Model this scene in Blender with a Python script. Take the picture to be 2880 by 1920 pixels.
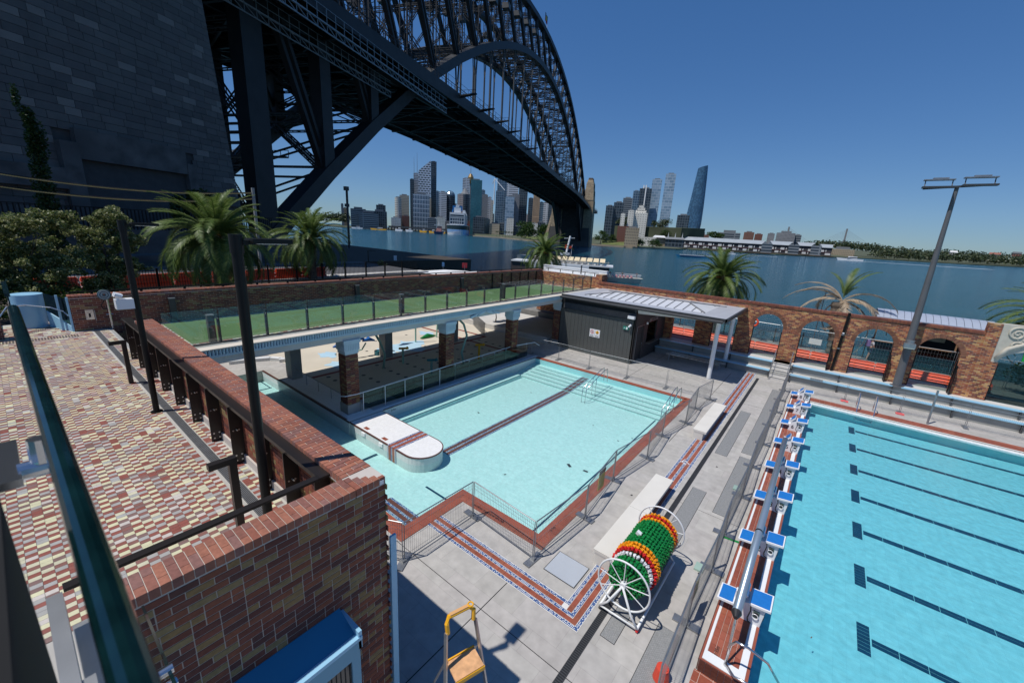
import bpy, math, random
from mathutils import Vector, Matrix, Euler
for o in list(bpy.data.objects): bpy.data.objects.remove(o)
SC = bpy.context.scene
COL = SC.collection
rnd = random.Random(11)
# ---------------------------------------------------------------- camera
cam_d = bpy.data.cameras.new('camera'); cam = bpy.data.objects.new('camera', cam_d); COL.objects.link(cam); SC.camera = cam
yaw, pitch, roll = .6586, .26178, .05771
fw = Vector((-math.sin(yaw)*math.cos(pitch), math.cos(yaw)*math.cos(pitch), -math.sin(pitch)))
rt = fw.cross(Vector((0, 0, 1))).normalized(); up = rt.cross(fw)
r2 = rt*math.cos(roll)+up*math.sin(roll); u2 = -rt*math.sin(roll)+up*math.cos(roll)
cam.matrix_world = Matrix(((r2.x, u2.x, -fw.x, 0), (r2.y, u2.y, -fw.y, 0), (r2.z, u2.z, -fw.z, 8.4), (0, 0, 0, 1)))
cam_d.sensor_width = 36; cam_d.lens = 14.2; cam_d.clip_start = .02; cam_d.clip_end = 30000
cam_d.dof.use_dof = True; cam_d.dof.focus_distance = 14; cam_d.dof.aperture_fstop = 3.2
# ---------------------------------------------------------------- sky and sun
SUN = Vector((-.229, -.427, 1)).normalized()
W = bpy.data.worlds.new('World'); SC.world = W; W.use_nodes = True
wn = W.node_tree.nodes; wl = W.node_tree.links
sky = wn.new('ShaderNodeTexSky'); sky.sky_type = 'NISHITA'; sky.sun_disc = False
sky.sun_elevation = math.asin(SUN.z); sky.sun_rotation = math.atan2(SUN.x, SUN.y)
sky.air_density = 1.; sky.dust_density = 0; sky.ozone_density = 1.; sky.altitude = 0
bg = wn['Background']; bg.inputs[1].default_value = .1
hs = wn.new('ShaderNodeHueSaturation'); hs.inputs['Saturation'].default_value = 1.3; wl.new(sky.outputs[0], hs.inputs['Color'])
gm = wn.new('ShaderNodeGamma'); gm.inputs[1].default_value = .65; wl.new(hs.outputs[0], gm.inputs[0])
tn = wn.new('ShaderNodeVectorMath'); tn.operation = 'MULTIPLY'; tn.inputs[1].default_value = (.66, .99, 1.52); wl.new(gm.outputs[0], tn.inputs[0]); wl.new(tn.outputs[0], bg.inputs[0])
sd = bpy.data.lights.new('sun', 'SUN'); so = bpy.data.objects.new('sun', sd); COL.objects.link(so)
sd.energy = 4.0; sd.angle = math.radians(.53); sd.color = (1, .965, .91)
so.rotation_euler = SUN.to_track_quat('Z', 'Y').to_euler()
SC.view_settings.view_transform = 'Standard'; SC.view_settings.look = 'None'
SC.view_settings.exposure = 0; SC.view_settings.gamma = 1; SC.view_settings.use_curve_mapping = False
SC.render.engine = 'CYCLES'; SC.cycles.max_bounces = 8; SC.cycles.transparent_max_bounces = 24
# ---------------------------------------------------------------- helpers
ORG = {}
MESH_ATTR = 'rnd'
class MB:
    def __init__(s): s.v = []; s.f = []; s.a = []; s.val = None
    def add(s, vs, fs, val=None):
        n = len(s.v); s.v += [tuple(p) for p in vs]; s.f += [tuple(i+n for i in f) for f in fs]
        val = rnd.random() if val is None else val
        s.a += [val]*len(fs); return s
    def hexa(s, p, val=None):
        return s.add(p, [(3, 2, 1, 0), (4, 5, 6, 7), (0, 1, 5, 4), (1, 2, 6, 5), (2, 3, 7, 6), (3, 0, 4, 7)], val)
    def box(s, x0, x1, y0, y1, z0, z1, val=None):
        return s.hexa([(x0, y0, z0), (x1, y0, z0), (x1, y1, z0), (x0, y1, z0), (x0, y0, z1), (x1, y0, z1), (x1, y1, z1), (x0, y1, z1)], val)
    def cbox(s, c, sx, sy, sz, rz=0, val=None, m=None):
        ps = []
        for dz in (-.5, .5):
            for dx, dy in ((-.5, -.5), (.5, -.5), (.5, .5), (-.5, .5)):
                q = Vector((dx*sx, dy*sy, dz*sz)); q = (m @ q) if m else Matrix.Rotation(rz, 3, 'Z') @ q
                ps.append(Vector(c)+q)
        return s.hexa(ps, val)
    def beam(s, p, q, w, h, val=None, up=None):
        p = Vector(p); q = Vector(q); d = (q-p).normalized()
        upv = Vector(up) if up else (Vector((0, 0, 1)) if abs(d.z) < .95 else Vector((0, 1, 0)))
        a = d.cross(upv).normalized()*w/2; b = a.cross(d).normalized()*h/2
        return s.hexa([p-a-b, p+a-b, p+a+b, p-a+b, q-a-b, q+a-b, q+a+b, q-a+b], val)
    def quad(s, a, b, c, d, val=None): return s.add([a, b, c, d], [(0, 1, 2, 3)], val)
    def tube(s, pts, r, n=8, val=None, cap=True, r1=None):
        pts = [Vector(p) for p in pts]; N = len(pts); vs = []; fs = []; pa = None
        for i, p in enumerate(pts):
            t = (pts[min(i+1, N-1)]-pts[max(i-1, 0)]).normalized()
            if pa is None: pa = t.cross(Vector((0, 0, 1))) if abs(t.z) < .9 else t.cross(Vector((1, 0, 0)))
            pa = (pa-t*pa.dot(t)).normalized(); pb = t.cross(pa)
            rr = r if r1 is None else r+(r1-r)*i/(N-1)
            if isinstance(r, (list, tuple)): rr = r[i]
            for k in range(n):
                an = 2*math.pi*k/n; vs.append(p+pa*rr*math.cos(an)+pb*rr*math.sin(an))
        for i in range(N-1):
            for k in range(n): fs.append((i*n+k, i*n+(k+1) % n, (i+1)*n+(k+1) % n, (i+1)*n+k))
        if cap: fs.append(tuple(range(n-1, -1, -1))); fs.append(tuple((N-1)*n+k for k in range(n)))
        return s.add(vs, fs, val)
    def cyl(s, x, y, z0, z1, r, r1=None, n=16, val=None): return s.tube([(x, y, z0), (x, y, z1)], [r, r if r1 is None else r1], n, val)
    def prism(s, poly, ext, val=None):
        n = len(poly); ext = Vector(ext); vs = [Vector(p) for p in poly]; vs += [p+ext for p in vs]
        fs = [tuple(range(n-1, -1, -1)), tuple(range(n, 2*n))]+[(i, (i+1) % n, n+(i+1) % n, n+i) for i in range(n)]
        return s.add(vs, fs, val)
    def torus(s, c, R_, r, ax=(0, 1, 0), n=32, k=8, val=None):
        c = Vector(c); ax = Vector(ax).normalized(); a = ax.orthogonal().normalized(); b = ax.cross(a); vs = []; fs = []
        for i in range(n):
            t = 2*math.pi*i/n; d = a*math.cos(t)+b*math.sin(t)
            for j in range(k):
                w = 2*math.pi*j/k; vs.append(c+d*(R_+r*math.cos(w))+ax*r*math.sin(w))
        for i in range(n):
            for j in range(k): fs.append((i*k+j, ((i+1) % n)*k+j, ((i+1) % n)*k+(j+1) % k, i*k+(j+1) % k))
        return s.add(vs, fs, val)
    def build(s, name, mat, parent=None, loc=None, smooth=False, label=None, kind=None):
        org = ORG.get(parent, Vector((0, 0, 0))) if parent else Vector(loc or (0, 0, 0))
        me = bpy.data.meshes.new(name)
        me.from_pydata([(p[0]-org.x, p[1]-org.y, p[2]-org.z) for p in s.v], [], s.f)
        at = me.attributes.new('rnd', 'FLOAT', 'FACE'); at.data.foreach_set('value', s.a)
        if smooth: me.polygons.foreach_set('use_smooth', [True]*len(s.f))
        me.materials.append(mat); me.update()
        o = bpy.data.objects.new(name, me); COL.objects.link(o)
        if parent: o.parent = parent
        else: o.location = org
        ORG[o] = org
        if label: o['label'] = label
        if kind: o['kind'] = kind
        return o
def thing(name, label, cat, loc=(0, 0, 0), group=None, rz=0, local=False):
    o = bpy.data.objects.new(name, None); COL.objects.link(o); o.location = loc; o.rotation_euler.z = rz
    o.empty_display_size = .2; ORG[o] = Vector((0, 0, 0)) if local else Vector(loc)
    tag(o, label, cat, group); return o
def tag(o, label=None, cat=None, group=None, kind=None):
    if label: o['label'] = label
    if cat: o['category'] = cat
    if group: o['group'] = group
    if kind: o['kind'] = kind
    return o
def struct(name, mb, m, **k):
    o = mb.build(name, m, **k); o['kind'] = 'structure'; return o
def copy_tree(o, parent=None, label=None, loc=None, rz=None, mats=None):
    c = o.copy(); COL.objects.link(c); ORG[c] = ORG.get(o)
    if parent: c.parent = parent
    if label: c['label'] = label
    if loc is not None: c.location = loc
    if rz is not None: c.rotation_euler.z = rz
    for ch in list(o.children): copy_tree(ch, c)
    return c
def inst(me_obj, name, parent, loc, rot=None, scale=None, org=None):
    """another object of the same mesh, placed under parent"""
    o = bpy.data.objects.new(name, me_obj if isinstance(me_obj, bpy.types.Mesh) else me_obj.data); COL.objects.link(o)
    o.parent = parent; g = ORG.get(parent, Vector((0, 0, 0))) if parent else Vector((0, 0, 0)); o.location = Vector(loc)-g; ORG[o] = g
    if rot is not None: o.rotation_euler = rot
    if scale is not None: o.scale = scale
    return o
def unit_mesh(name, mb, mat):
    me = bpy.data.meshes.new(name); me.from_pydata([tuple(p) for p in mb.v], [], mb.f); me.materials.append(mat)
    at = me.attributes.new('rnd', 'FLOAT', 'FACE'); at.data.foreach_set('value', mb.a); me.update(); return me
def text_mb(txt, size, mat4, depth=.002):
    cu = bpy.data.curves.new('t', 'FONT'); cu.body = txt; cu.size = size; cu.extrude = depth; cu.resolution_u = 3
    cu.align_x = 'CENTER'; cu.align_y = 'CENTER'
    ob = bpy.data.objects.new('t', cu); COL.objects.link(ob)
    dg = bpy.context.evaluated_depsgraph_get(); me = bpy.data.meshes.new_from_object(ob.evaluated_get(dg))
    mb = MB(); mb.add([mat4 @ v.co for v in me.vertices], [tuple(p.vertices) for p in me.polygons], .5)
    bpy.data.objects.remove(ob); bpy.data.meshes.remove(me); return mb
def frame(o, x, y):  # 4x4 from origin, x axis, y axis
    x = Vector(x).normalized(); y = Vector(y).normalized(); z = x.cross(y)
    return Matrix(((x.x, y.x, z.x, o[0]), (x.y, y.y, z.y, o[1]), (x.z, y.z, z.z, o[2]), (0, 0, 0, 1)))
# ---------------------------------------------------------------- materials
def nt(name):
    m = bpy.data.materials.new(name); m.use_nodes = True; t = m.node_tree; return m, t.nodes, t.links, t.nodes['Principled BSDF']
def pos(n): return n.new('ShaderNodeNewGeometry').outputs['Position']
def mat(name, col, rough=.6, metal=0., var=.12, scale=1.5, bump=0., bscale=30., spec=.5, stain=0., coat=0.):
    m, n, l, b = nt(name)
    b.inputs['Roughness'].default_value = rough; b.inputs['Metallic'].default_value = metal; b.inputs['Specular IOR Level'].default_value = spec
    if coat: b.inputs['Coat Weight'].default_value = coat
    P = pos(n)
    if var > 0:
        t = n.new('ShaderNodeTexNoise'); t.inputs['Scale'].default_value = scale; t.inputs['Detail'].default_value = 5; l.new(P, t.inputs['Vector'])
        r = n.new('ShaderNodeMapRange'); r.inputs[1].default_value = .3; r.inputs[2].default_value = .7; r.inputs[3].default_value = 1-var; r.inputs[4].default_value = 1+var
        l.new(t.outputs[0], r.inputs[0]); x = n.new('ShaderNodeVectorMath'); x.operation = 'SCALE'; x.inputs[0].default_value = col[:3]; l.new(r.outputs[0], x.inputs['Scale'])
        out = x.outputs[0]
        if stain:
            t2 = n.new('ShaderNodeTexNoise'); t2.inputs['Scale'].default_value = scale*.25; t2.inputs['Detail'].default_value = 8; t2.inputs['Roughness'].default_value = .7; l.new(P, t2.inputs['Vector'])
            r2_ = n.new('ShaderNodeMapRange'); r2_.inputs[1].default_value = .5; r2_.inputs[2].default_value = .75; r2_.inputs[3].default_value = 1; r2_.inputs[4].default_value = 1-stain
            l.new(t2.outputs[0], r2_.inputs[0]); y = n.new('ShaderNodeVectorMath'); y.operation = 'SCALE'; l.new(out, y.inputs[0]); l.new(r2_.outputs[0], y.inputs['Scale']); out = y.outputs[0]
        l.new(out, b.inputs['Base Color'])
    else: b.inputs['Base Color'].default_value = (*col[:3], 1)
    if bump:
        t = n.new('ShaderNodeTexNoise'); t.inputs['Scale'].default_value = bscale; t.inputs['Detail'].default_value = 3; l.new(P, t.inputs['Vector'])
        u = n.new('ShaderNodeBump'); u.inputs['Strength'].default_value = bump; u.inputs['Distance'].default_value = .01; l.new(t.outputs[0], u.inputs['Height']); l.new(u.outputs[0], b.inputs['Normal'])
    return m
def ramp(n, cols, const=True):
    r = n.new('ShaderNodeValToRGB'); e = r.color_ramp.elements
    if const: r.color_ramp.interpolation = 'CONSTANT'
    k = len(cols)
    for i, c in enumerate(cols):
        p = i/k if const else i/(k-1)
        if i == 0: e[0].position = 0; e[0].color = (*c, 1)
        elif i == 1 and len(e) > 1: e[1].position = p; e[1].color = (*c, 1)
        else: q = e.new(p); q.color = (*c, 1)
    return r
def rmat(name, cols, src='attr', rough=.7, var=.15, scale=25., bump=.15, const=True, spec=.3, grime=.25, grime_s=.9):
    """colour picked per piece: from the face value ('attr') or from the object's own random number ('obj')"""
    m, n, l, b = nt(name); b.inputs['Roughness'].default_value = rough; b.inputs['Specular IOR Level'].default_value = spec
    if src == 'attr': a = n.new('ShaderNodeAttribute'); a.attribute_name = 'rnd'; o = a.outputs['Fac']
    else: o = n.new('ShaderNodeObjectInfo').outputs['Random']
    r = ramp(n, cols, const); l.new(o, r.inputs[0]); P = pos(n)
    t = n.new('ShaderNodeTexNoise'); t.inputs['Scale'].default_value = scale; t.inputs['Detail'].default_value = 4; l.new(P, t.inputs['Vector'])
    q = n.new('ShaderNodeMapRange'); q.inputs[1].default_value = .3; q.inputs[2].default_value = .7; q.inputs[3].default_value = 1-var; q.inputs[4].default_value = 1+var; l.new(t.outputs[0], q.inputs[0])
    g2 = n.new('ShaderNodeTexNoise'); g2.inputs['Scale'].default_value = grime_s; g2.inputs['Detail'].default_value = 9; g2.inputs['Roughness'].default_value = .72; l.new(P, g2.inputs['Vector'])
    g3 = n.new('ShaderNodeMapRange'); g3.inputs[1].default_value = .42; g3.inputs[2].default_value = .68; g3.inputs[3].default_value = 1.04; g3.inputs[4].default_value = 1-grime; l.new(g2.outputs[0], g3.inputs[0])
    g4 = n.new('ShaderNodeMath'); g4.operation = 'MULTIPLY'; l.new(q.outputs[0], g4.inputs[0]); l.new(g3.outputs[0], g4.inputs[1])
    x = n.new('ShaderNodeVectorMath'); x.operation = 'SCALE'; l.new(r.outputs[0], x.inputs[0]); l.new(g4.outputs[0], x.inputs['Scale']); l.new(x.outputs[0], b.inputs['Base Color'])
    if bump: u = n.new('ShaderNodeBump'); u.inputs['Strength'].default_value = bump; u.inputs['Distance'].default_value = .004; l.new(t.outputs[0], u.inputs['Height']); l.new(u.outputs[0], b.inputs['Normal'])
    return m
def grid_mat(name, cols, mortar, bw, rh, ms, offset=.5, rough=.7, plane='wall', var=.15, bump=.4, mrough=.8, ang=0., const=True, spec=.3, nscale=20, grime=0., grime_s=.6):
    """pieces with joints: plane 'wall' runs along x+y and up z, 'floor' lies in x,y"""
    m, n, l, b = nt(name); b.inputs['Specular IOR Level'].default_value = spec; P = pos(n)
    sp = n.new('ShaderNodeSeparateXYZ'); cb = n.new('ShaderNodeCombineXYZ')
    if ang:
        rr = n.new('ShaderNodeVectorRotate'); rr.rotation_type = 'Z_AXIS'; rr.inputs['Angle'].default_value = ang; l.new(P, rr.inputs['Vector']); P2 = rr.outputs[0]
    else: P2 = P
    l.new(P2, sp.inputs[0])
    if plane == 'wall':
        a = n.new('ShaderNodeMath'); l.new(sp.outputs[0], a.inputs[0]); l.new(sp.outputs[1], a.inputs[1]); l.new(a.outputs[0], cb.inputs[0]); l.new(sp.outputs[2], cb.inputs[1])
    elif plane == 'floor': l.new(sp.outputs[0], cb.inputs[0]); l.new(sp.outputs[1], cb.inputs[1])
    else: l.new(sp.outputs[1], cb.inputs[0]); l.new(sp.outputs[0], cb.inputs[1])
    t = n.new('ShaderNodeTexBrick'); t.offset = offset; t.inputs['Color1'].default_value = (0, 0, 0, 1); t.inputs['Color2'].default_value = (1, 1, 1, 1); t.inputs['Mortar'].default_value = (.5, .5, .5, 1)
    t.inputs['Scale'].default_value = 1; t.inputs['Mortar Size'].default_value = ms; t.inputs['Mortar Smooth'].default_value = .1; t.inputs['Brick Width'].default_value = bw; t.inputs['Row Height'].default_value = rh
    l.new(cb.outputs[0], t.inputs['Vector']); r = ramp(n, cols, const); l.new(t.outputs['Color'], r.inputs[0])
    no = n.new('ShaderNodeTexNoise'); no.inputs['Scale'].default_value = nscale; no.inputs['Detail'].default_value = 4; l.new(P, no.inputs['Vector'])
    q = n.new('ShaderNodeMapRange'); q.inputs[1].default_value = .3; q.inputs[2].default_value = .7; q.inputs[3].default_value = 1-var; q.inputs[4].default_value = 1+var; l.new(no.outputs[0], q.inputs[0])
    mx = n.new('ShaderNodeMix'); mx.data_type = 'RGBA'; l.new(t.outputs['Fac'], mx.inputs[0]); l.new(r.outputs[0], mx.inputs[6]); mx.inputs[7].default_value = (*mortar, 1)
    fo = q.outputs[0]
    if grime:
        g2 = n.new('ShaderNodeTexNoise'); g2.inputs['Scale'].default_value = grime_s; g2.inputs['Detail'].default_value = 9; g2.inputs['Roughness'].default_value = .72; l.new(P, g2.inputs['Vector'])
        g3 = n.new('ShaderNodeMapRange'); g3.inputs[1].default_value = .45; g3.inputs[2].default_value = .7; g3.inputs[3].default_value = 1.03; g3.inputs[4].default_value = 1-grime; l.new(g2.outputs[0], g3.inputs[0])
        g4 = n.new('ShaderNodeMath'); g4.operation = 'MULTIPLY'; l.new(q.outputs[0], g4.inputs[0]); l.new(g3.outputs[0], g4.inputs[1]); fo = g4.outputs[0]
    x = n.new('ShaderNodeVectorMath'); x.operation = 'SCALE'; l.new(mx.outputs[2], x.inputs[0]); l.new(fo, x.inputs['Scale']); l.new(x.outputs[0], b.inputs['Base Color'])
    if isinstance(rough, tuple):
        mr = n.new('ShaderNodeMapRange'); mr.inputs[3].default_value = rough[0]; mr.inputs[4].default_value = rough[1]; l.new(t.outputs['Fac'], mr.inputs[0]); l.new(mr.outputs[0], b.inputs['Roughness'])
    else: b.inputs['Roughness'].default_value = rough
    if bump: u = n.new('ShaderNodeBump'); u.invert = True; u.inputs['Strength'].default_value = bump; u.inputs['Distance'].default_value = .01; l.new(t.outputs['Fac'], u.inputs['Height']); l.new(u.outputs[0], b.inputs['Normal'])
    return m
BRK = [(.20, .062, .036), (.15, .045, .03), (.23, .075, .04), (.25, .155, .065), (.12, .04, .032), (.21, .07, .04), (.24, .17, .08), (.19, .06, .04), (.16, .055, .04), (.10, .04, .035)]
CPG = [(.26, .105, .075), (.30, .12, .08), (.22, .095, .075), (.34, .135, .085), (.24, .12, .10), (.28, .10, .065)]
m_mortar = mat('mortar', (.50, .45, .40), .9, var=.1)
m_brick_a = rmat('brick_joined', BRK); m_brick_o = rmat('brick_single', BRK, 'obj')
m_cop_a = rmat('coping_joined', CPG); m_cop_o = rmat('coping_single', CPG, 'obj')
BRK2 = [(.34, .095, .045), (.22, .06, .035), (.42, .15, .06), (.46, .22, .08), (.17, .05, .035), (.36, .115, .05), (.52, .30, .12), (.28, .08, .045), (.40, .17, .07), (.13, .05, .04)]  # lighter copy of BRK, sunlight put into the brick colours
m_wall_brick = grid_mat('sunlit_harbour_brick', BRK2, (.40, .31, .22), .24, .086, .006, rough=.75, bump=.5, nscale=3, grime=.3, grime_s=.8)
m_wall_brick2 = grid_mat('shaded_parapet_brick', BRK, (.40, .30, .22), .24, .086, .006, rough=.75, bump=.5, nscale=3, grime=.3, grime_s=.8)  # same brick pattern with the darker palette, shade put into the colour
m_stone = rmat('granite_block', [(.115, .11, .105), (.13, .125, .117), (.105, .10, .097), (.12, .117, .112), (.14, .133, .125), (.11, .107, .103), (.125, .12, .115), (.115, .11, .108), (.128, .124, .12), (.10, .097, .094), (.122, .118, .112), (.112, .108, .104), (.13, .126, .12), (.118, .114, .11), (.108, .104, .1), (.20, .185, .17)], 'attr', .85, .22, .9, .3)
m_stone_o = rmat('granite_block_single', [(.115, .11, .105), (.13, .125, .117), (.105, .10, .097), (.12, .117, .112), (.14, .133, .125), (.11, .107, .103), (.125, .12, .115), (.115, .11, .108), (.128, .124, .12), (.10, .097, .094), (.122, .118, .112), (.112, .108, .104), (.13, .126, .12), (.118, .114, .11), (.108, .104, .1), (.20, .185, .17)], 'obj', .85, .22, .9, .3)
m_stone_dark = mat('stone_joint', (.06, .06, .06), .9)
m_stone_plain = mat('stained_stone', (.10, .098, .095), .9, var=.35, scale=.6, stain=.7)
m_sand = grid_mat('sandstone_pylon', [(.36, .28, .19), (.42, .33, .22), (.38, .30, .20), (.33, .26, .18)], (.2, .16, .11), 4, 1.6, .06, rough=.85, var=.2, ang=-.39, nscale=.5)
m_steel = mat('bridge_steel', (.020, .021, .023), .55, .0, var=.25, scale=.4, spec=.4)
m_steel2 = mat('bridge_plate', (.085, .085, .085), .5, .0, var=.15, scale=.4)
m_walk = mat('walkway_steel', (.22, .25, .28), .5, var=.1)
m_con = grid_mat('concourse_paving', [(.40, .38, .35), (.43, .41, .38), (.41, .39, .365), (.42, .395, .37)], (.33, .31, .29), 1.2, .6, .004, rough=.75, plane='floor', bump=.15, var=.1, nscale=4, grime=.16, grime_s=.45)
m_con2 = mat('white_concrete', (.55, .53, .50), .75, var=.08, scale=1.2, bump=.1, stain=.08)
m_con3 = mat('grey_concrete', (.30, .30, .28), .8, var=.12, scale=1.5, bump=.15, stain=.2)
m_cream = mat('cream_render', (.62, .56, .47), .75, var=.05)
m_asph = mat('asphalt', (.09, .09, .095), .85, var=.15, scale=2)
m_soil = mat('garden_soil', (.05, .04, .03), .9, var=.3, scale=3)
m_grass = mat('lawn', (.11, .13, .035), .9, var=.3, scale=.1)
m_white = mat('white_paint', (.75, .76, .76), .4, var=.04)
m_wplas = mat('white_plastic', (.78, .79, .80), .3, var=.02)
m_black = mat('black_powder_coat', (.008, .008, .008), .4, .0, var=.1, spec=.25)
m_bronze = mat('dark_bronze_metal', (.022, .018, .016), .38, .2, var=.1)
m_dgrey = mat('dark_grey_metal', (.055, .056, .058), .45, .2, var=.1)
m_gal = mat('galvanised_steel', (.33, .34, .35), .42, .75, var=.15, scale=4)
m_ss = mat('stainless_steel', (.62, .63, .64), .18, .95, var=.03)
m_alu = mat('aluminium', (.50, .50, .49), .35, .8, var=.1, scale=6)
m_lblue = mat('pale_blue_paint', (.30, .55, .72), .35, var=.03)
m_mblue = mat('blue_window_frame', (.13, .33, .46), .35, var=.03)
m_lbconc = mat('pale_blue_scalloped_band', (.42, .55, .62), .6, var=.05)
m_capm = mat('pale_blue_terracotta', (.50, .60, .66), .5, var=.07, scale=4)
m_clad = grid_mat('grey_cladding', [(.085, .088, .085), (.09, .092, .088), (.082, .085, .083)], (.01, .01, .01), .3, 60, .008, offset=0, rough=.45, var=.05, bump=.6)
m_roof = mat('pale_metal_roof', (.44, .45, .48), .45, .1, var=.06, scale=2)
m_turf = mat('green_turf', (.085, .15, .055), .95, var=.16, scale=.5, stain=.15, bump=.5, bscale=200)
m_orange = mat('orange_barrier', (.85, .085, .02), .45, var=.08)
m_red = mat('red_plastic', (.62, .02, .02), .35, var=.05)
m_yel = mat('yellow_plastic', (.85, .42, .015), .35, var=.05)
m_grn = mat('green_plastic', (.01, .22, .05), .35, var=.1, scale=8)
m_amb = mat('amber_plastic', (.85, .33, .01), .35, var=.05)
m_blue = mat('blue_pad', (.012, .16, .50), .5, var=.06, scale=12)
m_txt = mat('black_lettering', (.02, .02, .022), .5, var=0)
m_terra = grid_mat('terracotta_tile', [(.30, .085, .05), (.33, .10, .06), (.27, .075, .045)], (.55, .44, .38), .25, .25, .004, offset=0, rough=.4, plane='floor', var=.08, bump=.1)
m_terra_p = mat('terracotta_plain', (.30, .085, .05), .4, var=.12, scale=3)
m_terra_a = rmat('terracotta_pieces', [(.31, .09, .055), (.34, .105, .065), (.28, .08, .05), (.30, .10, .06)], 'attr', .38, .08, 12, .05)
m_terra_o = rmat('terracotta_single', [(.31, .09, .055), (.34, .105, .065), (.28, .08, .05), (.30, .10, .06)], 'obj', .38, .08, 12, .05)
m_dterra = mat('dark_terracotta', (.10, .035, .025), .4, var=.1)
m_wtile = grid_mat('white_pool_tile', [(.76, .75, .73), (.80, .79, .77), (.78, .77, .76)], (.60, .60, .58), .1, .1, .002, offset=0, rough=.35, plane='floor', var=.03, bump=.05)
m_wtilev = grid_mat('white_wall_tile', [(.62, .64, .63), (.66, .67, .66)], (.45, .47, .47), .05, .25, .002, offset=0, rough=.35, var=.04, bump=.05)
m_mosaic = grid_mat('blue_white_mosaic', [(.72, .72, .70), (.72, .72, .70), (.05, .10, .26)], (.06, .11, .25), .036, .036, .0075, offset=0, rough=.4, plane='floor', var=.05, bump=0)
m_navy = mat('navy_tile', (.006, .045, .09), .35, var=.15, scale=3)
m_pool = grid_mat('pool_floor_tile', [(.50, .71, .68), (.54, .74, .71), (.52, .725, .695)], (.44, .65, .63), .25, .125, .003, offset=0, rough=.5, plane='floor', var=.07, bump=0, nscale=9)
m_pool2 = grid_mat('lap_pool_floor_tile', [(.21, .54, .60), (.23, .565, .62), (.22, .55, .61)], (.18, .48, .55), .25, .125, .003, offset=0, rough=.5, plane='floor', var=.10, bump=0, nscale=5)
m_poolw = mat('pool_wall_tile', (.30, .62, .63), .5, var=.05)
m_lead = mat('leaf_green', (.07, .11, .03), .6, var=.3, scale=3)
m_trunk = mat('palm_trunk', (.13, .10, .075), .9, var=.35, scale=8, bump=.8, bscale=12)
m_bark = mat('bark', (.12, .09, .065), .9, var=.3, scale=5)
m_skin = mat('skin', (.45, .26, .18), .6, var=0)
m_navyc = mat('navy_cloth', (.02, .03, .07), .8, var=.1)
m_wcl = mat('white_cloth', (.6, .6, .62), .8, var=.1)
m_dkcl = mat('dark_cloth', (.03, .03, .035), .85, var=.1)
m_pinkc = mat('pink_cloth', (.5, .2, .22), .8, var=.1)
m_dark = mat('dark_interior', (.012, .013, .015), .8, var=0)
def leafmat(name, cols, trans=.35):
    m, n, l, b = nt(name); a = n.new('ShaderNodeAttribute'); a.attribute_name = 'rnd'; r = ramp(n, cols, False); l.new(a.outputs['Fac'], r.inputs[0]); l.new(r.outputs[0], b.inputs['Base Color'])
    b.inputs['Roughness'].default_value = .45; b.inputs['Specular IOR Level'].default_value = .35
    tr = n.new('ShaderNodeBsdfTranslucent'); l.new(r.outputs[0], tr.inputs[0]); mx = n.new('ShaderNodeMixShader'); mx.inputs[0].default_value = trans
    l.new(b.outputs[0], mx.inputs[1]); l.new(tr.outputs[0], mx.inputs[2]); l.new(mx.outputs[0], n['Material Output'].inputs[0]); return m
m_palm = leafmat('palm_leaf', [(.05, .09, .018), (.10, .16, .035), (.20, .25, .08)])
m_dead = leafmat('dead_palm_leaf', [(.28, .19, .11), (.40, .30, .20), (.52, .42, .30)], .2)
m_leaf = leafmat('bush_leaf', [(.05, .08, .02), (.12, .16, .04), (.20, .22, .08), (.46, .45, .24)])
m_fig = leafmat('fig_leaf', [(.02, .045, .012), (.04, .08, .015), (.07, .12, .02)])
m_far = leafmat('far_leaf', [(.03, .045, .02), (.05, .07, .028), (.075, .09, .035)], .1)
def schlick(n, l, f0, mul, normal=None):
    w = n.new('ShaderNodeLayerWeight'); w.inputs[0].default_value = .5
    if normal: l.new(normal, w.inputs['Normal'])
    p = n.new('ShaderNodeMath'); p.operation = 'POWER'; p.inputs[1].default_value = 5; l.new(w.outputs['Facing'], p.inputs[0])
    a = n.new('ShaderNodeMath'); a.operation = 'MULTIPLY_ADD'; a.inputs[1].default_value = (1-f0)*mul; a.inputs[2].default_value = f0*mul; l.new(p.outputs[0], a.inputs[0]); return a.outputs[0]
def glass(name, tint=(.93, .98, .96), refl=1.0, rough=.02):
    m, n, l, b = nt(name); t = n.new('ShaderNodeBsdfTransparent'); t.inputs[0].default_value = (*tint, 1); g = n.new('ShaderNodeBsdfGlossy'); g.inputs['Roughness'].default_value = rough
    mx = n.new('ShaderNodeMixShader'); l.new(schlick(n, l, .04, refl), mx.inputs[0]); l.new(t.outputs[0], mx.inputs[1]); l.new(g.outputs[0], mx.inputs[2]); l.new(mx.outputs[0], n['Material Output'].inputs[0]); return m
m_glass = glass('clear_glass'); m_glass_d = glass('smoked_glass', (.45, .52, .5)); m_glass_b = glass('blue_tinted_glass', (.2, .34, .36))
m_gedge = mat('glass_edge', (.003, .016, .018), .12, var=.5, scale=9, spec=.7)
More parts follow.
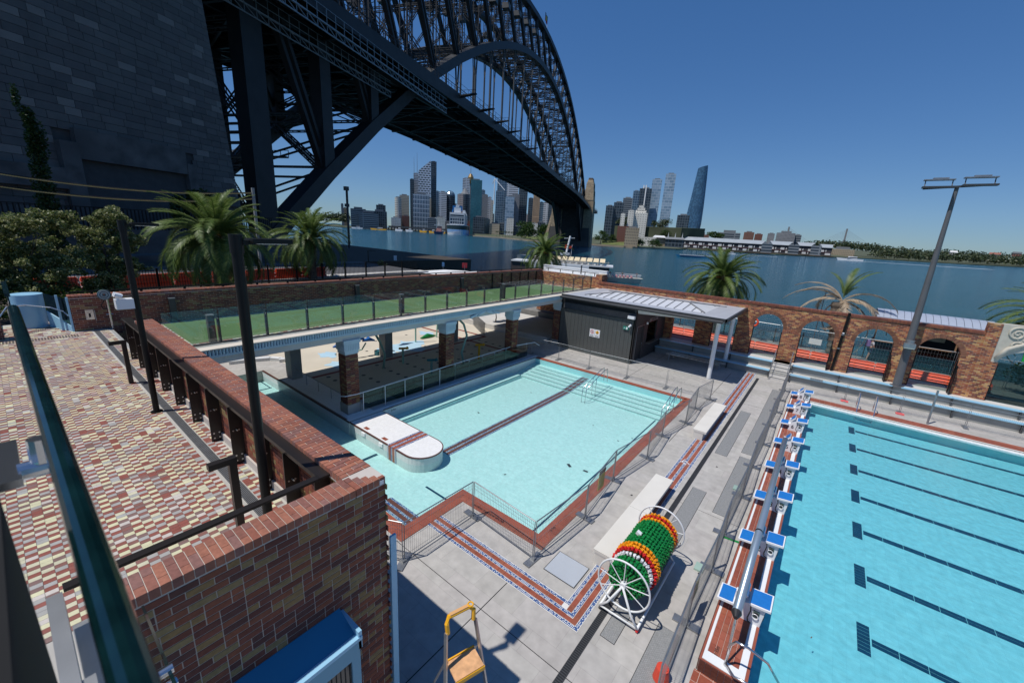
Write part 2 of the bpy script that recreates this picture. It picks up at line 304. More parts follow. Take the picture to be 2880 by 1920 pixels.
def pool_water(name, tint, bscale=9., strength=.25, refl=1.):
    m, n, l, b = nt(name); t = n.new('ShaderNodeBsdfTransparent'); t.inputs[0].default_value = (*tint, 1); g = n.new('ShaderNodeBsdfGlossy'); g.inputs['Roughness'].default_value = .03
    no = n.new('ShaderNodeTexNoise'); no.inputs['Scale'].default_value = bscale; no.inputs['Detail'].default_value = 3; no.inputs['Distortion'].default_value = .6; l.new(pos(n), no.inputs['Vector'])
    u = n.new('ShaderNodeBump'); u.inputs['Strength'].default_value = strength; u.inputs['Distance'].default_value = .05; l.new(no.outputs[0], u.inputs['Height']); l.new(u.outputs[0], g.inputs['Normal'])
    mx = n.new('ShaderNodeMixShader'); l.new(schlick(n, l, .02, refl, u.outputs[0]), mx.inputs[0]); l.new(t.outputs[0], mx.inputs[1]); l.new(g.outputs[0], mx.inputs[2]); l.new(mx.outputs[0], n['Material Output'].inputs[0]); return m
m_water1 = pool_water('shallow_pool_water', (.86, .96, .96)); m_water2 = pool_water('lap_pool_water', (.80, .95, .97), 7, .4)
def harbour_mat():
    m, n, l, b = nt('harbour_water'); P = pos(n)
    b.inputs['Roughness'].default_value = .12; b.inputs['IOR'].default_value = 1.33; b.inputs['Specular IOR Level'].default_value = .5
    mp = n.new('ShaderNodeMapping'); mp.inputs['Rotation'].default_value = (0, 0, .5); mp.inputs['Scale'].default_value = (1, 2.2, 1); l.new(P, mp.inputs[0])
    t1 = n.new('ShaderNodeTexNoise'); t1.inputs['Scale'].default_value = .35; t1.inputs['Detail'].default_value = 8; t1.inputs['Roughness'].default_value = .62; l.new(mp.outputs[0], t1.inputs['Vector'])
    t2 = n.new('ShaderNodeTexNoise'); t2.inputs['Scale'].default_value = .012; t2.inputs['Detail'].default_value = 4; l.new(mp.outputs[0], t2.inputs['Vector'])
    u = n.new('ShaderNodeBump'); u.inputs['Strength'].default_value = 1; u.inputs['Distance'].default_value = 1.1; l.new(t1.outputs[0], u.inputs['Height']); l.new(u.outputs[0], b.inputs['Normal'])
    r = ramp(n, [(.006, .045, .07), (.010, .07, .10), (.018, .10, .13)], False); l.new(t2.outputs[0], r.inputs[0]); l.new(r.outputs[0], b.inputs['Base Color']); return m
m_harbour = harbour_mat()
# ================================================================ THE SETTING
ZW = -4.2; ZT = 3.7
b = MB(); b.quad((-9000, -3000, ZW), (9000, -3000, ZW), (9000, 14000, ZW), (-9000, 14000, ZW)); struct('harbour_water', b, m_harbour)
# ground under and around the pool
b = MB()
def slabs(b, rects, z0, z1):
    for r in rects: b.box(*r, z0, z1)
# concourse at z=0, cut round the pools (strip pool, main pool, lap pool)
PX0, PX1, PX2 = -24.5, -8.3, -5.2          # strip pool left, strip pool right, main pool right
PY0, PY1, PY2 = 6.13, 8.5, 22.6
LX0, LX1, LY0, LY1 = .27, 42., 7.83, 27.95
slabs(b, [(-60, LX1, -8, PY0-.0), (-60, PX0, PY0, 31.3), (PX0, -15.3, PY1, PY2+.4), (PX0, -15.3, PY2+.4, 31.3), 
          (PX1+.001, LX0, PY0, PY1), (PX2, LX0, PY1, PY2), (-15.3, LX0, PY2, 31.3), (LX0, LX1, PY0, LY0), (LX0, LX1, LY1, 31.3)], -1.6, 0)
struct('concourse', b, m_con)
b = MB(); b.box(PX0, PX2, PY0-.1, PY2, -1.7, -.62); struct('shallow_pool_floor', b, m_pool)
b = MB(); b.box(LX0, LX1, LY0, LY1, -1.7, -.62); struct('lap_pool_floor', b, m_pool2)
b = MB(); b.quad((PX0, PY0, -.30), (PX1, PY0, -.30), (PX1, PY1, -.30), (PX0, PY1, -.30)); b.quad((-15.3, PY1, -.30), (PX2, PY1, -.30), (PX2, PY2, -.30), (-15.3, PY2, -.30))
struct('shallow_pool_water', b, m_water1)
b = MB(); b.quad((LX0, LY0, -.07), (LX1, LY0, -.07), (LX1, LY1-.02, -.07), (LX0, LY1-.02, -.07)); struct('lap_pool_water', b, m_water2)
# pool linings
b = MB(); t = .02
b.box(PX1-t, PX1, PY0, PY1-.0, -.62, -.03); b.box(PX0, PX1-t, PY0, PY0+t, -.62, -.03); b.box(PX1, PX2-t, PY1, PY1+t, -.62, -.03); b.box(PX2-t, PX2, PY1, PY2, -.62, -.03); b.box(-15.3, PX2-t, PY2-t, PY2, -.62, -.03)
b.box(LX0, LX0+t, LY0, LY1, -.62, -.02); b.box(LX0+t, LX1, LY0, LY0+t, -.62, -.02); b.box(LX0+t, LX1, LY1-t, LY1, -.62, -.02)
struct('pool_wall_lining', b, m_poolw)
# shallow pool: bench ledge along the left wall, dark edge lines, steps at the far end
b = MB(); b.box(-15.28, -14.55, 10.2, 20.0, -.62, -.45); b.box(-15.28, PX2-.02, 20.1, PY2-.02, -.62, -.55)
for i in range(1, 5): b.box(-15.28+.0, PX2-.02, 20.1+i*.48, PY2-.02, -.55+(i-1)*.05, -.55+i*.05)
struct('pool_steps', b, m_pool)
b = MB()
for i in range(5): b.box(-14.6+.0, PX2-.3, 20.1+i*.48, 20.14+i*.48, -.546+i*.05, -.542+i*.05)
b.box(-14.62, -14.55, 10.2, 20.0, -.447, -.443); b.box(PX2-.62, PX2-.56, 8.6, 20.1, -.618, -.612); b.box(-10.0, -8.4, 8.30, 8.38, -.618, -.612)
for y in (6.95, 7.0): pass
b.box(-13.2, -13.05, 6.2, 8.4, -.618, -.612); b.box(-23.2, -23.1, 6.2, 8.4, -.618, -.612); b.box(-24.4, -23.2, 8.3, 8.36, -.618, -.612)
struct('pool_edge_lines', b, m_navy)
def band(name, rects, m, z, h=.004):
    b = MB()
    for r in rects: b.box(*r, z, z+h)
    return struct(name, b, m)
# the double terracotta band between blue and white mosaic, on land, over the platform and under water
def double_band(x0, x1, y0, y1, z, along):
    """along='x': runs in x; widths stacked in y"""
    w = (y1-y0) if along == 'x' else (x1-x0); parts_t = [(.17, .42), (.58, .83)]; parts_m = [(.02, .17), (.42, .58), (.83, .98)]
    f = lambda a, c: (x0, x1, y0+a*w, y0+c*w) if along == 'x' else (x0+a*w, x0+c*w, y0, y1)
    return [f(*p) for p in parts_t], [f(*p) for p in parts_m], [f(0, 1)]
BT = []; BM = []; BW = []
for seg in [(-7.85, -2.84, 6.60, 7.17, .004, 'x'), (-3.41, -2.84, 7.17, 12.0, .004, 'y'), (-3.41, -2.84, 12.0, 31.2, .004, 'y')]:
    t_, m_, w_ = double_band(*seg)
    if seg[5] == 'x': t_ = [(r[0], -2.84-(7.17-(r[2]+r[3])/2) if False else r[1], r[2], r[3]) for r in t_]
    BT += t_; BM += m_; BW += w_
# corner: let the x-runs and y-runs meet in an L instead of crossing
def Lrun(x0, xc, yc, y1, off, w, z, nm, m):
    # band of width w whose outer edge sits off inside the outer corner (xc, yc)
    b = MB(); xo = xc-off; yo = yc+off
    b.box(x0, xo, yo, yo+w, z, z+.004); b.box(xo-w, xo, yo+w, y1, z, z+.004); return b
m_wgrout = mat('white_grout_edge', (.68, .66, .62), .5, var=.03)
bm = MB()
for off, w in ((.0, .57),):
    q = Lrun(-7.85, -2.84, 6.60, 31.2, off, w, .003, '', None); bm.add(q.v, q.f)
struct('mosaic_bed', bm, m_wgrout)
bm = MB()
for off, w in ((.015, .078), (.245, .08), (.475, .078)):
    q = Lrun(-7.85, -2.84, 6.60, 31.2, off, w, .008, '', None); bm.add(q.v, q.f)
struct('mosaic_border', bm, m_mosaic)
bt = []
for off in (.105, .335):
    wd = .13; xo = -2.84-off; yo = 6.60+off
    bt += [(-7.85, xo-wd, yo, yo+wd), (xo-wd, xo, yo, 31.2)]
db = MB(); db.box(-7.85, -2.95, 6.71, 6.83, .004, .0075); dbo = struct('terracotta_band', db, m_terra_p)
L_ = []
for (x0, x1, y0, y1) in bt:
    if x1-x0 > y1-y0:
        n_ = int((x1-x0)/.2)
        for i in range(n_): L_.append((x0+i*.2+.003, x0+(i+1)*.2-.003, y0+.002, y1-.002))
    else:
        n_ = int((y1-y0)/.2)
        for i in range(n_): L_.append((x0+.002, x1-.002, y0+i*.2+.003, y0+(i+1)*.2-.003))
L_.sort(key=lambda r: r[0]**2+r[2]**2); cm = {}
for r in L_[:290]:
    k_ = (round(r[1]-r[0], 3), round(r[3]-r[2], 3))
    if k_ not in cm: q_ = MB(); q_.box(-k_[0]/2, k_[0]/2, -k_[1]/2, k_[1]/2, 0, .008); cm[k_] = unit_mesh('band_tile', q_, m_terra_o)
    inst(cm[k_], 'band_tile', dbo, ((r[0]+r[1])/2, (r[2]+r[3])/2, .006))
# underwater bands
UB = [double_band(-10.4, -8.32, 6.60, 7.17, 0, 'x'), double_band(-11.5, -10.93, 10.35, 20.1, 0, 'y')]
ut = MB(); um = MB()
for t_, m_, w_ in UB:
    for r in t_: ut.box(*r, -.612, -.606)
    for r in m_: um.box(*r, -.615, -.609)
for i in range(5):
    t_, m_, w_ = double_band(-11.5, -10.93, 20.14+i*.48, 20.1+(i+1)*.48, 0, 'y')
    for r in t_: ut.box(*r, -.54+i*.05, -.535+i*.05)
    for r in m_: um.box(*r, -.542+i*.05, -.538+i*.05)
struct('underwater_band', ut, mat('wet_brown_tile', (.17, .055, .035), .4, var=.1)); struct('underwater_mosaic', um, m_mosaic)
# red tile copings
cop = MB()
def pieces(b, x0, x1, y0, y1, z, px, py, g=.006, h=.02):
    nx = max(1, round((x1-x0)/px)); ny = max(1, round((y1-y0)/py)); dx = (x1-x0)/nx; dy = (y1-y0)/ny
    for i in range(nx):
        for j in range(ny): b.box(x0+i*dx+g/2, x0+(i+1)*dx-g/2, y0+j*dy+g/2, y0+(j+1)*dy-g/2, z, z+h)
def pieces_parts(parent, rects, z, px, py, mats, g=.006, h=.02, limit=300, name='tile', cam_xy=(0, 0)):
    """tiles one by one: the nearest as single parts, the rest joined"""
    L = []
    for (x0, x1, y0, y1) in rects:
        nx = max(1, round((x1-x0)/px)); ny = max(1, round((y1-y0)/py)); dx = (x1-x0)/nx; dy = (y1-y0)/ny
        for i in range(nx):
            for j in range(ny): L.append((math.hypot(x0+(i+.5)*dx-cam_xy[0], y0+(j+.5)*dy-cam_xy[1]), x0+(i+.5)*dx, y0+(j+.5)*dy, dx-g, dy-g))
    L.sort(); cache = {}
    for k, (d, x, y, w, l_) in enumerate(L[:limit]):
        key = (round(w, 3), round(l_, 3))
        if key not in cache: q = MB(); q.box(-w/2, w/2, -l_/2, l_/2, 0, h); cache[key] = unit_mesh(name, q, mats[1])
        inst(cache[key], name, parent, (x, y, z))
    if L[limit:]:
        b = MB()
        for d, x, y, w, l_ in L[limit:]: b.box(x-w/2, x+w/2, y-l_/2, y+l_/2, z, z+h)
        o = b.build(name+'s', mats[0], parent); o['kind'] = 'stuff'
bed = MB(); bed.box(-9.7, PX1+.45, PY0-.45, PY0, -.02, .002); bed.box(PX1, PX1+.45, PY0, PY1-.45, -.02, .002); bed.box(PX1, PX2+.42, PY1-.45, PY1, -.02, .002); bed.box(PX2, PX2+.42, PY1, PY2+.35, -.02, .002); bed.box(-15.3, PX2, PY2, PY2+.35, -.02, .002)
bed.box(LX0, LX1, LY1, LY1+.75, -.02, .002)
copb = struct('shallow_pool_coping', bed, m_wgrout)
pieces_parts(copb, [(PX1, PX2+.42, PY1-.45, PY1-.20), (PX2+.17, PX2+.42, PY1-.20, PY2+.10), (PX1+.2, PX1+.45, PY0-.45, PY1-.45), (-9.6, PX1+.2, PY0-.45, PY0-.2)], .002, .25, .25, (m_terra_a, m_terra_o), limit=200, name='coping_tile')
cb = MB()
for r in [(PX1, PX2+.17, PY1-.20, PY1), (PX2, PX2+.17, PY1, PY2+.1), (PX1, PX1+.2, PY0-.2, PY1-.2), (-24, PX1, PY0-.2, PY0), (-15.3, PX2+.4, PY2+.0, PY2+.33)]: cb.box(*r, .002, .026)
cb.build('bullnose_edge', m_terra_p, copb)
# lap pool far coping and gutter
b = MB(); b.box(LX0, LX1, LY1-.30, LY1-.02, -.14, -.045); struct('overflow_gutter', b, mat('white_gutter_grating', (.72, .74, .73), .5, var=.2, scale=30))
b = MB(); pieces(b, LX0, 24, LY1+.02, LY1+.72, .002, .25, .24); struct('lap_pool_coping', b, m_terra_a)
b = MB(); b.box(LX0, 24, LY1-.02, LY1+.02, -.06, .016); b.box(LX0, 24, LY1+.72, LY1+.75, 0, .012); struct('white_coping_line', b, m_wgrout)
# lane lines and T marks on the lap pool floor
for k in range(8):
    y = 9.1+2.5*k
    o = struct('lane_line', (lambda q: (pieces(q, 2.48, 24, y-.125, y+.125, -.618, .5, .125, .012, .004), pieces(q, 2.2, 2.46, y-.5, y+.5, -.618, .26, .125, .012, .004), q)[2])(MB()), m_navy)
# starting-block platform (0.3 m high)
plat = MB(); plat.box(-.57, LX0, 7.55, LY1+.35, 0, .29); po = struct('block_platform', plat, m_wgrout)
pb = MB(); pb.box(-.575, -.535, 7.55, 28.3, .285, .302); pb.box(.225, .28, 7.55, 28.3, .285, .302); pb.box(-.535, .225, 7.55, 7.59, .285, .302); pb.build('edge_tile', m_terra_p, po)
pb = MB(); pb.box(-.533, -.483, 7.83, 28.2, .29, .304); pb.box(.10, .223, 7.6, 28.2, .29, .304); pb.box(-.533, .10, 7.6, 7.83, .29, .304); pb.build('white_band', m_white, po)
pieces_parts(po, [(-.48, .097, 7.835, 28.15)], .288, .115, .232, (m_terra_a, m_terra_o), limit=300, h=.014, name='red_tile')
sd_ = MB(); pieces(sd_, -.6, -.58, 7.55, 7.56, 0, .1, .1)
for zz in (0, .1, .2):
    for i in range(7): sd_.box(-.57+i*.12+.004, -.57+(i+1)*.12-.004, 7.53, 7.55, zz+.004, zz+.096)
    for j in range(60): sd_.box(-.59, -.57, 7.55+j*.15+.004, 7.7+j*.15-.004, zz+.004, zz+.096)
sd_.build('side_tile', m_dterra, po)
text_mb('1·35m', .10, frame((-.33, 7.95, .306), (.0, 1, 0), (-1, 0, 0))).build('depth_mark', m_txt, po)
b = MB(); b.box(-.62, 3, 5.4, 7.53, 0.0, .006); struct('near_red_paving', b, m_terra)
text_mb('CAUTION SHALLOW WATER', .10, frame((-6.9, 8.17, .03), (1, 0, 0), (0, 1, 0))).build('painted_warning', m_txt, copb)
text_mb('0·7m', .12, frame((-5.0, 8.95, .03), (0, 1, 0), (-1, 0, 0))).build('depth_mark', m_txt, copb)
# concourse expansion joints, drains, cover plates
b = MB()
for r in [(-4.83, -4.81, 2.9, 7.0), (-8, 2.3, 5.62, 5.635), (-3.0, LX0, 12.98, 12.99), (-2.5, -1.2, 24.5, 24.51), (-16, -3, 25.3, 25.31), (-9, -8.98, 23, 31), (-4.2, -4.18, 17, 30)]: b.box(*r, -.01, .003)
struct('expansion_joint', b, m_dark)
b = MB(); b.box(-2.69, -2.53, 5.3, 30.2, -.02, .002); dr = struct('drain_channel', b, m_dark)
b = MB()
for i in range(480): b.box(-2.68, -2.54, 5.32+i*.052, 5.345+i*.052, .002, .009)
b.box(-2.69, -2.675, 5.3, 30.2, .002, .01); b.box(-2.545, -2.53, 5.3, 30.2, .002, .01); o = b.build('grating_bars', m_dgrey, dr); o['kind'] = 'stuff'
m_chk = grid_mat('chequer_plate', [(.30, .305, .30), (.33, .33, .325)], (.24, .24, .235), .05, .03, .008, rough=.45, plane='floor', var=.1, bump=.6)
b = MB()
for r in [(-2.42, -1.98, 17.45, 23.3), (-1.57, -1.13, 18.3, 28.6), (-2.42, -1.98, 8.9, 14.2), (-1.55, -1.1, 13.2, 17.9), (-1.52, -1.05, 5.2, 8.04), (-2.42, -2.1, 6.9, 7.9)]:
    b = MB(); b.box(r[0]-.012, r[1]+.012, r[2]-.012, r[3]+.012, -.01, .002); o = struct('cover_frame', b, m_dark); b = MB(); b.box(*r, 0, .007); b.build('cover_plate', m_chk, o)
b = MB(); b.box(-4.39, -3.47, 7.56, 8.38, -.01, .003); o = struct('hatch_frame', b, m_dark); b = MB(); b.box(-4.37, -3.49, 7.58, 8.36, 0, .012); b.build('access_hatch', mat('pale_hatch', (.42, .45, .49), .45, var=.04), o)
b = MB()
for i in range(14):
    for j in range(4): b.cyl(-15+i*.75, 24.0+j*1.6+(i % 2)*.3, 0, .003, .03, n=6)
for (x, y) in [(-1.2, 10.2), (-1.9, 11), (-3.9, 12.2), (-2.1, 16.3)]: b.cyl(x, y, 0, .003, .04, n=8)
struct('floor_studs', b, m_dark)
# white platform finger between the pools
def stadium(x0, x1, y0, y1, z0, z1):
    r = (y1-y0)/2; cy = (y0+y1)/2; pts = [(x0, y0, z0)]
    for i in range(17): a = -math.pi/2+math.pi*i/16; pts.append((x1-r+r*math.cos(a), cy+r*math.sin(a), z0))
    pts.append((x0, y1, z0)); return pts
fin = thing('tiled_platform', 'white tiled finger platform with rounded end between the shallow pools', 'platform', (-13, 9.3, 0))
b = MB(); b.prism(stadium(-15.285, -10.6, 8.49, 10.15, -.615, 0), (0, 0, .595)); b.build('platform_wall', m_wtilev, fin)
b = MB(); b.prism(stadium(-15.3, -10.63, 8.55, 10.12, -.02, 0), (0, 0, .026)); b.build('platform_top', m_wtile, fin)
b = MB(); b.prism(stadium(-15.3, -10.58, 8.48, 10.17, -.03, 0), (0, 0, .032)); b.build('brown_edge', m_dterra, fin)
t_, m_, w_ = double_band(-12.55, -11.95, 8.5, 10.15, 0, 'y'); b = MB(); b2 = MB()
for r in t_: b.box(*r, .006, .011)
for r in m_: b2.box(*r, .006, .011)
b.build('brown_stripe', m_terra_p, fin); b2.build('mosaic_stripe', m_mosaic, fin)
b = MB(); b2 = MB()
for r in t_: b.box(r[0], r[1], 8.475, 8.49, -.6, 0)
for r in m_: b2.box(r[0], r[1], 8.478, 8.492, -.6, 0)
b.build('brown_stripe', m_terra_p, fin); b2.build('mosaic_stripe', m_mosaic, fin)
for (x, y) in [(-14.3, 8.62), (-13.0, 8.62)]: b = MB(); pieces(b, x-.15, x+.15, y, y+.16, .006, .1, .08, .006, .006); b.build('corner_tiles', m_terra_p, fin)
for x in (-14.2, -12.95): b = MB(); b.box(x-.12, x+.12, 8.44, 8.49, -.22, -.08); b.build('white_skimmer', m_wplas, fin)
# white low wall on the left of the main pool, walkway, curved splash kerb
b = MB(); b.box(-15.55, -15.288, 10.15, 22.95, -.62, .03); wlw = struct('pool_side_kerb', b, m_wtilev)
b = MB(); b.box(-15.56, -15.33, 8.5, 22.95, .03, .05); b.build('white_top', m_white, wlw)
b = MB(); b.box(-15.34, -15.28, 10.2, 22.9, .02, .046); b.build('brown_edge', m_dterra, wlw)
text_mb('0·7m', .13, frame((-15.278, 10.75, -.12), (0, 1, 0), (0, 0, 1))).build('depth_mark', m_txt, wlw)
b = MB(); b.box(-24.5, -15.3, 8.47, 8.498, -.62, -.03); b.build('white_pool_wall', m_wtilev, wlw); b = MB(); b.box(-24.5, -15.3, 8.46, 8.55, -.028, .018); b.build('brown_kerb', m_dterra, wlw)
b = MB(); b.box(-22.3, -15.56, 8.62, 9.9, 0, .012); struct('white_walkway', b, m_wtile)
b = MB(); b.box(-17.1, -15.6, 9.9, 22.9, 0, .008); struct('grey_walkway', b, mat('walkway_grey', (.40, .42, .46), .6, var=.05))
# splash pad: pale floor, dark red kerb lines, blue splash shapes
b = MB(); b.box(-40, -17.15, 9.9, 30, 0, .006); struct('splash_pad', b, mat('splash_pad_floor', (.60, .54, .44), .7, var=.1, scale=.5, stain=.12))
m_rl = mat('red_line_paint', (.25, .055, .035), .6, var=.1)
b = MB(); b.box(-17.35, -17.12, 9.9, 24.3, .006, .014); b.box(-21.7, -21.45, 9.9, 24.3, .006, .014); b.box(-30, -17.1, 22.2, 22.45, .006, .014); b.box(-31, -21.7, 24.1, 24.35, .006, .014); b.box(-29.6, -29.35, 12, 24, .006, .014)
struct('kerb_line', b, m_rl)
def blob(cx, cy, rx, ry, seed, n=48, z=.012):
    q = random.Random(seed); ph = [q.random()*6.28 for _ in range(5)]
    return [(cx+(rx*(1+.22*math.sin(3*t+ph[0])+.16*math.sin(5*t+ph[1])+.1*math.sin(9*t+ph[2])))*math.cos(t), cy+(ry*(1+.2*math.sin(4*t+ph[3])+.12*math.sin(7*t+ph[4])))*math.sin(t), z) for t in [2*math.pi*i/n for i in range(n)]]
m_spl = mat('pale_blue_splash_paint', (.42, .60, .72), .6, var=.04)
for i, (cx, cy, rx, ry) in enumerate([(-22.6, 12.3, .9, .8), (-23.4, 17.6, 1.3, 1.6), (-23.1, 15.8, .8, .6), (-25.4, 21.2, .7, .5), (-25, 12.6, .7, .5)]):
    b = MB(); b.prism(blob(cx, cy, rx, ry, i+3), (0, 0, .004)); struct('splash_shape', b, m_spl)
b = MB(); b.prism(blob(-16.45, 12.4, .55, 1.0, 77, z=.01), (0, 0, .004)); b = MB(); b.box(-17.05, -16.0, 11.5, 13.4, .009, .016); struct('green_mat', b, mat('dark_green_mat', (.02, .14, .09), .8, var=.1))
b = MB()
for i in range(6):
    for j in range(9): b.cyl(-21.1+i*.72+(j % 2)*.3, 10.6+j*1.55, .006, .011, .12, n=10)
for i in range(10): b.cyl(-27.5+(i*1.7) % 5.2, 13+i*.95, .006, .011, .1, n=8)
struct('spray_grate', b, m_dgrey)
# ------------------------------------------------ terrace (left, z=3.7)
b = MB(); b.box(-23.2, -4.75, -9, 2.55, 3.3, 3.685); b.box(-6.06, -4.7, -9, -.5, 0, 3.2); struct('terrace_slab', b, m_con3)
TC = [(.26, .085, .065), (.60, .57, .37), (.235, .11, .09), (.36, .35, .325), (.25, .09, .07), (.55, .52, .37), (.21, .13, .115), (.53, .48, .43), (.37, .36, .34), (.24, .08, .06)]
LIGHT = [.15, .35, .55, .75, .85, .15, .55, .35]; DARKV = [.05, .25, .45, .65, .95]
tl_a = rmat('terrace_tile_joined', TC, 'attr', .55, .08, 8, .03, grime=.14); tl_o = rmat('terrace_tile_single', TC, 'obj', .55, .06, 8, .03)
ter = thing('tiled_terrace_floor', 'chequered terrace floor of cream, grey and dark red tiles', 'tiled floor', (-12, 0, ZT))
TX, TY = .085, .118
q = random.Random(5); L = []
nx = int((22.75-6.03)/TX); ny = int((2.4+6.2)/TY)
for i in range(nx):
    for j in range(ny):
        x = -6.03-(i+.5)*TX; y = 2.40-(j+.5)*TY
        if 1.98 < y < 2.16 and x < -6.0: continue
        if y < -.44-.0 and x > -6.0: continue
        # outside of what the camera can see: far below the left frame edge
        if y < x*.45+1.2-.0 and y < -.9 and x > -9: pass
        par = (i+j) % 2; r_ = q.random(); v = (q.choice(DARKV) if par else q.choice(LIGHT)) if r_ > .14 else q.choice(DARKV+LIGHT)
        L.append((math.hypot(x, y), x, y, v))
L.sort(); byval = {}
sing = [l for l in L if l[0] > 5.9 and l[2] > -3][:300]; ss = set(id(l) for l in sing)
vals = sorted(set(DARKV+LIGHT))
TM = {}
for v in vals:
    k = int(v*10) % len(TC); mm = mat('terrace_tile_%s' % ['dark_red', 'cream', 'brown', 'grey', 'red', 'pale_cream', 'umber', 'pinkish', 'mid_grey', 'deep_red'][k], TC[k], .55, var=.06, scale=8)
    qb = MB(); qb.box(-TX/2+.002, TX/2-.002, -TY/2+.002, TY/2-.002, -.012, 0); TM[v] = unit_mesh('tile', qb, mm)
for l in sing: inst(TM[l[3]], 'tile', ter, (l[1], l[2], ZT+.0005))
b = MB()
for l in L:
    if id(l) in ss: continue
    x, y, v = l[1], l[2], l[3]; b.box(x-TX/2+.002, x+TX/2-.002, y-TY/2+.002, y+TY/2-.002, ZT-.012, ZT, v)
for i in range(30):
    for j in range(26):
        x = -22.7-(i+.5)*TX; y = 1.5-(j+.5)*TY
        b.box(x-TX/2+.002, x+TX/2-.002, y-TY/2+.002, y+TY/2-.002, ZT-.012, ZT, q.choice(DARKV+LIGHT))
o = b.build('tiles', tl_a, ter); o['kind'] = 'stuff'
b = MB(); b.box(-25.6, -4.7, -9, 2.45, 3.6, 3.692); b.build('grout_bed', mat('pale_grout', (.42, .40, .36), .8), ter)
b = MB()  # tactile studs
for i in range(28):
    for j in range(5): b.box(-22.0-j*.09, -21.97-j*.09, -.55+i*.075, -.51+i*.075, ZT, ZT+.008)
for i in range(20):
    for j in range(4): b.box(-23.3-i*.06-.0, -23.27-i*.06, .05+j*.09+i*.05, .08+j*.09+i*.05, ZT, ZT+.008)
b.build('tactile_studs', m_dgrey, ter)
dch = MB(); dch.box(-22.75, -6.1, 1.99, 2.15, ZT-.03, ZT-.006); dc = struct('slot_drain', dch, m_dark)
b = MB()
for i in range(7): b.box(-22.75, -6.1, 1.995+i*.0225, 2.006+i*.0225, ZT-.01, ZT+.002)
b.build('drain_bars', m_gal, dc)
# ------------------------------------------------ brick parapets of the terrace
XC, YC, ZC = -4.34, 2.9, 5.03
br_me = {}
def brick_unit(w, l, h, m, name='brick'):
    k = (w, l, h, m.name)
    if k not in br_me: qb = MB(); qb.box(-w/2, w/2, -l/2, l/2, -h/2, h/2); br_me[k] = unit_mesh(name, qb, m)
    return br_me[k]
def brick_parts(parent, items, m_single, m_joined, limit, name):
    """items: (x,y,z,sx,sy,sz)"""
    items = sorted(items, key=lambda t: (t[0]**2+t[1]**2+(t[2]-8.4)**2))
    for t in items[:limit]: inst(brick_unit(round(t[3], 4), round(t[4], 4), round(t[5], 4), m_single, name), name, parent, t[:3])
    if items[limit:]:
        b = MB()
        for t in items[limit:]: b.box(t[0]-t[3]/2, t[0]+t[3]/2, t[1]-t[4]/2, t[1]+t[4]/2, t[2]-t[5]/2, t[2]+t[5]/2)
        o = b.build(name+'s', m_joined, parent); o['kind'] = 'stuff'
pa = thing('brick_parapet', 'long brick parapet with wide brick coping along the terrace edge', 'parapet', (-10.5, 2.7, ZT))
b = MB(); b.box(-17.2, XC-.012, 2.49, YC-.022, 0, 4.9); b.box(-17.2, XC-.004, 2.455, YC-.006, 4.9, ZC-.008); b.build('mortar_core', m_mortar, pa)
it = []; n = int((17.2-4.72)/.087)
for i in range(n):
    x = -4.70-(i+.5)*.087
    sp = [(2.45, 2.68), (2.69, 2.90)] if i % 2 else [(2.45, 2.56), (2.57, 2.79), (2.80, 2.90)]
    for a, c in sp: it.append((x, (a+c)/2, ZC-.05, .077, c-a-.004, .105))
brick_parts(pa, it, m_cop_o, m_cop_a, 300, 'coping_brick')
it = []
for c in range(14):
    z = 4.87-c*.086
    for i in range(54):
        x = -4.72-(i+.5+(c % 2)*.5)*.24
        if rnd.random() < .3: it += [(x-.06, 2.487, z, .11, .02, .074), (x+.06, 2.487, z, .11, .02, .074)]
        else: it.append((x, 2.487, z, .23, .02, .074))
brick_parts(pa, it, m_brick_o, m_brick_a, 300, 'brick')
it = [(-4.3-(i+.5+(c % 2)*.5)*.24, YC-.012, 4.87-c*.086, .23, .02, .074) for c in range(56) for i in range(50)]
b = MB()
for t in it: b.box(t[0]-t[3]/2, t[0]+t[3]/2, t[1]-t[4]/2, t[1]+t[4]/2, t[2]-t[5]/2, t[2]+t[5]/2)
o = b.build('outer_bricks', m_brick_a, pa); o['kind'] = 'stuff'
b = MB(); b.box(-17.1, -4.75, 2.44, 2.475, ZT-.01, ZT+.16); b.build('skirting', mat('pale_skirting', (.5, .45, .4), .7), pa)
pb_ = thing('brick_wall', 'brick wall end with mitred coping corner, in shade above the concourse', 'wall', (XC, 1.2, 0))
b = MB(); b.box(-4.70, XC-.008, .0, 2.4895, 0, 4.9); b.box(XC-.008-.3, XC-.008, 2.4895, YC-.022, 0, 4.9); b.box(-4.70, XC-.008, .0, 2.44, 4.9, ZC-.008); b.build('mortar_core', m_mortar, pb_)
it = []
for i in range(33):
    y = 2.885-(i+.5)*.087; xin = -4.70
    if y > 2.455: xin = -4.70+(y-2.455)*.8
    w = XC-xin
    if w > .2:
        if i % 2: it += [(xin+w*.33-.0, y, ZC-.052, w*.66-.005, .078, .105), (xin+w*.83, y, ZC-.052, w*.34-.005, .078, .105)]
        else: it += [(xin+w*.17, y, ZC-.052, w*.34-.005, .078, .105), (xin+w*.67, y, ZC-.052, w*.66-.005, .078, .105)]
    else: it.append((xin+w/2, y, ZC-.052, w, .078, .105))
brick_parts(pb_, it, m_cop_o, m_cop_a, 300, 'coping_brick')
it = []; q = random.Random(3)
for c in range(56):
    z = 4.865-c*.0862; y = 2.889
    if c % 2: it.append((XC-.012, y-.054, z, .02, .108, .074)); y -= .12
    while y > .12:
        if q.random() < .25: it.append((XC-.012, y-.055, z, .02, .108, .074)); y -= .12
        else: it.append((XC-.012, y-.115, z, .02, .23, .074)); y -= .24
brick_parts(pb_, it, m_brick_o, m_brick_a, 300, 'brick')
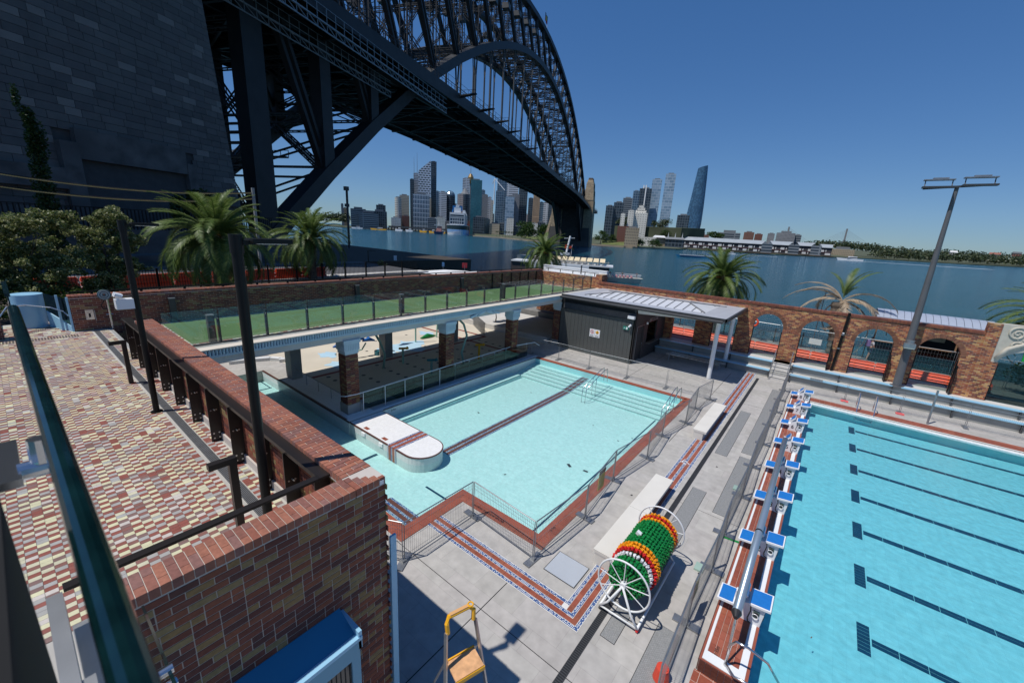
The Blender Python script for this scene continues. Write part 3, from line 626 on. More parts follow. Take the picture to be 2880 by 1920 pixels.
b = MB(); b.box(XC-.004, XC+.035, 2.93, 3.03, 0, 4.0); b.build('corner_flashing', m_lblue, pb_, label='pale blue corner flashing')
b = MB(); b.box(XC-.01, XC+.012, 2.8, 2.86, 4.93, 4.99); b.build('wall_sensor', m_wplas, pb_)
# blue projecting window hood on the shaded wall
wh = thing('window_box', 'pale blue projecting window hood on the shaded brick wall', 'window', (-4.1, 1.2, 2.8))
b = MB(); b.add([(XC+.002, -1.5, 3.36), (XC+.002, 2.12, 3.36), (-3.96, 2.12, 3.20), (-3.96, -1.5, 3.20)], [(0, 3, 2, 1)]); b.prism([(XC+.002, -1.5, 3.36), (XC+.002, 2.12, 3.36), (XC+.002, 2.12, 3.3), (XC+.002, -1.5, 3.3)], (.38, 0, -.16)); b.build('sloping_hood', mat('deep_blue_sheet', (.03, .21, .36), .35, var=.05), wh)
b = MB(); b.box(XC, -3.88, 2.12, 2.17, 3.02, 3.30); b.box(-3.96, -3.87, -1.5, 2.17, 3.16, 3.215); b.build('hood_edge', m_lblue, wh)
b = MB(); b.box(-3.955, -3.88, -1.5, 2.16, 3.02, 3.16); b.box(-3.95, -3.89, 2.02, 2.14, 1.2, 3.02); b.box(-3.95, -3.89, -1.5, 2.02, 2.9, 3.02); b.box(-3.95, -3.89, -1.5, 2.02, 1.2, 1.32); b.box(XC, -3.95, 2.10, 2.14, 1.2, 3.02); b.build('window_frame', m_mblue, wh)
b = MB(); b.box(-3.935, -3.92, -1.5, 2.02, 1.32, 2.9); b.build('window_pane', mat('dark_window', (.01, .02, .03), .08, var=0, spec=.8), wh)
b = MB()
for i in range(28): b.box(-3.92, -3.912, 2.0-i*.06, 2.02-i*.06-.03, 1.32, 2.9)
b.build('window_ribs', m_dark, wh)
# black handrail on the parapet posts
hr = thing('parapet_handrail', 'dark steel handrail on flat bolted posts inside the brick parapet', 'handrail', (-11, 2.3, ZT))
b = MB(); b.box(-18.2, -5.02, 2.30, 2.52, 4.93, 4.965); b.build('top_rail', m_bronze, hr)
b = MB(); b.box(-18.2, -5.02, 2.295, 2.30, 4.90, 4.965); b.box(-5.12, -5.02, -.12, 2.30, 4.93, 4.965); b.build('end_rail', m_bronze, hr)
post_pb = MB(); post_pb.box(-.012, .012, -.11, .11, 0, 1.22); post_me = unit_mesh('post', post_pb, m_bronze)
blt = MB()
for dy in (-.05, .05):
    for z in (.08, .19): blt.tube([(.012, dy, z), (.024, dy, z)], .018, 8)
    blt.tube([(.012, dy, .72), (.024, dy, .72)], .014, 8)
blt.tube([(-.1, .0, .74), (.1, .0, .74)], .012, 6)
blt_me = unit_mesh('bolts', blt, m_alu)
for x in [-17.5, -16.3, -15.1, -13.7, -12.41, -11.05, -9.75, -8.47, -7.2, -6.1, -5.1]:
    inst(post_me, 'post', hr, (x, 2.37, ZT)); p = hr.children[-1]; inst(blt_me, 'bolt_set', hr, (x, 2.36, ZT))
def lpost(x, y, lab):
    t = thing('bollard_rail', lab, 'rail', (x, y, ZT)); b = MB(); b.box(x-.05, x+.05, y-.05, y+.05, ZT, 4.86); b.build('post', m_bronze, t); b = MB(); b.box(x-.055, x+.055, y-.30, y+.055, 4.86, 4.95); b.build('arm', m_bronze, t)
lpost(-14.95, 1.83, 'short dark L-shaped rail on the terrace beside the far lamp post'); lpost(-6.47, 1.70, 'short dark L-shaped rail on the terrace beside the near lamp post')
def lamp(x, y, lab):
    t = thing('lamp_post', lab, 'lamp post', (x, y, ZT)); b = MB(); b.cyl(x, y, ZT, 8.1, .062, n=20); b.cyl(x, y, ZT, ZT+.02, .12, n=20); b.build('pole', m_black, t, smooth=False)
    b = MB(); b.cyl(x, y, 7.98, 8.2, .075, n=20); b.box(x-.04, x+.04, y, y+.22, 8.08, 8.13); b.build('bracket', m_black, t)
    b = MB(); b.box(x-.14, x+.14, y+.14, y+.6, 8.10, 8.155); b.build('lamp_head', m_black, t); b = MB(); b.box(x-.1, x+.1, y+.2, y+.55, 8.09, 8.10); b.build('lens', m_wplas, t); return t
lamp(-12.29, 1.85, 'tall black lamp post on the terrace, farther of the two'); lamp(-5.72, 1.85, 'tall black lamp post on the terrace, nearer of the two')
eb = thing('emergency_light', 'white emergency light box with two spot heads fixed to the far lamp post', 'light', (-12.29, 1.6, 6.4))
b = MB(); b.box(-12.44, -12.2, 1.50, 1.80, 6.28, 6.50); b.build('box', m_wplas, eb)
for dx in (-.07, .07): b = MB(); b.tube([(-12.3+dx, 1.55, 6.50), (-12.3+dx, 1.55, 6.56)], .02, 8); b.tube([(-12.3+dx, 1.62, 6.56), (-12.3+dx, 1.50, 6.61)], .05, 12); b.build('spot_head', m_wplas, eb)
# ------------------------------------------------ back brick parapet (behind the terrace and the turf deck)
def brick_slab(name, label, x0, x1, y0, y1, z0, z1, m, capm=None, cat='wall'):
    t = thing(name, label, cat, ((x0+x1)/2, (y0+y1)/2, z0)); b = MB(); b.box(x0, x1, y0, y1, z0, z1); b.build('brick_face', m, t); return t
bw = thing('back_parapet', 'shaded brick parapet running behind the terrace and green turf deck', 'parapet', (-23.1, 15, ZT))
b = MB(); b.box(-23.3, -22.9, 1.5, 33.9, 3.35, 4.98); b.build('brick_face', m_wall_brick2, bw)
b = MB(); b.box(-23.33, -22.87, 1.5, 33.93, 4.98, 5.0); b.build('mortar_bed', m_mortar, bw)
it = [(-23.1+dx, 1.55+i*.1, 5.05, w, .088, .11) for i in range(323) for dx, w in ((-.115, .22), (.115, .22))]
brick_parts(bw, it, m_cop_o, m_cop_a, 0, 'coping_brick')
rl = thing('back_handrail', 'thin black handrail on small feet above the back brick parapet', 'handrail', (-23.1, 15, 5.1))
b = MB(); b.box(-23.14, -23.06, 1.5, 33.8, 5.20, 5.245); b.build('rail', m_black, rl)
fb = MB(); fb.box(-.04, .04, -.04, .04, 0, .10); fm = unit_mesh('foot', fb, m_black)
for i in range(22): inst(fm, 'foot', rl, (-23.1, 2.2+i*1.5, 5.10))
# gap on the left: brick pier and the pale blue spiral enclosure
lw = thing('brick_pier', 'short shaded brick wall at the left edge beside the blue stair drum', 'wall', (-22.9, -1.5, ZT))
b = MB(); b.box(-23.2, -22.75, -6, -.25, 3.4, 4.92); b.build('brick_face', m_wall_brick2, lw); b = MB(); b.box(-23.25, -22.7, -6, -.22, 4.92, 5.0); b.build('cap', m_white, lw)
st = thing('stair_drum', 'pale blue stair drum with curved sides and handrail beside the terrace', 'stair', (-24.6, .6, ZT))
b = MB(); b.cyl(-24.75, .52, 3.4, 5.02, .42, .46, n=40); b.build('drum', m_lblue, st, smooth=False)
b = MB(); b.tube([(-24.05, -.25+.0, 4.3), (-24.3, -.02, 4.62), (-24.25, .45, 4.66), (-23.6, 1.05, 4.6), (-23.05, 1.33, 4.5), (-22.95, 1.42, 4.32)], .022, 8); b.build('handrail', m_ss, st)
b = MB()
for (x0, y0, x1, y1, z) in [(-24.2, -.5, -23.2, -.45, 4.1), (-24.4, .95, -23.0, 1.45, 4.05)]: b.hexa([(x0, y0, 3.3), (x1, y1, 3.3), (x1+.03, y1+.03, 3.3), (x0+.03, y0+.03, 3.3), (x0, y0, z+.3), (x1, y1, z-.15), (x1+.03, y1+.03, z-.15), (x0+.03, y0+.03, z+.3)])
b.box(-26.5, -23.3, -.6, -.5, 3.0, 4.3); b.build('curved_panel', m_lblue, st)
b = MB(); b.box(-22.98, -22.9, 1.44, 1.51, 3.6, 5.05); b.box(-23.4, -23.33, 1.2, 1.27, 3.6, 5.1); b.build('blue_post', m_lblue, st)
b = MB(); b.hexa([(-24.4, .98, 3.8), (-23.0, 1.46, 3.8), (-23.0, 1.475, 3.8), (-24.4, .995, 3.8), (-24.4, .98, 5.05), (-23.0, 1.46, 4.98), (-23.0, 1.475, 4.98), (-24.4, .995, 5.05)]); b.build('glass_panel', m_glass_b, st)
dp = thing('dust_bin_recess', 'stainless steel hatch with open lid set in the shaded brick parapet', 'hatch', (-22.9, 2.0, 4.3))
b = MB(); b.box(-22.9, -22.885, 1.88, 2.12, 4.12, 4.52); b.build('plate', m_ss, dp); b = MB(); b.box(-22.885, -22.75, 2.13, 2.15, 4.1, 4.5); b.build('lid', m_gal, dp); b = MB(); b.box(-22.884, -22.88, 1.97, 2.03, 4.22, 4.38); b.build('opening', m_dark, dp)
sg = thing('cable_reel_stand', 'round coiled-hose reel on a steel stand before the back parapet', 'reel', (-22.75, 2.55, ZT))
b = MB(); b.tube([(-22.76, 2.56, ZT), (-22.76, 2.56, 4.95)], .035, 10); b.tube([(-22.76, 2.45, 4.3), (-22.76, 2.66, 4.3)], .02, 8); b.build('post', m_ss, sg)
for k in range(5): b = MB(); b.torus((-22.72-.0*k, 2.5, 5.1), .19-.035*k, .018, ax=(1, -.1, .15), n=28, k=6); b.build('coil', [mat('hose_teal', (.10, .16, .16), .4), m_alu][k % 2] if k < 2 else bpy.data.materials['hose_teal'] if k % 2 == 0 else m_alu, sg, smooth=True)
b = MB(); b.tube([(-22.78, 2.5, 4.9), (-22.7, 2.35, 4.7), (-22.75, 2.4, 4.55), (-22.76, 2.55, 4.5)], .015, 6); b.build('hose_tail', m_black, sg)
# ------------------------------------------------ turf deck on its columns
b = MB(); b.box(-23.3, -16.2, 2.95, 33.9, 3.52, 3.688); struct('deck_slab', b, m_con3)
b = MB(); pieces(b, -22.85, -16.55, 2.95, 33.85, ZT-.012, .11, 1.6, .004, .012)
b = MB(); b.box(-22.88, -16.5, 2.95, 33.88, 3.688, 3.70); struct('deck_tile_border', b, grid_mat('deck_border_tiles', TC, (.42, .40, .36), .1, .1, .003, rough=.6, plane='floor', var=.05, bump=0))
b = MB(); b.box(-22.5, -18.35, 4.1, 33.4, 3.70, 3.71); struct('turf', b, m_turf)
bf = thing('deck_beam', 'long pale concrete deck edge beam with scalloped blue band above the brick columns', 'beam', (-16, 18, 3.5))
b = MB(); b.box(-16.55, -15.98, 2.95, 33.9, 3.5, 4.02); b.build('beam', m_con2, bf); b = MB(); b.box(-16.52, -15.86, 2.93, 33.9, 4.02, 4.06); b.build('cream_cap', m_cream, bf)
b = MB(); n = 300
for i in range(n):
    y = 3.0+i*(33.8-3.0)/n; d = (33.8-3.0)/n
    b.prism([(-15.978, y, 3.82), (-15.90, y+d*.15, 3.82), (-15.885, y+d*.5, 3.82), (-15.90, y+d*.85, 3.82), (-15.978, y+d, 3.82)], (0, 0, .2))
o = b.build('scallops', m_lbconc, bf); o['kind'] = 'stuff'
b = MB(); b.box(-15.97, -15.90, 2.95, 33.9, 3.74, 3.82); b.build('band', m_lbconc, bf)
b = MB(); b.box(-22.9, -22.4, 3, 33.9, 3.2, 3.52); b.build('rear_beam', m_con3, bf)
# ornament on the beam
b = MB()
for dy, dz, l_ in [(-1.0, .02, .7), (-.4, .10, .8), (.3, .08, .8), (.9, .0, .6)]: b.cbox((-15.93, 17.9+dy, 3.62+dz), .1, l_, .12, 0, m=Matrix.Rotation(.25 if dy < 0 else -.25, 3, 'X'))
b.build('relief_ornament', m_capm, bf)
def column(y, lab, single):
    t = thing('brick_column', lab, 'column', (-16.3, y, 0)); x = -16.3; h = .3
    b = MB(); b.box(x-h-.03, x+h+.03, y-h-.03, y+h+.03, 0, .47); b.build('plinth', m_con3, t)
    b = MB(); b.box(x-h+.01, x+h-.01, y-h+.01, y+h-.01, .47, 2.85); b.build('mortar_core', m_mortar, t)
    it = []
    for c in range(27):
        z = .52+c*.0865
        for k in range(3):
            for f in range(2):
                o = -.3+(k+.5)*.2+(0.0 if c % 2 else 0)
                w = .19 if c % 2 else (.24 if k == 1 else .165)
                oo = o if c % 2 else (-.205, 0, .205)[k]
                if f == 0: it.append((x+oo, y-h+.0, z, w, .02, .074))
                else: it.append((x+h-.0, y+oo, z, .02, w, .074))
    if single: brick_parts(t, it, m_brick_o, m_brick_a, 200, 'brick')
    else: brick_parts(t, it, m_brick_o, m_brick_a, 0, 'brick')
    b = MB(); b.box(x-h-.02, x+h+.02, y-h-.02, y+h+.02, 2.85, 3.0); b.box(x-h-.06, x+h+.06, y-h-.06, y+h+.06, 3.0, 3.35); b.box(x-h-.10, x+h+.10, y-h-.10, y+h+.10, 3.35, 3.5)
    for k in range(9):
        for zz in (3.02,): b.box(x+h+.06, x+h+.075, y-.33+k*.08, y-.29+k*.08, zz, 3.3); b.box(x-.33+k*.08, x-.29+k*.08, y-h-.075, y-h-.06, zz, 3.3)
    b.build('capital', m_capm, t)
column(9.15, 'brick column with pale blue capital, nearest to the white platform', True); column(15.05, 'second brick column from the platform, in the middle of the splash pad front', True)
column(20.95, 'third brick column from the platform, before the dark shed end', False); column(26.85, 'brick column at the left corner of the grey clad shed', False)
for y, lab in ((9.3, 'grey concrete rear column nearest the curved white kerb'), (15.2, 'grey concrete rear column in the middle of the splash pad'), (21.2, 'grey concrete rear column near the garden fence')):
    t = thing('concrete_column', lab, 'column', (-22.3, y, 0)); b = MB(); b.box(-22.65, -21.95, y-.28, y+.28, 0, 3.4); b.build('shaft', m_con3, t)
# glass balustrade of the deck: posts and panels
gb = thing('deck_balustrade', 'glass balustrade with dark posts along the front edge of the turf deck', 'balustrade', (-16.6, 18, 4.05))
pp = MB(); pp.box(-.03, .03, -.045, .045, 0, 1.02); pme = unit_mesh('post', pp, m_dgrey); cl = MB(); cl.cyl(.05, 0, .86, .9, .03, n=8); cme = unit_mesh('clamp', cl, m_ss)
gp = MB(); gp.box(-.006, .006, -.755, .755, .04, 1.24); gme = unit_mesh('glass_panel', gp, m_glass)
ge = MB(); ge.box(-.007, .007, -.755, .755, 1.24, 1.246); ge.box(-.007, .007, -.757, -.755, .04, 1.24); gem = unit_mesh('glass_edge', ge, m_gedge)
for i in range(20):
    y = 3.0+i*1.55
    if i: inst(pme, 'post', gb, (-16.68, y, 4.06)); inst(cme, 'clamp', gb, (-16.68, y, 4.06))
    if i < 19: inst(gme, 'glass_panel', gb, (-16.6, y+.775, 4.06)); inst(gem, 'panel_edge', gb, (-16.6, y+.775, 4.06))
b = MB(); b.box(-16.72, -16.53, 3.0, 33, 4.06, 4.085); b.build('base_channel', m_dgrey, gb)
for i, (x, y, lab) in enumerate([(-22.8, 4.6, 'dark post by the back parapet at the near end of the turf'), (-18.2, 4.72, 'dark post standing at the near front corner of the turf'), (-18.6, 13.76, 'dark post standing on the turf edge in the middle of the deck'), (-18.7, 22.8, 'dark post standing on the turf edge toward the harbour'), (-22.8, 13.6, 'dark post by the back parapet behind the middle of the turf'), (-22.8, 22.6, 'dark post by the back parapet toward the harbour')]):
    t = thing('shade_post', lab, 'post', (x, y, ZT), 'short posts on the turf deck'); b = MB(); b.box(x-.11, x+.11, y-.11, y+.11, ZT, 4.76); b.build('shaft', m_dgrey, t); b = MB(); b.box(x-.12, x+.12, y-.12, y+.12, 4.76, 4.79); b.build('cap', m_gal, t)
# harbour-end parapet of the deck
hp = thing('harbour_end_parapet', 'brick parapet with white cap and thin rail at the harbour end of the turf deck', 'parapet', (-19.3, 33.9, ZT))
b = MB(); b.box(-23.3, -16.7, 33.9, 34.3, 1, 4.95); b.build('brick_face', m_wall_brick, hp); b = MB(); b.box(-22.9, -16.75, 33.95, 35.6, 4.95, 5.0); b.build('white_cap', m_white, hp)
b = MB(); b.box(-16.7, -16.1, 33.3, 34.4, 1, 5.25); b.build('end_pier', m_wall_brick, hp)
b = MB(); b.box(-22.6, -16.8, 33.98, 34.03, 5.26, 5.31)
for x in (-22.3, -20.9, -19.5, -18.2, -17.2): b.box(x-.03, x+.03, 33.98, 34.03, 5.0, 5.26)
b.build('rail', m_bronze, hp)
b = MB(); b.cyl(-18.9, 34.5, 5.0, 5.75, .06, n=10); b.cyl(-18.9, 34.5, 5.7, 5.8, .08, n=10); b.build('flue', m_dgrey, hp)
b = MB(); b.box(-24, -16.8, 35.7, 36.0, 4.9, 5.35); b.box(-24, -16.8, 35.65, 36.05, 5.35, 5.42); b.build('white_upstand', m_white, hp)
inst_posts = [(-22.85, y) for y in (26.3, 27.6, 28.9, 30.2, 31.5, 32.8)]
for x, y in inst_posts: q_ = MB(); q_.box(x-.03, x+.03, y-.05, y+.05, ZT, 4.95); q_.build('inner_post', m_black, hp)
# ================================================================ BLEACHERS AND HARBOUR WALL
b = MB(); b.box(-9.95, 30, 31.2, 33.0, -.2, .44); b.box(-9.95, 30, 32.0, 33.0, .44, .88); struct('bleacher_steps', b, m_con3)
b = MB(); b.box(-9.95, 30, 32.1, 33.4, .88, .90); b.box(-9.95, 30, 31.4, 32.0, .44, .446); struct('bleacher_treads', b, m_con2)
for nm, lab, y, z, x0, x1 in [('bench_edge', 'long pale blue bench board on the lower bleacher step right of the stairs', 31.05, .45, -1.0, 24), ('bench_edge', 'long pale blue bench board on the upper bleacher step right of the stairs', 31.85, .9, -1.0, 24),
                              ('bench_edge', 'pale blue bench board on the lower bleacher step left of the stairs', 31.05, .45, -9.9, -2.15), ('bench_edge', 'pale blue bench board on the upper bleacher step left of the stairs', 31.85, .9, -9.9, -2.15)]:
    t = thing(nm, lab, 'bench', ((x0+x1)/2, y, z)); n = int((x1-x0)/2.4)
    for i in range(n): w = (x1-x0)/n; b = MB(); b.box(x0+i*w, x0+(i+1)*w-.012, y, y+.34, z, z+.05); b.build('board', m_lblue, t)
    b = MB()
    for i in range(n+1): b.box(x0+i*(x1-x0)/n-.03, x0+i*(x1-x0)/n+.03, y+.02, y+.15, z-.45, z)
    b.build('bracket', m_dgrey, t)
st = thing('concrete_stairs', 'small concrete stairs with dark nosings and steel rails between the bleachers', 'stairs', (-1.6, 31.4, 0))
for i in range(5): b = MB(); b.box(-2.1, -1.1, 30.75+i*.28, 33, i*.18, (i+1)*.18); b.build('step', m_con2, st); b = MB(); b.box(-2.1, -1.1, 30.745+i*.28, 30.79+i*.28, (i+1)*.18-.02, (i+1)*.18+.004); b.build('nosing', m_dgrey, st)
for x in (-2.08, -1.12): b = MB(); b.tube([(x, 30.6, 0), (x, 30.6, .85), (x, 32.0, 1.8), (x, 32.0, .9)], .022, 8); b.build('stair_rail', m_gal, st)
hw = thing('harbour_wall', 'long sunlit brick wall with arched openings between the pool and the harbour', 'wall', (0, 33.1, 1))
WY0, WY1 = 32.9, 33.35; ZS, ZA = 3.06, 3.98
arches = [(-6.5, -4.86), (-3.83, -2.05), (-1.02, .78), (1.8, 3.62), (4.64, 6.42)]
def arch_wall(b, x0, x1, xa, xb, ztop, n=14):
    r = (xb-xa)/2; cx = (xa+xb)/2
    for (y, s) in ((WY0, 1), (WY1, -1)):
        b.add([(x0, y, .88), (xa, y, .88), (xa, y, ZS), (x0, y, ZS)], [(0, 1, 2, 3)]); b.add([(xb, y, .88), (x1, y, .88), (x1, y, ZS), (xb, y, ZS)], [(0, 1, 2, 3)])
        b.add([(x0, y, ZS), (xa, y, ZS), (xa, y, ztop), (x0, y, ztop)], [(0, 1, 2, 3)]); b.add([(xb, y, ZS), (x1, y, ZS), (x1, y, ztop), (xb, y, ztop)], [(0, 1, 2, 3)])
        for i in range(n):
            a0 = math.pi-math.pi*i/n; a1 = math.pi-math.pi*(i+1)/n; p0 = (cx+r*math.cos(a0), ZS+(ZA-ZS)*math.sin(a0)); p1 = (cx+r*math.cos(a1), ZS+(ZA-ZS)*math.sin(a1))
            b.add([(p0[0], y, p0[1]), (p1[0], y, p1[1]), (p1[0], y, ztop), (p0[0], y, ztop)], [(0, 1, 2, 3)])
    for i in range(n):
        a0 = math.pi-math.pi*i/n; a1 = math.pi-math.pi*(i+1)/n; p0 = (cx+r*math.cos(a0), ZS+(ZA-ZS)*math.sin(a0)); p1 = (cx+r*math.cos(a1), ZS+(ZA-ZS)*math.sin(a1))
        b.add([(p0[0], WY0, p0[1]), (p1[0], WY0, p1[1]), (p1[0], WY1, p1[1]), (p0[0], WY1, p0[1])], [(0, 1, 2, 3)])
    for x in (xa, xb): b.add([(x, WY0, .88), (x, WY1, .88), (x, WY1, ZS), (x, WY0, ZS)], [(0, 1, 2, 3)])
b = MB(); edges = [-7.1]+[(arches[i][1]+arches[i+1][0])/2 for i in range(4)]+[7.05]
for i, (xa, xb) in enumerate(arches): arch_wall(b, edges[i], edges[i+1], xa, xb, 4.52)
for (x0, x1, z0, z1) in [(-7.69, -7.1, .88, 4.52), (-16.1, -9.4, .88, 4.52), (-9.4, -7.69, 3.3, 4.52)]: b.box(x0, x1, WY0, WY1, z0, z1)
b.box(7.05, 7.55, WY0-.03, WY1+.03, .88, 5.16); b.box(7.55, 7.85, WY0, WY1, .88, 3.1)
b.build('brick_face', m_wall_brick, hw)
b = MB()
for i in range(int((7.05+16.1)/.085)):
    x = -16.1+i*.085; b.box(x+.003, x+.082, WY0-.05, WY1+.05, 4.52, 4.66)
o = b.build('coping_bricks', rmat('dark_coping', [(.20, .07, .045), (.25, .09, .05), (.17, .06, .04)], 'attr'), hw); o['kind'] = 'stuff'
mr = rmat('arch_ring_brick', [(.20, .09, .055), (.26, .12, .07), (.17, .075, .05), (.23, .10, .06)], 'attr')
for i, (xa, xb) in enumerate(arches[1:]):
    b = MB(); r = (xb-xa)/2; cx = (xa+xb)/2; n = 36
    for k in range(n):
        a0 = math.pi*k/n+.006; a1 = math.pi*(k+1)/n-.006; P_ = []
        for rr, zz in ((0, 0), (.22, .22)):
            for a in (a0, a1): P_.append((cx+(r+rr)*math.cos(a), ZS+(ZA-ZS+zz)*math.sin(a)))
        b.hexa([(P_[0][0], WY0-.012, P_[0][1]), (P_[1][0], WY0-.012, P_[1][1]), (P_[1][0], WY0+.05, P_[1][1]), (P_[0][0], WY0+.05, P_[0][1]), (P_[2][0], WY0-.012, P_[2][1]), (P_[3][0], WY0-.012, P_[3][1]), (P_[3][0], WY0+.05, P_[3][1]), (P_[2][0], WY0+.05, P_[2][1])])
    b.build('arch_ring', mr, hw)
# opening jambs, glass gates in the arches
for i, (xa, xb) in enumerate(arches):
    b = MB(); b.box(xa, xa+.05, WY0+.02, WY0+.12, .9, 2.85); b.box(xb-.05, xb, WY0+.02, WY0+.12, .9, 2.85); b.box(xb-.03, xb, WY0-.35, WY0+.02, .9, 2.6) if i > 1 else None
    b.build('black_jamb', m_black, hw)
    b = MB(); b.box(xa+.05, xb-.05, WY0+.2, WY0+.212, .95, 2.75); b.build('glass_screen', m_glass, hw); b = MB(); b.box(xa+.05, xb-.05, WY0+.195, WY0+.217, 2.75, 2.78); b.build('screen_edge', m_dgrey, hw)
# carved relief panel
rp = thing('relief_panel', 'carved cream relief panel with scrolls over the wide arch at the right edge', 'relief', (8.5, 32.9, 4))
cxr = 9.8; pts = [(7.55, 32.92, 3.05)]
for i in range(13): a = math.pi-math.pi*.5*i/12; pts.append((cxr+2.0*math.cos(a), 32.92, 3.05+1.0*math.sin(a)))
pts += [(cxr, 32.92, 5.2), (7.55, 32.92, 5.2)]
b = MB(); b.prism(pts, (0, .35, 0)); b.build('panel', mat('carved_stone', (.52, .48, .40), .8, var=.1, scale=4, bump=.3, bscale=20), rp)
ms = bpy.data.materials['carved_stone']
for cx, cz, r0, tn in [(8.15, 4.75, .36, 1.4), (9.0, 4.6, .4, -1.3), (8.25, 4.1, .22, 1.2)]:
    b = MB(); b.tube([(cx+r0*(1-k/26)*math.cos(tn*k*.33+1), 32.9, cz+r0*(1-k/26)*math.sin(tn*k*.33+1)) for k in range(24)], .05, 6); b.build('scroll', ms, rp, smooth=True)
b = MB()
for k in range(16):
    q_ = random.Random(k); x = 8.0+q_.random()*.9; z = 4.0+q_.random()*.8; b.tube([(x, 32.88, z), (x, 32.94, z)], [.03, .05], 8)
b.build('bosses', ms, rp); b = MB(); b.tube([(7.7, 32.9, 3.3), (8.0, 32.88, 3.9), (8.5, 32.88, 4.25), (9.2, 32.9, 4.4)], [.09, .11, .09, .05], 8); b.build('leaf_scroll', ms, rp, smooth=True)
b = MB(); b.box(7.85, 11.6, WY0+.2, WY0+.215, .9, 3.1); b.build('wide_glass', m_glass_d, rp); b = MB(); b.box(7.86, 7.9, WY0+.05, WY0+.2, .9, 3.0); b.build('jamb', m_black, rp)
# drainpipe on the wall, big floodlight pole, small bracket light
dp = thing('drain_pipe', 'black drainpipe with a pale band standing against the harbour wall under the dead palm', 'pipe', (1.25, 32.8, .9))
b = MB(); b.tube([(1.05, 32.8, .9), (1.2, 32.8, 4.75)], .075, 10); b.build('pipe', m_black, dp); b = MB()
for z in (2.4, 3.3): b.tube([(1.05+.15*(z-.9)/3.85, 32.8, z), (1.05+.15*(z-.9)/3.85+.003, 32.8, z+.07)], .095, 10)
b.build('collar', m_gal, dp); b = MB(); b.cbox((1.15, 32.7, 3.45), .1, .05, .07); b.build('sensor', m_wplas, dp)
fl = thing('floodlight_pole', 'tall grey floodlight pole with twin lamp bars in front of the brick arches', 'light pole', (4.17, 32.1, .9))
b = MB(); b.tube([(4.17, 32.1, .9), (4.12, 32.1, 4.5), (4.05, 32.1, 12.0)], [.2, .17, .085], 14); b.cyl(4.17, 32.1, .9, .96, .32, n=12); b.build('pole', mat('grey_pole_paint', (.11, .11, .115), .5, var=.06), fl, smooth=False)
b = MB(); b.beam((2.75, 32.0, 11.95), (5.35, 32.0, 12.1), .1, .1); b.build('crossbar', m_dgrey, fl)
for cx in (3.3, 4.8):
    b = MB(); b.cbox((cx, 31.75, 12.02+(cx-4)*.05), 1.25, .42, .08, m=Matrix.Rotation(.05, 3, 'Y') if False else None); b.build('lamp_bar', m_dgrey, fl)
    b = MB(); b.cbox((cx, 32.05, 12.42+(cx-4)*.05), 1.2, .4, .05); b.cbox((cx+.05, 32.1, 12.5+(cx-4)*.05), .6, .25, .06); b.build('upper_lamp', m_gal, fl)
    b = MB()
    for d in (-.52, .52): b.beam((cx+d, 31.9, 12.05), (cx+d, 32.05, 12.4), .04, .04)
    b.build('bracket', m_dgrey, fl)
b = MB(); b.cyl(4.13, 31.95, 3.35, 3.75, .22, .2, n=16); b.cbox((4.13, 31.78, 3.45), .5, .35, .26); b.build('pole_light_housing', m_gal, fl); b = MB(); b.cbox((4.13, 31.7, 3.32), .44, .3, .04); b.build('pole_light_lens', mat('lamp_lens', (.35, .42, .38), .2), fl)
# white sign, chair on the bleachers
b = MB(); b.box(.05, .75, 31.1, 31.5, .92, .94); b.box(.05, .75, 31.5, 31.53, .5, .94); pal = b
ch = thing('loose_panel', 'small grey slatted panel lying on the lower bleacher board beside the stairs', 'panel', (.4, 31.2, .5))
for i in range(6): b = MB(); b.box(.1+i*.11, .19+i*.11, 31.0, 31.35, .52, .54); b.build('slat', m_alu, ch)
# ------------------------------------------------ shed and canopy
sh = thing('clad_shed', 'dark grey clad shed with louvre strip and serving window under the canopy', 'shed', (-13, 28.5, 0))
n = 19; w = (15.9-10.0)/n
for i in range(n): b = MB(); b.box(-15.9+i*w+.006, -15.9+(i+1)*w-.006, 26.5, 26.53, 0, 3.12); b.build('panel', mat('cladding_sheet', (.075, .08, .078), .42, var=.05) if i == 0 else bpy.data.materials['cladding_sheet'], sh)
m_cl = bpy.data.materials['cladding_sheet']
b = MB(); b.box(-15.95, -9.98, 26.53, 26.7, 0, 4.0); b.box(-15.95, -15.8, 26.7, 32.9, 0, 4.0); b.box(-15.9, -10, 26.7, 26.75, 3.1, 4.0); b.build('front_wall', m_dark, sh)
b = MB()
b.box(-10.1, -9.98, 26.5, 27.05, 0, 4.0); b.box(-10.1, -9.98, 28.35, 29.1, 0, 4.0); b.box(-10.1, -9.98, 27.05, 28.35, 2.55, 4.0); b.box(-10.1, -9.98, 29.1, 31.1, 2.6, 4.0); b.box(-10.1, -9.98, 29.1, 31.1, 0, 1.1); b.box(-10.1, -9.98, 31.1, 32.9, 0, 4.0); b.box(-10.16, -10.1, 27.05, 28.35, 0, 2.55)
b.build('side_wall', mat('shed_side', (.06, .055, .055), .5, var=.06), sh)
b = MB(); b.box(-9.985, -9.95, 27.0, 27.06, 0, 2.55); b.box(-9.985, -9.96, 27.0, 28.4, 2.55, 2.6); b.build('door_frame', m_gal, sh); b = MB(); b.box(-9.97, -9.93, 28.1, 28.2, 1.2, 1.28); b.build('door_handle', m_ss, sh)
b = MB(); b.box(-10.0, -9.7, 29.1, 31.1, 1.06, 1.1); b.build('counter', m_gal, sh)
b = MB(); b.box(-15.7, -9.95, 26.44, 26.5, 3.56, 3.6); b.box(-15.7, -9.95, 26.44, 26.5, 3.1, 3.14); b.box(-10.0, -9.95, 26.44, 26.5, 3.1, 3.6); b.build('louvre_frame', m_dgrey, sh)
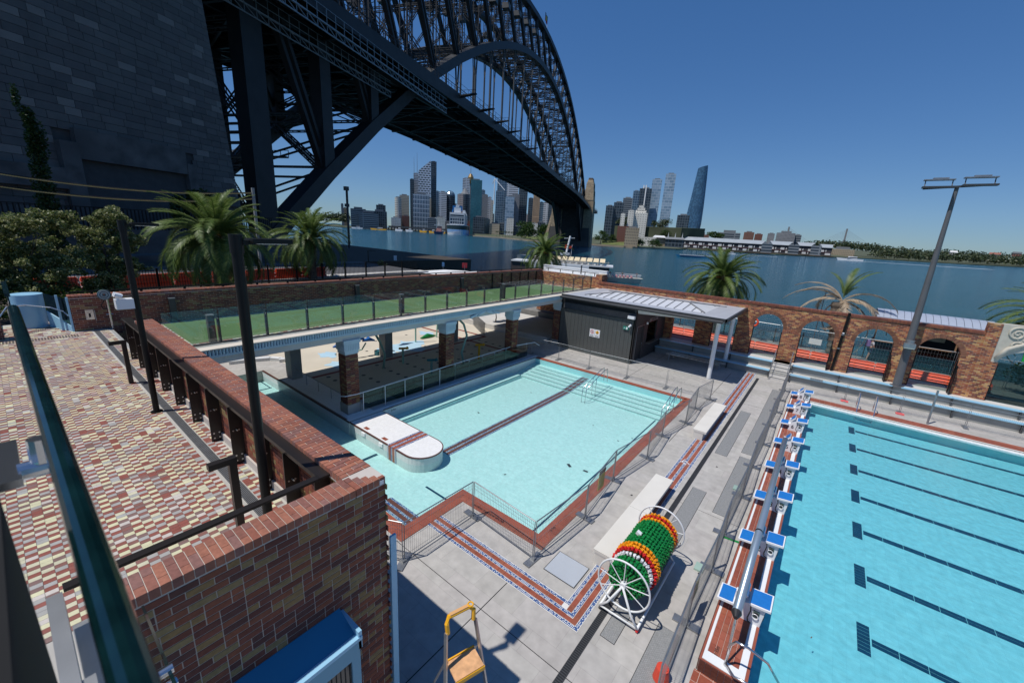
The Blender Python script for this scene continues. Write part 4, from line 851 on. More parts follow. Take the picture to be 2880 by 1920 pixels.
for i in range(9): b = MB(); b.cbox((-12.82, 26.47, 3.17+i*.045), 5.7, .05, .01, m=Matrix.Rotation(.6, 3, 'X')); b.build('louvre', m_gal, sh)
sgn = thing('warning_sign', 'white double warning sign with red circle and yellow diamond on the shed front', 'sign', (-12.9, 26.49, 1.65))
b = MB(); b.box(-13.3, -12.9, 26.475, 26.49, 1.37, 1.95); b.box(-12.89, -12.48, 26.475, 26.49, 1.37, 1.95); b.build('plate', m_wplas, sgn)
b = MB(); b.torus((-13.1, 26.47, 1.74), .13, .012, n=24, k=5); b.beam((-13.19, 26.47, 1.83), (-13.01, 26.47, 1.65), .015, .015); b.build('red_ring', m_red, sgn)
b = MB(); b.prism([(-12.69, 26.472, 1.60), (-12.54, 26.472, 1.75), (-12.69, 26.472, 1.90), (-12.84, 26.472, 1.75)], (0, -.004, 0)); b.build('yellow_diamond', m_yel, sgn)
b = MB(); b.beam((-12.70, 26.465, 1.66), (-12.66, 26.465, 1.82), .03, .01); b.cbox((-12.7, 26.465, 1.68), .1, .008, .03); b.beam((-13.12, 26.465, 1.66), (-13.08, 26.465, 1.8), .03, .008)
for i in range(3):
    b.box(-13.24, -12.96, 26.47, 26.475, 1.42+i*.03, 1.43+i*.03); b.box(-12.83, -12.55, 26.47, 26.475, 1.42+i*.03, 1.43+i*.03)
b.build('pictogram', m_txt, sgn)
ex = thing('exit_sign', 'small green exit sign with running figure near the shed corner', 'sign', (-10.58, 26.45, 2.5)); b = MB(); b.box(-10.77, -10.38, 26.42, 26.5, 2.38, 2.6); b.build('plate', mat('exit_green', (.02, .22, .17), .4, var=.05), ex)
b = MB(); b.box(-10.72, -10.62, 26.412, 26.42, 2.47, 2.5); b.prism([(-10.74, 26.412, 2.485), (-10.69, 26.412, 2.53), (-10.69, 26.412, 2.44)], (0, .008, 0)); b.box(-10.55, -10.44, 26.412, 26.42, 2.41, 2.57); b.build('arrow', m_wplas, ex)
fa = thing('first_aid_sign', 'grey first aid sign over the serving window of the shed', 'sign', (-9.96, 30.1, 2.78)); b = MB(); b.box(-9.98, -9.95, 29.3, 31.0, 2.66, 2.9); b.build('plate', m_gal, fa)
text_mb('FIRST AID', .2, frame((-9.945, 30.15, 2.78), (0, 1, 0), (0, 0, 1))).build('lettering', m_txt, fa)
sp_ = thing('wall_speaker', 'white loudspeaker box mounted at the shed corner under the roof', 'speaker', (-10.2, 26.4, 3.3)); b = MB(); b.box(-10.45, -9.98, 26.2, 26.48, 3.22, 3.42); b.build('box', m_wplas, sp_)
cm = thing('security_camera', 'small white security camera on a bracket below the loudspeaker', 'camera', (-10.25, 26.4, 2.7)); b = MB(); b.tube([(-10.25, 26.5, 2.8), (-10.2, 26.35, 2.7)], .03, 8); b.build('bracket', m_wplas, cm); b = MB(); b.tube([(-10.32, 26.3, 2.62), (-10.2, 26.36, 2.8)], .07, 12); b.build('housing', m_wplas, cm)
cm2 = thing('side_camera', 'white box camera on the shed side wall by the door', 'camera', (-9.9, 28.3, 2.8)); b = MB(); b.cbox((-9.8, 28.4, 2.72), .12, .28, .12, rz=.4); b.build('housing', m_wplas, cm2)
cn = thing('canopy_roof', 'pale metal canopy roof with raised ribbed rooflight over the shed and bleachers', 'roof', (-10, 29.7, 4.2))
b = MB(); b.box(-15.75, -4.45, 26.25, 33.0, 4.10, 4.16); b.build('roof_sheet', m_roof, cn)
b = MB(); b.box(-15.8, -4.4, 26.18, 26.3, 4.02, 4.2); b.box(-4.5, -4.38, 26.18, 33.0, 4.02, 4.2); b.tube([(-15.8, 26.1, 4.0), (-4.6, 26.1, 4.0)], .09, 10); b.build('gutter', m_dgrey, cn)
b = MB(); b.box(-15.6, -4.6, 26.35, 32.9, 3.94, 4.10); b.hexa([(-9.9, 26.6, 3.6), (-4.9, 27.0, 3.85), (-4.9, 32.8, 3.85), (-9.9, 32.8, 3.6), (-9.9, 26.4, 3.94), (-4.6, 26.4, 3.94), (-4.6, 32.9, 3.94), (-9.9, 32.9, 3.94)]); b.build('soffit', mat('white_soffit', (.55, .55, .54), .6, var=.03), cn)
b = MB(); b.add([(-14.6, 27.6, 4.16), (-6.0, 27.6, 4.16), (-6.0, 31.8, 4.16), (-14.6, 31.8, 4.16), (-12.9, 29.7, 4.42), (-7.6, 29.7, 4.42)], [(0, 1, 5, 4), (2, 3, 4, 5), (1, 2, 5), (3, 0, 4)]); b.build('hipped_light', mat('rooflight_sheet', (.60, .61, .63), .35, var=.05), cn)
b = MB()
for i in range(15):
    x = -14.2+i*.57; f = min(1, (x+14.6)/1.7, (-6.0-x)/1.6)
    for s in (-1, 1): b.beam((x, 29.7+s*2.1, 4.175), (x, 29.7+s*2.1*(1-f), 4.175+.26*f), .04, .06)
b.beam((-12.9, 29.7, 4.45), (-7.6, 29.7, 4.45), .1, .06)
for (x, y, x2) in [(-14.6, 27.6, -12.9), (-14.6, 31.8, -12.9), (-6, 27.6, -7.6), (-6, 31.8, -7.6)]: b.beam((x, y, 4.19), (x2, 29.7, 4.45), .08, .05)
b.build('ribs', mat('roof_rib', (.20, .20, .21), .5), cn)
b = MB()
for i in range(10): b.tube([(-13.9+i*.85, 31.4, 4.2), (-13.8+i*.85, 31.1+.3*math.sin(i*2), 4.3), (-13.1+i*.85, 31.3, 4.25)], .02, 5)
b.build('cables', m_dgrey, cn)
for (x, y, z0, r) in [(-5.05, 27.5, 0, .13), (-4.95, 31.55, .45, .13)]: b = MB(); b.cyl(x, y, z0, 3.95, r, n=20); b.build('white_column', m_white, cn, smooth=False)
def bench_al(x0, x1, y, lab):
    t = thing('portable_bench', lab, 'bench', ((x0+x1)/2, y, 0)); b = MB(); b.box(x0, x1, y-.14, y+.14, .43, .47); b.build('seat', m_alu, t)
    for x in (x0+.3, x1-.3):
        b = MB()
        for s in (-1, 1): b.tube([(x+s*.02, y+s*.32, 0), (x+s*.02, y+s*.12, .43)], .018, 6)
        b.tube([(x-.02, y-.32, .04), (x-.02, y-.3, .5), (x-.02, y-.05, .62), (x-.02, y+.1, .5)], .014, 6); b.build('trestle', m_gal, t)
bench_al(-8.6, -5.0, 29.9, 'long aluminium bench in the canopy shade, nearer to the pool'); bench_al(-8.4, -4.7, 30.45, 'long aluminium bench in the canopy shade, behind the other by the steps')
# ------------------------------------------------ esplanade beyond the wall
b = MB(); b.box(-60, 80, 33.36, 39.6, -5, .88); struct('esplanade', b, mat('esplanade_paving', (.22, .215, .205), .8, var=.15, scale=2))
def barrier(x0, y, lab, z=.9, rz=0, w=2.4, hh=.19):
    t = thing('water_barrier', lab, 'barrier', (x0, y, z), 'orange water-filled barriers', rz=rz, local=True)
    for k in range(3): b = MB(); b.prism([(-w/2, -.22+k*.045, k*hh), (-w/2, .22-k*.045, k*hh), (-w/2, .13-k*.04, k*hh+hh*.7), (-w/2, -.13+k*.04, k*hh+hh*.7)], (w-.03, 0, 0)); b.box(-w/2+.05, w/2-.08, -.07, .07, k*hh+hh*.7, k*hh+hh); b.build('rib', m_orange, t)
    return t
names = ['seen under the canopy at the far left', 'seen under the canopy right of the far-left one', 'seen between the canopy columns', 'behind the canopy end pier', 'behind the arch at the canopy end', 'behind the arch left of the drainpipe', 'behind the pier left of the drainpipe', 'behind the arch between drainpipe and floodlight pole', 'behind the right half of that same arch', 'behind the arch right of the floodlight pole', 'behind the right half of the rightmost small arch', 'behind the brick pier beside the carved panel']
for i in range(12): barrier(-11.6+i*1.75, 35.15+.0*i, 'orange water-filled barrier '+names[i], w=1.75)
def mesh_fence(b, x0, x1, y0, y1, z0, z1, bar, step, hstep=None, wr=.004):
    d = Vector((x1-x0, y1-y0, 0)); L_ = d.length; n_ = max(1, int(L_/step))
    for i in range(1, n_): p = Vector((x0, y0, 0))+d*(i/n_); b.beam((p.x, p.y, z0), (p.x, p.y, z1), wr, wr)
    if hstep:
        k = int((z1-z0)/hstep)
        for j in range(1, k): z = z0+j*hstep; b.beam((x0, y0, z), (x1, y1, z), wr, wr)
sf = thing('sea_fence', 'ornate dark railing along the harbour edge of the esplanade', 'railing', (0, 39.2, .9))
for i in range(24):
    x = -20+i*1.9; b = MB(); b.box(x-.04, x+.04, 39.16, 39.24, .88, 2.05); b.build('post', m_dgrey, sf)
    if i < 23:
        b = MB()
        for z in (1.0, 1.85, 2.0): b.beam((x, 39.2, z), (x+1.9, 39.2, z), .03, .03)
        b.beam((x, 39.2, 1.0), (x+1.9, 39.2, 1.85), .02, .02); b.beam((x, 39.2, 1.85), (x+1.9, 39.2, 1.0), .02, .02); b.torus((x+.95, 39.2, 1.43), .2, .02, n=16, k=5); b.build('rail_panel', m_dgrey, sf)
tf = thing('mesh_site_fence', 'tall galvanised mesh site fence on the esplanade behind the arches', 'fence', (0, 36.8, .9))
for i in range(9):
    x = -9.5+i*2.35; b = MB(); y = 36.6; b.tube([(x+.05, y, .95), (x+.05, y, 2.75), (x+2.3, y, 2.75), (x+2.3, y, .95), (x+.05, y, .95)], .02, 6); mesh_fence(b, x+.05, x+2.3, y, y, .95, 2.75, 0, .15, .3, .006); b.build('mesh_panel', m_gal, tf)
wsn = thing('white_notice', 'white notice board hung on the site fence behind the second arch', 'sign', (-.2, 36.5, 1.9)); b = MB(); b.cbox((-.15, 36.55, 1.95), .75, .02, .45); b.build('board', m_wplas, wsn)
# shelter with barrel roof on the wharf, boat livery seen through arches
wb = thing('wharf_shelter', 'glazed wharf shelter with pale curved metal roof behind the harbour wall', 'shelter', (6.2, 40, .9))
b = MB(); N = 12; ys = 38.3; ye = 41.0
prof = [(ys+(ye-ys)*k/N, 4.15+.45*math.sin(math.pi*k/N)) for k in range(N+1)]
for i in range(16):
    x = 2.9+i*.36
    for k in range(N): b.quad((x+.01, prof[k][0], prof[k][1]), (x+.35, prof[k][0], prof[k][1]), (x+.35, prof[k+1][0], prof[k+1][1]), (x+.01, prof[k+1][0], prof[k+1][1]))
b.box(2.9, 8.7, ys, ye, 4.05, 4.14)
b.build('barrel_roof', mat('curved_roof_sheet', (.42, .46, .54), .35, .2, var=.05), wb)
b = MB(); b.box(5.3, 8.6, 40.9, 41.0, .9, 4.0); b.build('dark_back_wall', m_dark, wb); b = MB(); b.box(3.0, 8.6, 38.4, 38.42, .9, 2.4); b.build('glazing', m_glass_b, wb)
b = MB()
for x in (3.1, 5.2, 7.2, 8.5): b.box(x-.04, x+.04, 38.5, 38.58, .9, 4.05)
b.box(3.0, 8.6, 38.38, 38.44, 2.4, 2.46); b.build('frame', mat('timber_rail', (.30, .17, .09), .6), wb)
b = MB(); b.box(6.0, 7.0, 40.8, 40.88, 2.6, 3.7); b.build('poster', mat('poster_cream', (.4, .34, .22), .6, var=.4, scale=8), wb)
gs = thing('green_sign', 'green wharf sign on a post seen through the rightmost small arch', 'sign', (7.4, 38, 3.2)); b = MB(); b.cbox((7.1, 38.0, 3.35), .5, .05, .4); b.build('board', mat('bright_green', (.02, .45, .06), .5), gs); b = MB(); b.cyl(7.4, 38, .9, 3.3, .05, n=10); b.cyl(7.4, 38, 3.05, 3.15, .2, n=12); b.build('post', m_gal, gs)
gs = thing('green_hoarding', 'bright green hoarding panel seen through the wide arch at the right edge', 'sign', (10, 36, 3.0)); b = MB(); b.box(9.4, 12, 35.9, 36, 2.9, 3.5); b.build('panel', bpy.data.materials['bright_green'], gs)
li = thing('life_ring', 'orange life ring on a post seen through the arch beside the canopy', 'life ring', (-4.3, 36.2, 2.7)); b = MB(); b.torus((-4.2, 36.0, 2.75), .28, .07, ax=(0, 1, 0), n=20, k=8); b.build('ring', m_orange, li, smooth=True)
b = MB(); b.tube([(-.35, 38.9, .9), (-.28, 38.9, 5.5)], .03, 6)
tag(b.build('thin_mast', m_gal, loc=(-.35, 38.9, .9)), 'thin pale mast rising behind the brick wall left of the dead palm', 'mast')
# ------------------------------------------------ temporary fences
def fence_panel(p, q, lab, grp='temporary mesh fence panels', h=1.2, feet=True):
    p = Vector((*p, 0)); q = Vector((*q, 0)); d = (q-p).normalized(); n_ = Vector((-d.y, d.x, 0)); t = thing('fence_panel', lab, 'fence', tuple(p), grp)
    b = MB(); a = p+d*.03; c = q-d*.03; z0, z1 = .08, h
    b.tube([(a.x, a.y, .0), (a.x, a.y, z1), (c.x, c.y, z1), (c.x, c.y, 0)], .017, 7); b.tube([(a.x, a.y, z0), (c.x, c.y, z0)], .014, 6); b.build('frame', m_gal, t)
    b = MB(); mesh_fence(b, a.x, c.x, a.y, c.y, z0, z1, 0, .062, None, .0045)
    for z in (.2, .62, .97, 1.08): b.beam((a.x, a.y, z), (c.x, c.y, z), .005, .005)
    o = b.build('wires', m_gal, t); o['kind'] = 'stuff'
    if feet: b = MB(); b.cbox((q.x, q.y, .02), .6, .2, .035, rz=math.atan2(n_.y, n_.x)); b.cbox((q.x, q.y, .06), .12, .12, .06); b.build('foot', m_gal, t)
    return t
FP = [((-9.0, 4.4), (-7.24, 5.3), 'nearest the shaded wall, at the left end'), ((-7.24, 5.3), (-7.16, 7.79), 'beside the mosaic band, running toward the pool corner'), ((-7.16, 7.79), (-4.76, 7.62), 'in front of the painted warning on the red coping'),
      ((-4.76, 7.62), (-4.53, 10.06), 'starting at the near pool corner by the grey hatch'), ((-4.53, 10.06), (-4.77, 12.57), 'with a yellow notice, along the right pool edge'), ((-4.77, 12.57), (-4.4, 14.95), 'third along the right pool edge'),
      ((-4.4, 14.95), (-4.6, 17.3), 'fourth along the right pool edge'), ((-4.6, 17.3), (-4.2, 19.5), 'fifth along the right pool edge'), ((-4.2, 19.5), (-4.35, 21.7), 'last along the right pool edge'), ((-4.35, 21.7), (-4.05, 23.66), 'at the far right corner of the shallow pool'),
      ((-4.05, 23.66), (-6.52, 23.63), 'across the far end, beside the white column'), ((-6.52, 23.63), (-8.95, 23.55), 'across the far end, in front of the aluminium benches'), ((-8.95, 23.55), (-11.53, 23.4), 'across the far end, in front of the shed door'), ((-11.53, 23.4), (-13.97, 23.48), 'across the far end, in front of the warning sign'), ((-13.97, 23.48), (-16.1, 23.2), 'across the far end, by the low white wall'), ((-16.1, 23.2), (-18.4, 23.0), 'across the far end, in the shade beside the brick column')]
for p, q_, l_ in FP: fence_panel(p, q_, 'galvanised mesh fence panel '+l_)
MF = [6.1, 8.45, 10.56, 12.3, 14.8, 17.3, 19.8, 22.24, 24.5, 26.7, 28.8]
ml = ['nearest the camera between the paved strip and the blocks', 'beside the nearest starting block', 'beside the second starting block from the camera', 'at the strip of green tape', 'just beyond the green tape', 'beside the middle of the long chequer plate', 'where the roller tube ends', 'beside the third block from the far end', 'beside the second block from the far end', 'beyond starting block 8, short of the corner']
for i in range(10): fence_panel((-.98-.05*(i % 2), MF[i]), (-.98-.05*((i+1) % 2), MF[i+1]), 'galvanised mesh fence panel '+ml[i])
XF = [-1.05, 1.91, 4.31, 6.83, 9.3, 11.8]
fl_ = ['at the corner by the stairs', 'behind the pool ladders', 'between the ladders and the lone steel post', 'right of the lone steel post', 'at the right edge of the picture']
for i in range(5): fence_panel((XF[i], 29.2 if i == 0 else 29.6+i*.07), (XF[i+1], 29.6+(i+1)*.07), 'galvanised mesh fence panel beyond the lap pool, '+fl_[i])
for (x, y) in [(1.91, 29.5), (4.31, 29.5)]:
    t = thing('plastic_pad_holder', 'red plastic fence foot '+('left of the pool ladders' if x < 3 else 'right of the pool ladders'), 'fence foot', (x, y, 0)); b = MB(); b.cbox((x, y, .03), .35, .25, .06); b.build('pad', mat('pinkish_red', (.7, .12, .12), .5) if x < 3 else bpy.data.materials['pinkish_red'], t)
ns = thing('yellow_notice', 'dark-topped yellow notice hung on the fence by the right pool edge', 'sign', (-4.65, 11.5, .6)); b = MB(); b.cbox((-4.69, 11.35, .62), .02, .42, .6); b.build('sheet', mat('yellow_sheet', (.45, .38, .06), .6, var=.15, scale=15), ns); b = MB(); b.cbox((-4.68, 11.35, .98), .025, .44, .12); b.build('dark_top', m_txt, ns)
ns = thing('yellow_notice', 'pale yellow notice on the fence nearest the lane-rope reel', 'sign', (-1.0, 8.6, .7)); b = MB(); b.cbox((-1.04, 8.75, .75), .02, .55, .5); b.build('sheet', mat('pale_yellow_sheet', (.6, .52, .2), .6, var=.15, scale=15), ns)
for (x, y, l_) in [(-1.25, 10.4, 'pale green fence clip plate beside the reel'), (-1.2, 15.2, 'pale green fence foot plate beside starting block 4')]:
    t = thing('clip_plate', l_, 'fence foot', (x, y, 0)); b = MB(); b.cbox((x, y, .03), .22, .3, .05); b.build('plate', mat('pale_green_plate', (.3, .42, .36), .4) if y < 12 else bpy.data.materials['pale_green_plate'], t)
b = MB(); b.cbox((-.82, 12.2, .008), .55, .09, .01, rz=.15); tag(b.build('green_tape', m_grn, loc=(-.82, 12.2, 0)), 'strip of green tape on the paving by starting block 3', 'tape')
b = MB(); b.cyl(-1.08, 6.86, .02, .3, .16, .12, n=14); tag(b.build('red_bin', mat('dull_red', (.6, .06, .03), .5), loc=(-1.05, 6.95, 0)), 'red plastic bucket at the bottom edge by the fence', 'bucket')
tp = thing('lone_post', 'single tall steel post standing on the far coping of the lap pool', 'post', (5.32, 28.87, 0)); b = MB(); b.tube([(5.32, 28.87, 0), (5.3, 28.87, 1.86)], .045, 10); b.build('post', m_gal, tp)
# ------------------------------------------------ starting blocks 1..8
PLn = ['nearest the camera', 'second from the camera', 'third from the camera', 'fourth from the camera', 'fourth from the far end', 'third from the far end', 'second from the far end', 'at the far end']
def make_block():
    t = thing('starting_block', 'x', 'starting block', (0, 0, 0), 'starting blocks along the lap pool')
    b = MB(); b.prism([(.27, -.2, .3), (-.28, -.2, .3), (-.20, -.2, .72), (.32, -.2, .86)], (0, .4, 0)); b.build('pedestal', m_wplas, t)
    b = MB(); b.box(.29, .315, -.10, .02, .42, .6); b.prism([(.10, -.215, .5), (.22, -.215, .5), (.22, -.215, .68), (.10, -.215, .68)], (0, .02, 0)); b.build('side_hole', mat('block_shadow_grey', (.10, .16, .15), .5) if 'block_shadow_grey' not in bpy.data.materials else bpy.data.materials['block_shadow_grey'], t)
    def pad(x0, x1, z0, z1, nm):
        b = MB(); b.hexa([(x0, -.27, z0-.05), (x1, -.27, z1-.05), (x1, .27, z1-.05), (x0, .27, z0-.05), (x0, -.27, z0), (x1, -.27, z1), (x1, .27, z1), (x0, .27, z0)]); o = b.build(nm, m_wplas, t)
        b = MB(); b.hexa([(x0+.03, -.235, z0+.0+.002), (x1-.03, -.235, z1+.0-.002), (x1-.03, .235, z1-.002), (x0+.03, .235, z0+.002), (x0+.03, -.235, z0+.012), (x1-.03, -.235, z1+.008), (x1-.03, .235, z1+.008), (x0+.03, .235, z0+.012)]); b.build('blue_mat', m_blue, o)
    pad(-.02, .40, .83, .88, 'top_plate'); pad(-.62, -.28, .58, .62, 'rear_step')
    b = MB(); b.box(-.30, -.05, -.06, .06, .5, .82); b.box(-.35, -.2, -.15, .15, .50, .60); b.build('arm', m_wplas, t)
    b = MB(); b.hexa([(-.20, -.22, .74), (-.06, -.22, .92), (-.06, .22, .92), (-.20, .22, .74), (-.22, -.22, .80), (-.09, -.22, .97), (-.09, .22, .97), (-.22, .22, .80)]); o = b.build('back_wedge', m_wplas, t)
    b = MB(); b.hexa([(-.098, -.2, .972), (-.225, -.2, .803), (-.225, .2, .803), (-.098, .2, .972), (-.103, -.2, .98), (-.232, -.2, .81), (-.232, .2, .81), (-.103, .2, .98)]); b.build('blue_mat', m_blue, o)
    b = MB(); b.tube([(.02, -.22, .82), (.05, -.30, .7), (.02, -.31, .5), (.04, -.29, .4), (.10, -.26, .36)], .014, 6); b.tube([(.16, -.21, .6), (.16, -.24, .6)], .05, 12); b.build('strap', m_txt, t)
    b = MB(); b.torus((.15, -.235, .55), .06, .012, n=16, k=5); b.build('white_ring', m_wplas, t)
    return t
blk = make_block()
for k in range(8):
    t = blk if k == 0 else copy_tree(blk); t.location = (0, 9.35+2.5*k, 0); t['label'] = 'white starting block with blue pads, numbered %d, %s' % (k+1, PLn[k])
for k in range(8):
    t = [o for o in COL.objects if o.name.startswith('starting_block') and abs(o.location.y-(9.35+2.5*k)) < .01 and o.parent is None][0]
    ORG[t] = Vector((0, 0, 0)); tm = text_mb(str(k+1), .24, frame((-.12, -.206, .5), (1, 0, 0), (.0, 0, 1)), .003); tm.build('number', m_txt, t)
# long tube hanging over the blocks
tb = thing('cover_roller', 'long pale blue roller tube on end trestles standing over the nearer starting blocks', 'roller', (-.15, 12, .3))
b = MB(); b.tube([(-.17, 8.1, 1.3), (-.22, 17.9, 1.3)], .085, 20); b.build('tube', mat('pale_blue_tube', (.30, .38, .46), .3, .5, var=.05), tb, smooth=True)
b = MB(); b.tube([(-.16, 7.95, 1.3), (-.17, 8.1, 1.3)], [.04, .1], 12); b.tube([(-.19, 11.1, 1.3), (-.19, 11.16, 1.3)], .09, 20); b.build('end_cap', m_txt, tb)
b = MB(); b.tube([(-.16, 8.0, 1.3), (-.14, 7.72, .3)], .02, 8); b.tube([(-.22, 17.9, 1.3), (-.22, 18.1, .3)], .02, 8); b.build('end_leg', m_ss, tb)
for (x0, y0, z0, lab) in [(2.42, 28.48, 0, 'pair of steel ladder rails at the far side of the lap pool')]:
    t = thing('pool_ladder', lab, 'ladder', (2.8, 28.4, 0))
    for x in (2.42, 3.14): b = MB(); b.tube([(x, 28.95, 0), (x, 28.95, .55), (x, 28.75, .9), (x, 28.45, .95), (x, 28.25, .8), (x, 27.95, 0), (x, 27.9, -.4)], .024, 8); b.build('rail', m_ss, t)
    for z in (-.2, -.4): b = MB(); b.box(2.42, 3.14, 27.85, 27.93, z, z+.02); b.build('rung', m_ss, t)
t = thing('entry_handrail', 'bent stainless handrail at the near end of the block platform', 'handrail', (-.1, 7.75, .3)); b = MB(); b.tube([(-.14, 7.74, .3), (-.12, 7.68, .9), (-.05, 7.66, 1.05), (.15, 7.68, 1.05), (.5, 7.8, .85), (.75, 7.95, .4)], .025, 8); b.tube([(-.14, 7.74, .35), (.05, 7.5, .42), (.5, 7.55, .42), (.75, 7.7, .3)], .025, 8); b.build('rail', m_ss, t, smooth=True)
for (xa, ya, yb, lab) in [(-9.75, 19.3, 22.0, 'steel handrail over the pool steps beside the brown band'), (-5.45, 19.7, 22.1, 'steel handrail at the right end of the pool steps')]:
    t = thing('step_handrail', lab, 'handrail', (xa, (ya+yb)/2, 0)); b = MB()
    for dx in (0, .22): b.tube([(xa+dx, ya, -.6), (xa+dx, ya+.05, .25), (xa+dx, yb-.5, .85), (xa+dx, yb-.15, .85), (xa+dx, yb, 0)], .02, 8); b.tube([(xa+dx, ya+1.2, -.5), (xa+dx, ya+1.2, .55)], .016, 6)
    b.build('rails', m_ss, t, smooth=True)
# white-railed walkway beside the pool (glazed)
wr = thing('walkway_railing', 'white railing with glass infill along the shaded walkway beside the shallow pool', 'railing', (-16, 16, 0))
b = MB(); b.tube([(-15.75, 9.2, 1.0), (-15.95, 15, 1.0), (-16.1, 20.8, 1.0), (-15.6, 22.8, 1.05), (-15.4, 23.1, .8)], .022, 8); b.tube([(-15.75, 9.2, 1.0), (-15.9, 8.7, .98), (-16.3, 8.62, .9)], .022, 8); b.build('top_rail', m_white, wr)
b = MB(); b.box(-15.9, -15.6, 22.7, 23.0, 0, .05)
for i in range(12): y = 9.45+i*1.18; x = -15.72-.03*i; q_ = MB(); q_.tube([(x, y, 0), (x, y, 1.0)], .018, 8); q_.build('baluster', m_white, wr)
b = MB(); b.box(-15.86, -15.85, 9.5, 22.3, .1, .92); b.build('glass_infill', m_glass_d, wr)
wr2 = thing('pool_end_rail', 'low grey rail on the white walkway beside the near grey column', 'railing', (-20, 9.2, 0)); b = MB(); b.tube([(-22.03, 9.25, 0), (-22.03, 9.25, .57), (-16.9, 9.2, .57)], .02, 8); b.build('rail', m_gal, wr2)
for x in (-20.72, -19.46, -18.2, -16.95): q_ = MB(); q_.tube([(x, 9.22, 0), (x, 9.22, .57)], .016, 6); q_.build('baluster', m_gal, wr2)
cw_ = thing('curved_kerb', 'curved white kerb wall with red edge marking the paddling area', 'kerb', (-26, 10, -.3)); b = MB(); pts = [(-26.9, 7.6), (-26.6, 8.7), (-26.2, 9.6), (-25.6, 10.0), (-25.3, 9.9)]
for i in range(4): (xa, ya), (xb, yb) = pts[i], pts[i+1]; b.beam((xa, ya, -.1), (xb, yb, -.1), .3, .5)
b.build('wall', m_wtilev, cw_); b = MB()
for i in range(4): (xa, ya), (xb, yb) = pts[i], pts[i+1]; b.beam((xa, ya, .17), (xb, yb, .17), .32, .05)
b.build('top', m_white, cw_)
text_mb('0·2m', .16, frame((-25.9, 9.55, -.05), (.55, .45, 0), (0, 0, 1))).build('depth_mark', m_txt, cw_)
# ------------------------------------------------ white concrete benches
def cbench(x0, x1, y0, y1, lab):
    t = thing('concrete_bench', lab, 'bench', ((x0+x1)/2, (y0+y1)/2, 0)); n_ = 2 if y1-y0 > 3.5 else 1
    for i in range(n_): b = MB(); w_ = (y1-y0)/n_; b.box(x0, x1, y0+i*w_+.006, y0+(i+1)*w_-.006, .36, .46); b.build('slab', mat('cream_concrete_slab', (.66, .63, .57), .7, var=.05) if 'cream_concrete_slab' not in bpy.data.materials else bpy.data.materials['cream_concrete_slab'], t)
    b = MB(); b.box(x0+.04, x1-.12, y0+.02, y1-.04, 0, .36); b.build('base', bpy.data.materials['cream_concrete_slab'], t)
cbench(-3.53, -2.93, 8.6, 13.35, 'long cream concrete bench beside the lane-rope reel'); cbench(-3.55, -3.0, 18.1, 22.2, 'shorter cream concrete bench halfway along the paved strip')
# ------------------------------------------------ lane-rope reel
re = thing('lane_rope_reel', 'white wheeled reel wound with green, red, amber and white lane rope', 'reel', (-2.3, 8.6, 0))
RX, RZ = -2.28, .98; Y0, Y1 = 7.5, 9.95
for y in (Y0, Y1):
    b = MB(); b.torus((RX, y, RZ), .60, .022, ax=(0, 1, 0), n=48, k=8); b.build('wheel_rim', m_white, re, smooth=True)
    for k in range(9): a = 2*math.pi*k/9+.2; q_ = MB(); q_.tube([(RX, y, RZ), (RX+.6*math.cos(a), y, RZ+.6*math.sin(a))], .011, 6); q_.build('spoke', m_white, re)
    b = MB(); b.tube([(RX, y-.05, RZ), (RX, y+.05, RZ)], .07, 14); b.build('hub', m_white, re)
b = MB(); b.tube([(RX, Y0, RZ), (RX, Y1, RZ)], .03, 8)
for y in (Y0-.04, Y1+.04):
    for s in (-1, 1): b.tube([(RX, y, RZ), (RX+s*.28, y, .35), (RX+s*.45, y, .13)], .026, 8)
for s in (-1, 1): b.tube([(RX+s*.45, Y0-.04, .13), (RX+s*.47, Y1+.04, .13)], .03, 8)
b.tube([(RX-.45, Y0-.04, .13), (RX+.45, Y0-.04, .13)], .022, 8); b.build('frame', m_white, re, smooth=True)
for (x, y) in [(RX-.45, Y0), (RX+.45, Y0), (RX-.45, Y1), (RX+.45, Y1)]: q_ = MB(); q_.tube([(x-.025, y, .05), (x+.025, y, .05)], .05, 12); q_.build('castor', m_red if x > RX else m_dgrey, re)
q = random.Random(4)
def ring_disc(y, r, m, seg):
    b = MB(); n_ = int(2*math.pi*r/.085)
    for k in range(n_):
        a = 2*math.pi*(k+q.random()*.15)/n_; rr = r+q.uniform(-.012, .012); c = Vector((RX+rr*math.cos(a), y+q.uniform(-.01, .01), RZ+rr*math.sin(a)))
        mm = Matrix.Rotation(-a, 3, 'Y') @ Matrix.Rotation(q.uniform(-.5, .5), 3, 'X')
        b.cbox(c, .05, .075, .035, m=mm); b.cbox(c+mm @ Vector((.022, 0, .02)), .022, .08, .018, m=mm); b.cbox(c+mm @ Vector((.03, .0, -.015)), .03, .03, .02, m=mm)
    return b
seq = []
y = 7.66
cols_seq = ['g', 'g', 'g', 'w', 'r', 'a', 'ar', 'g', 'g', 'g', 'g', 'g', 'g', 'g', 'g', 'g', 'g', 'a', 'r', 'a']
mm_ = {'g': m_grn, 'w': m_wplas, 'r': m_red, 'a': m_amb}
for i, c in enumerate(cols_seq):
    yy = 7.68+i*.108; R0 = (.40 if i < 3 else .50 if i < 7 else .47) if c != 'w' else .44
    ml_ = m_grn if c == 'g' else mm_.get(c, m_amb)
    o = ring_disc(yy, R0, ml_, 0).build('rope_coil', ml_, re); o2 = ring_disc(yy+.05, R0-.05, ml_, 0).build('rope_coil', ml_, re)
for rr in (.34, .26, .18, .1): ring_disc(7.62, rr, m_grn, 0).build('rope_coil', m_grn, re)
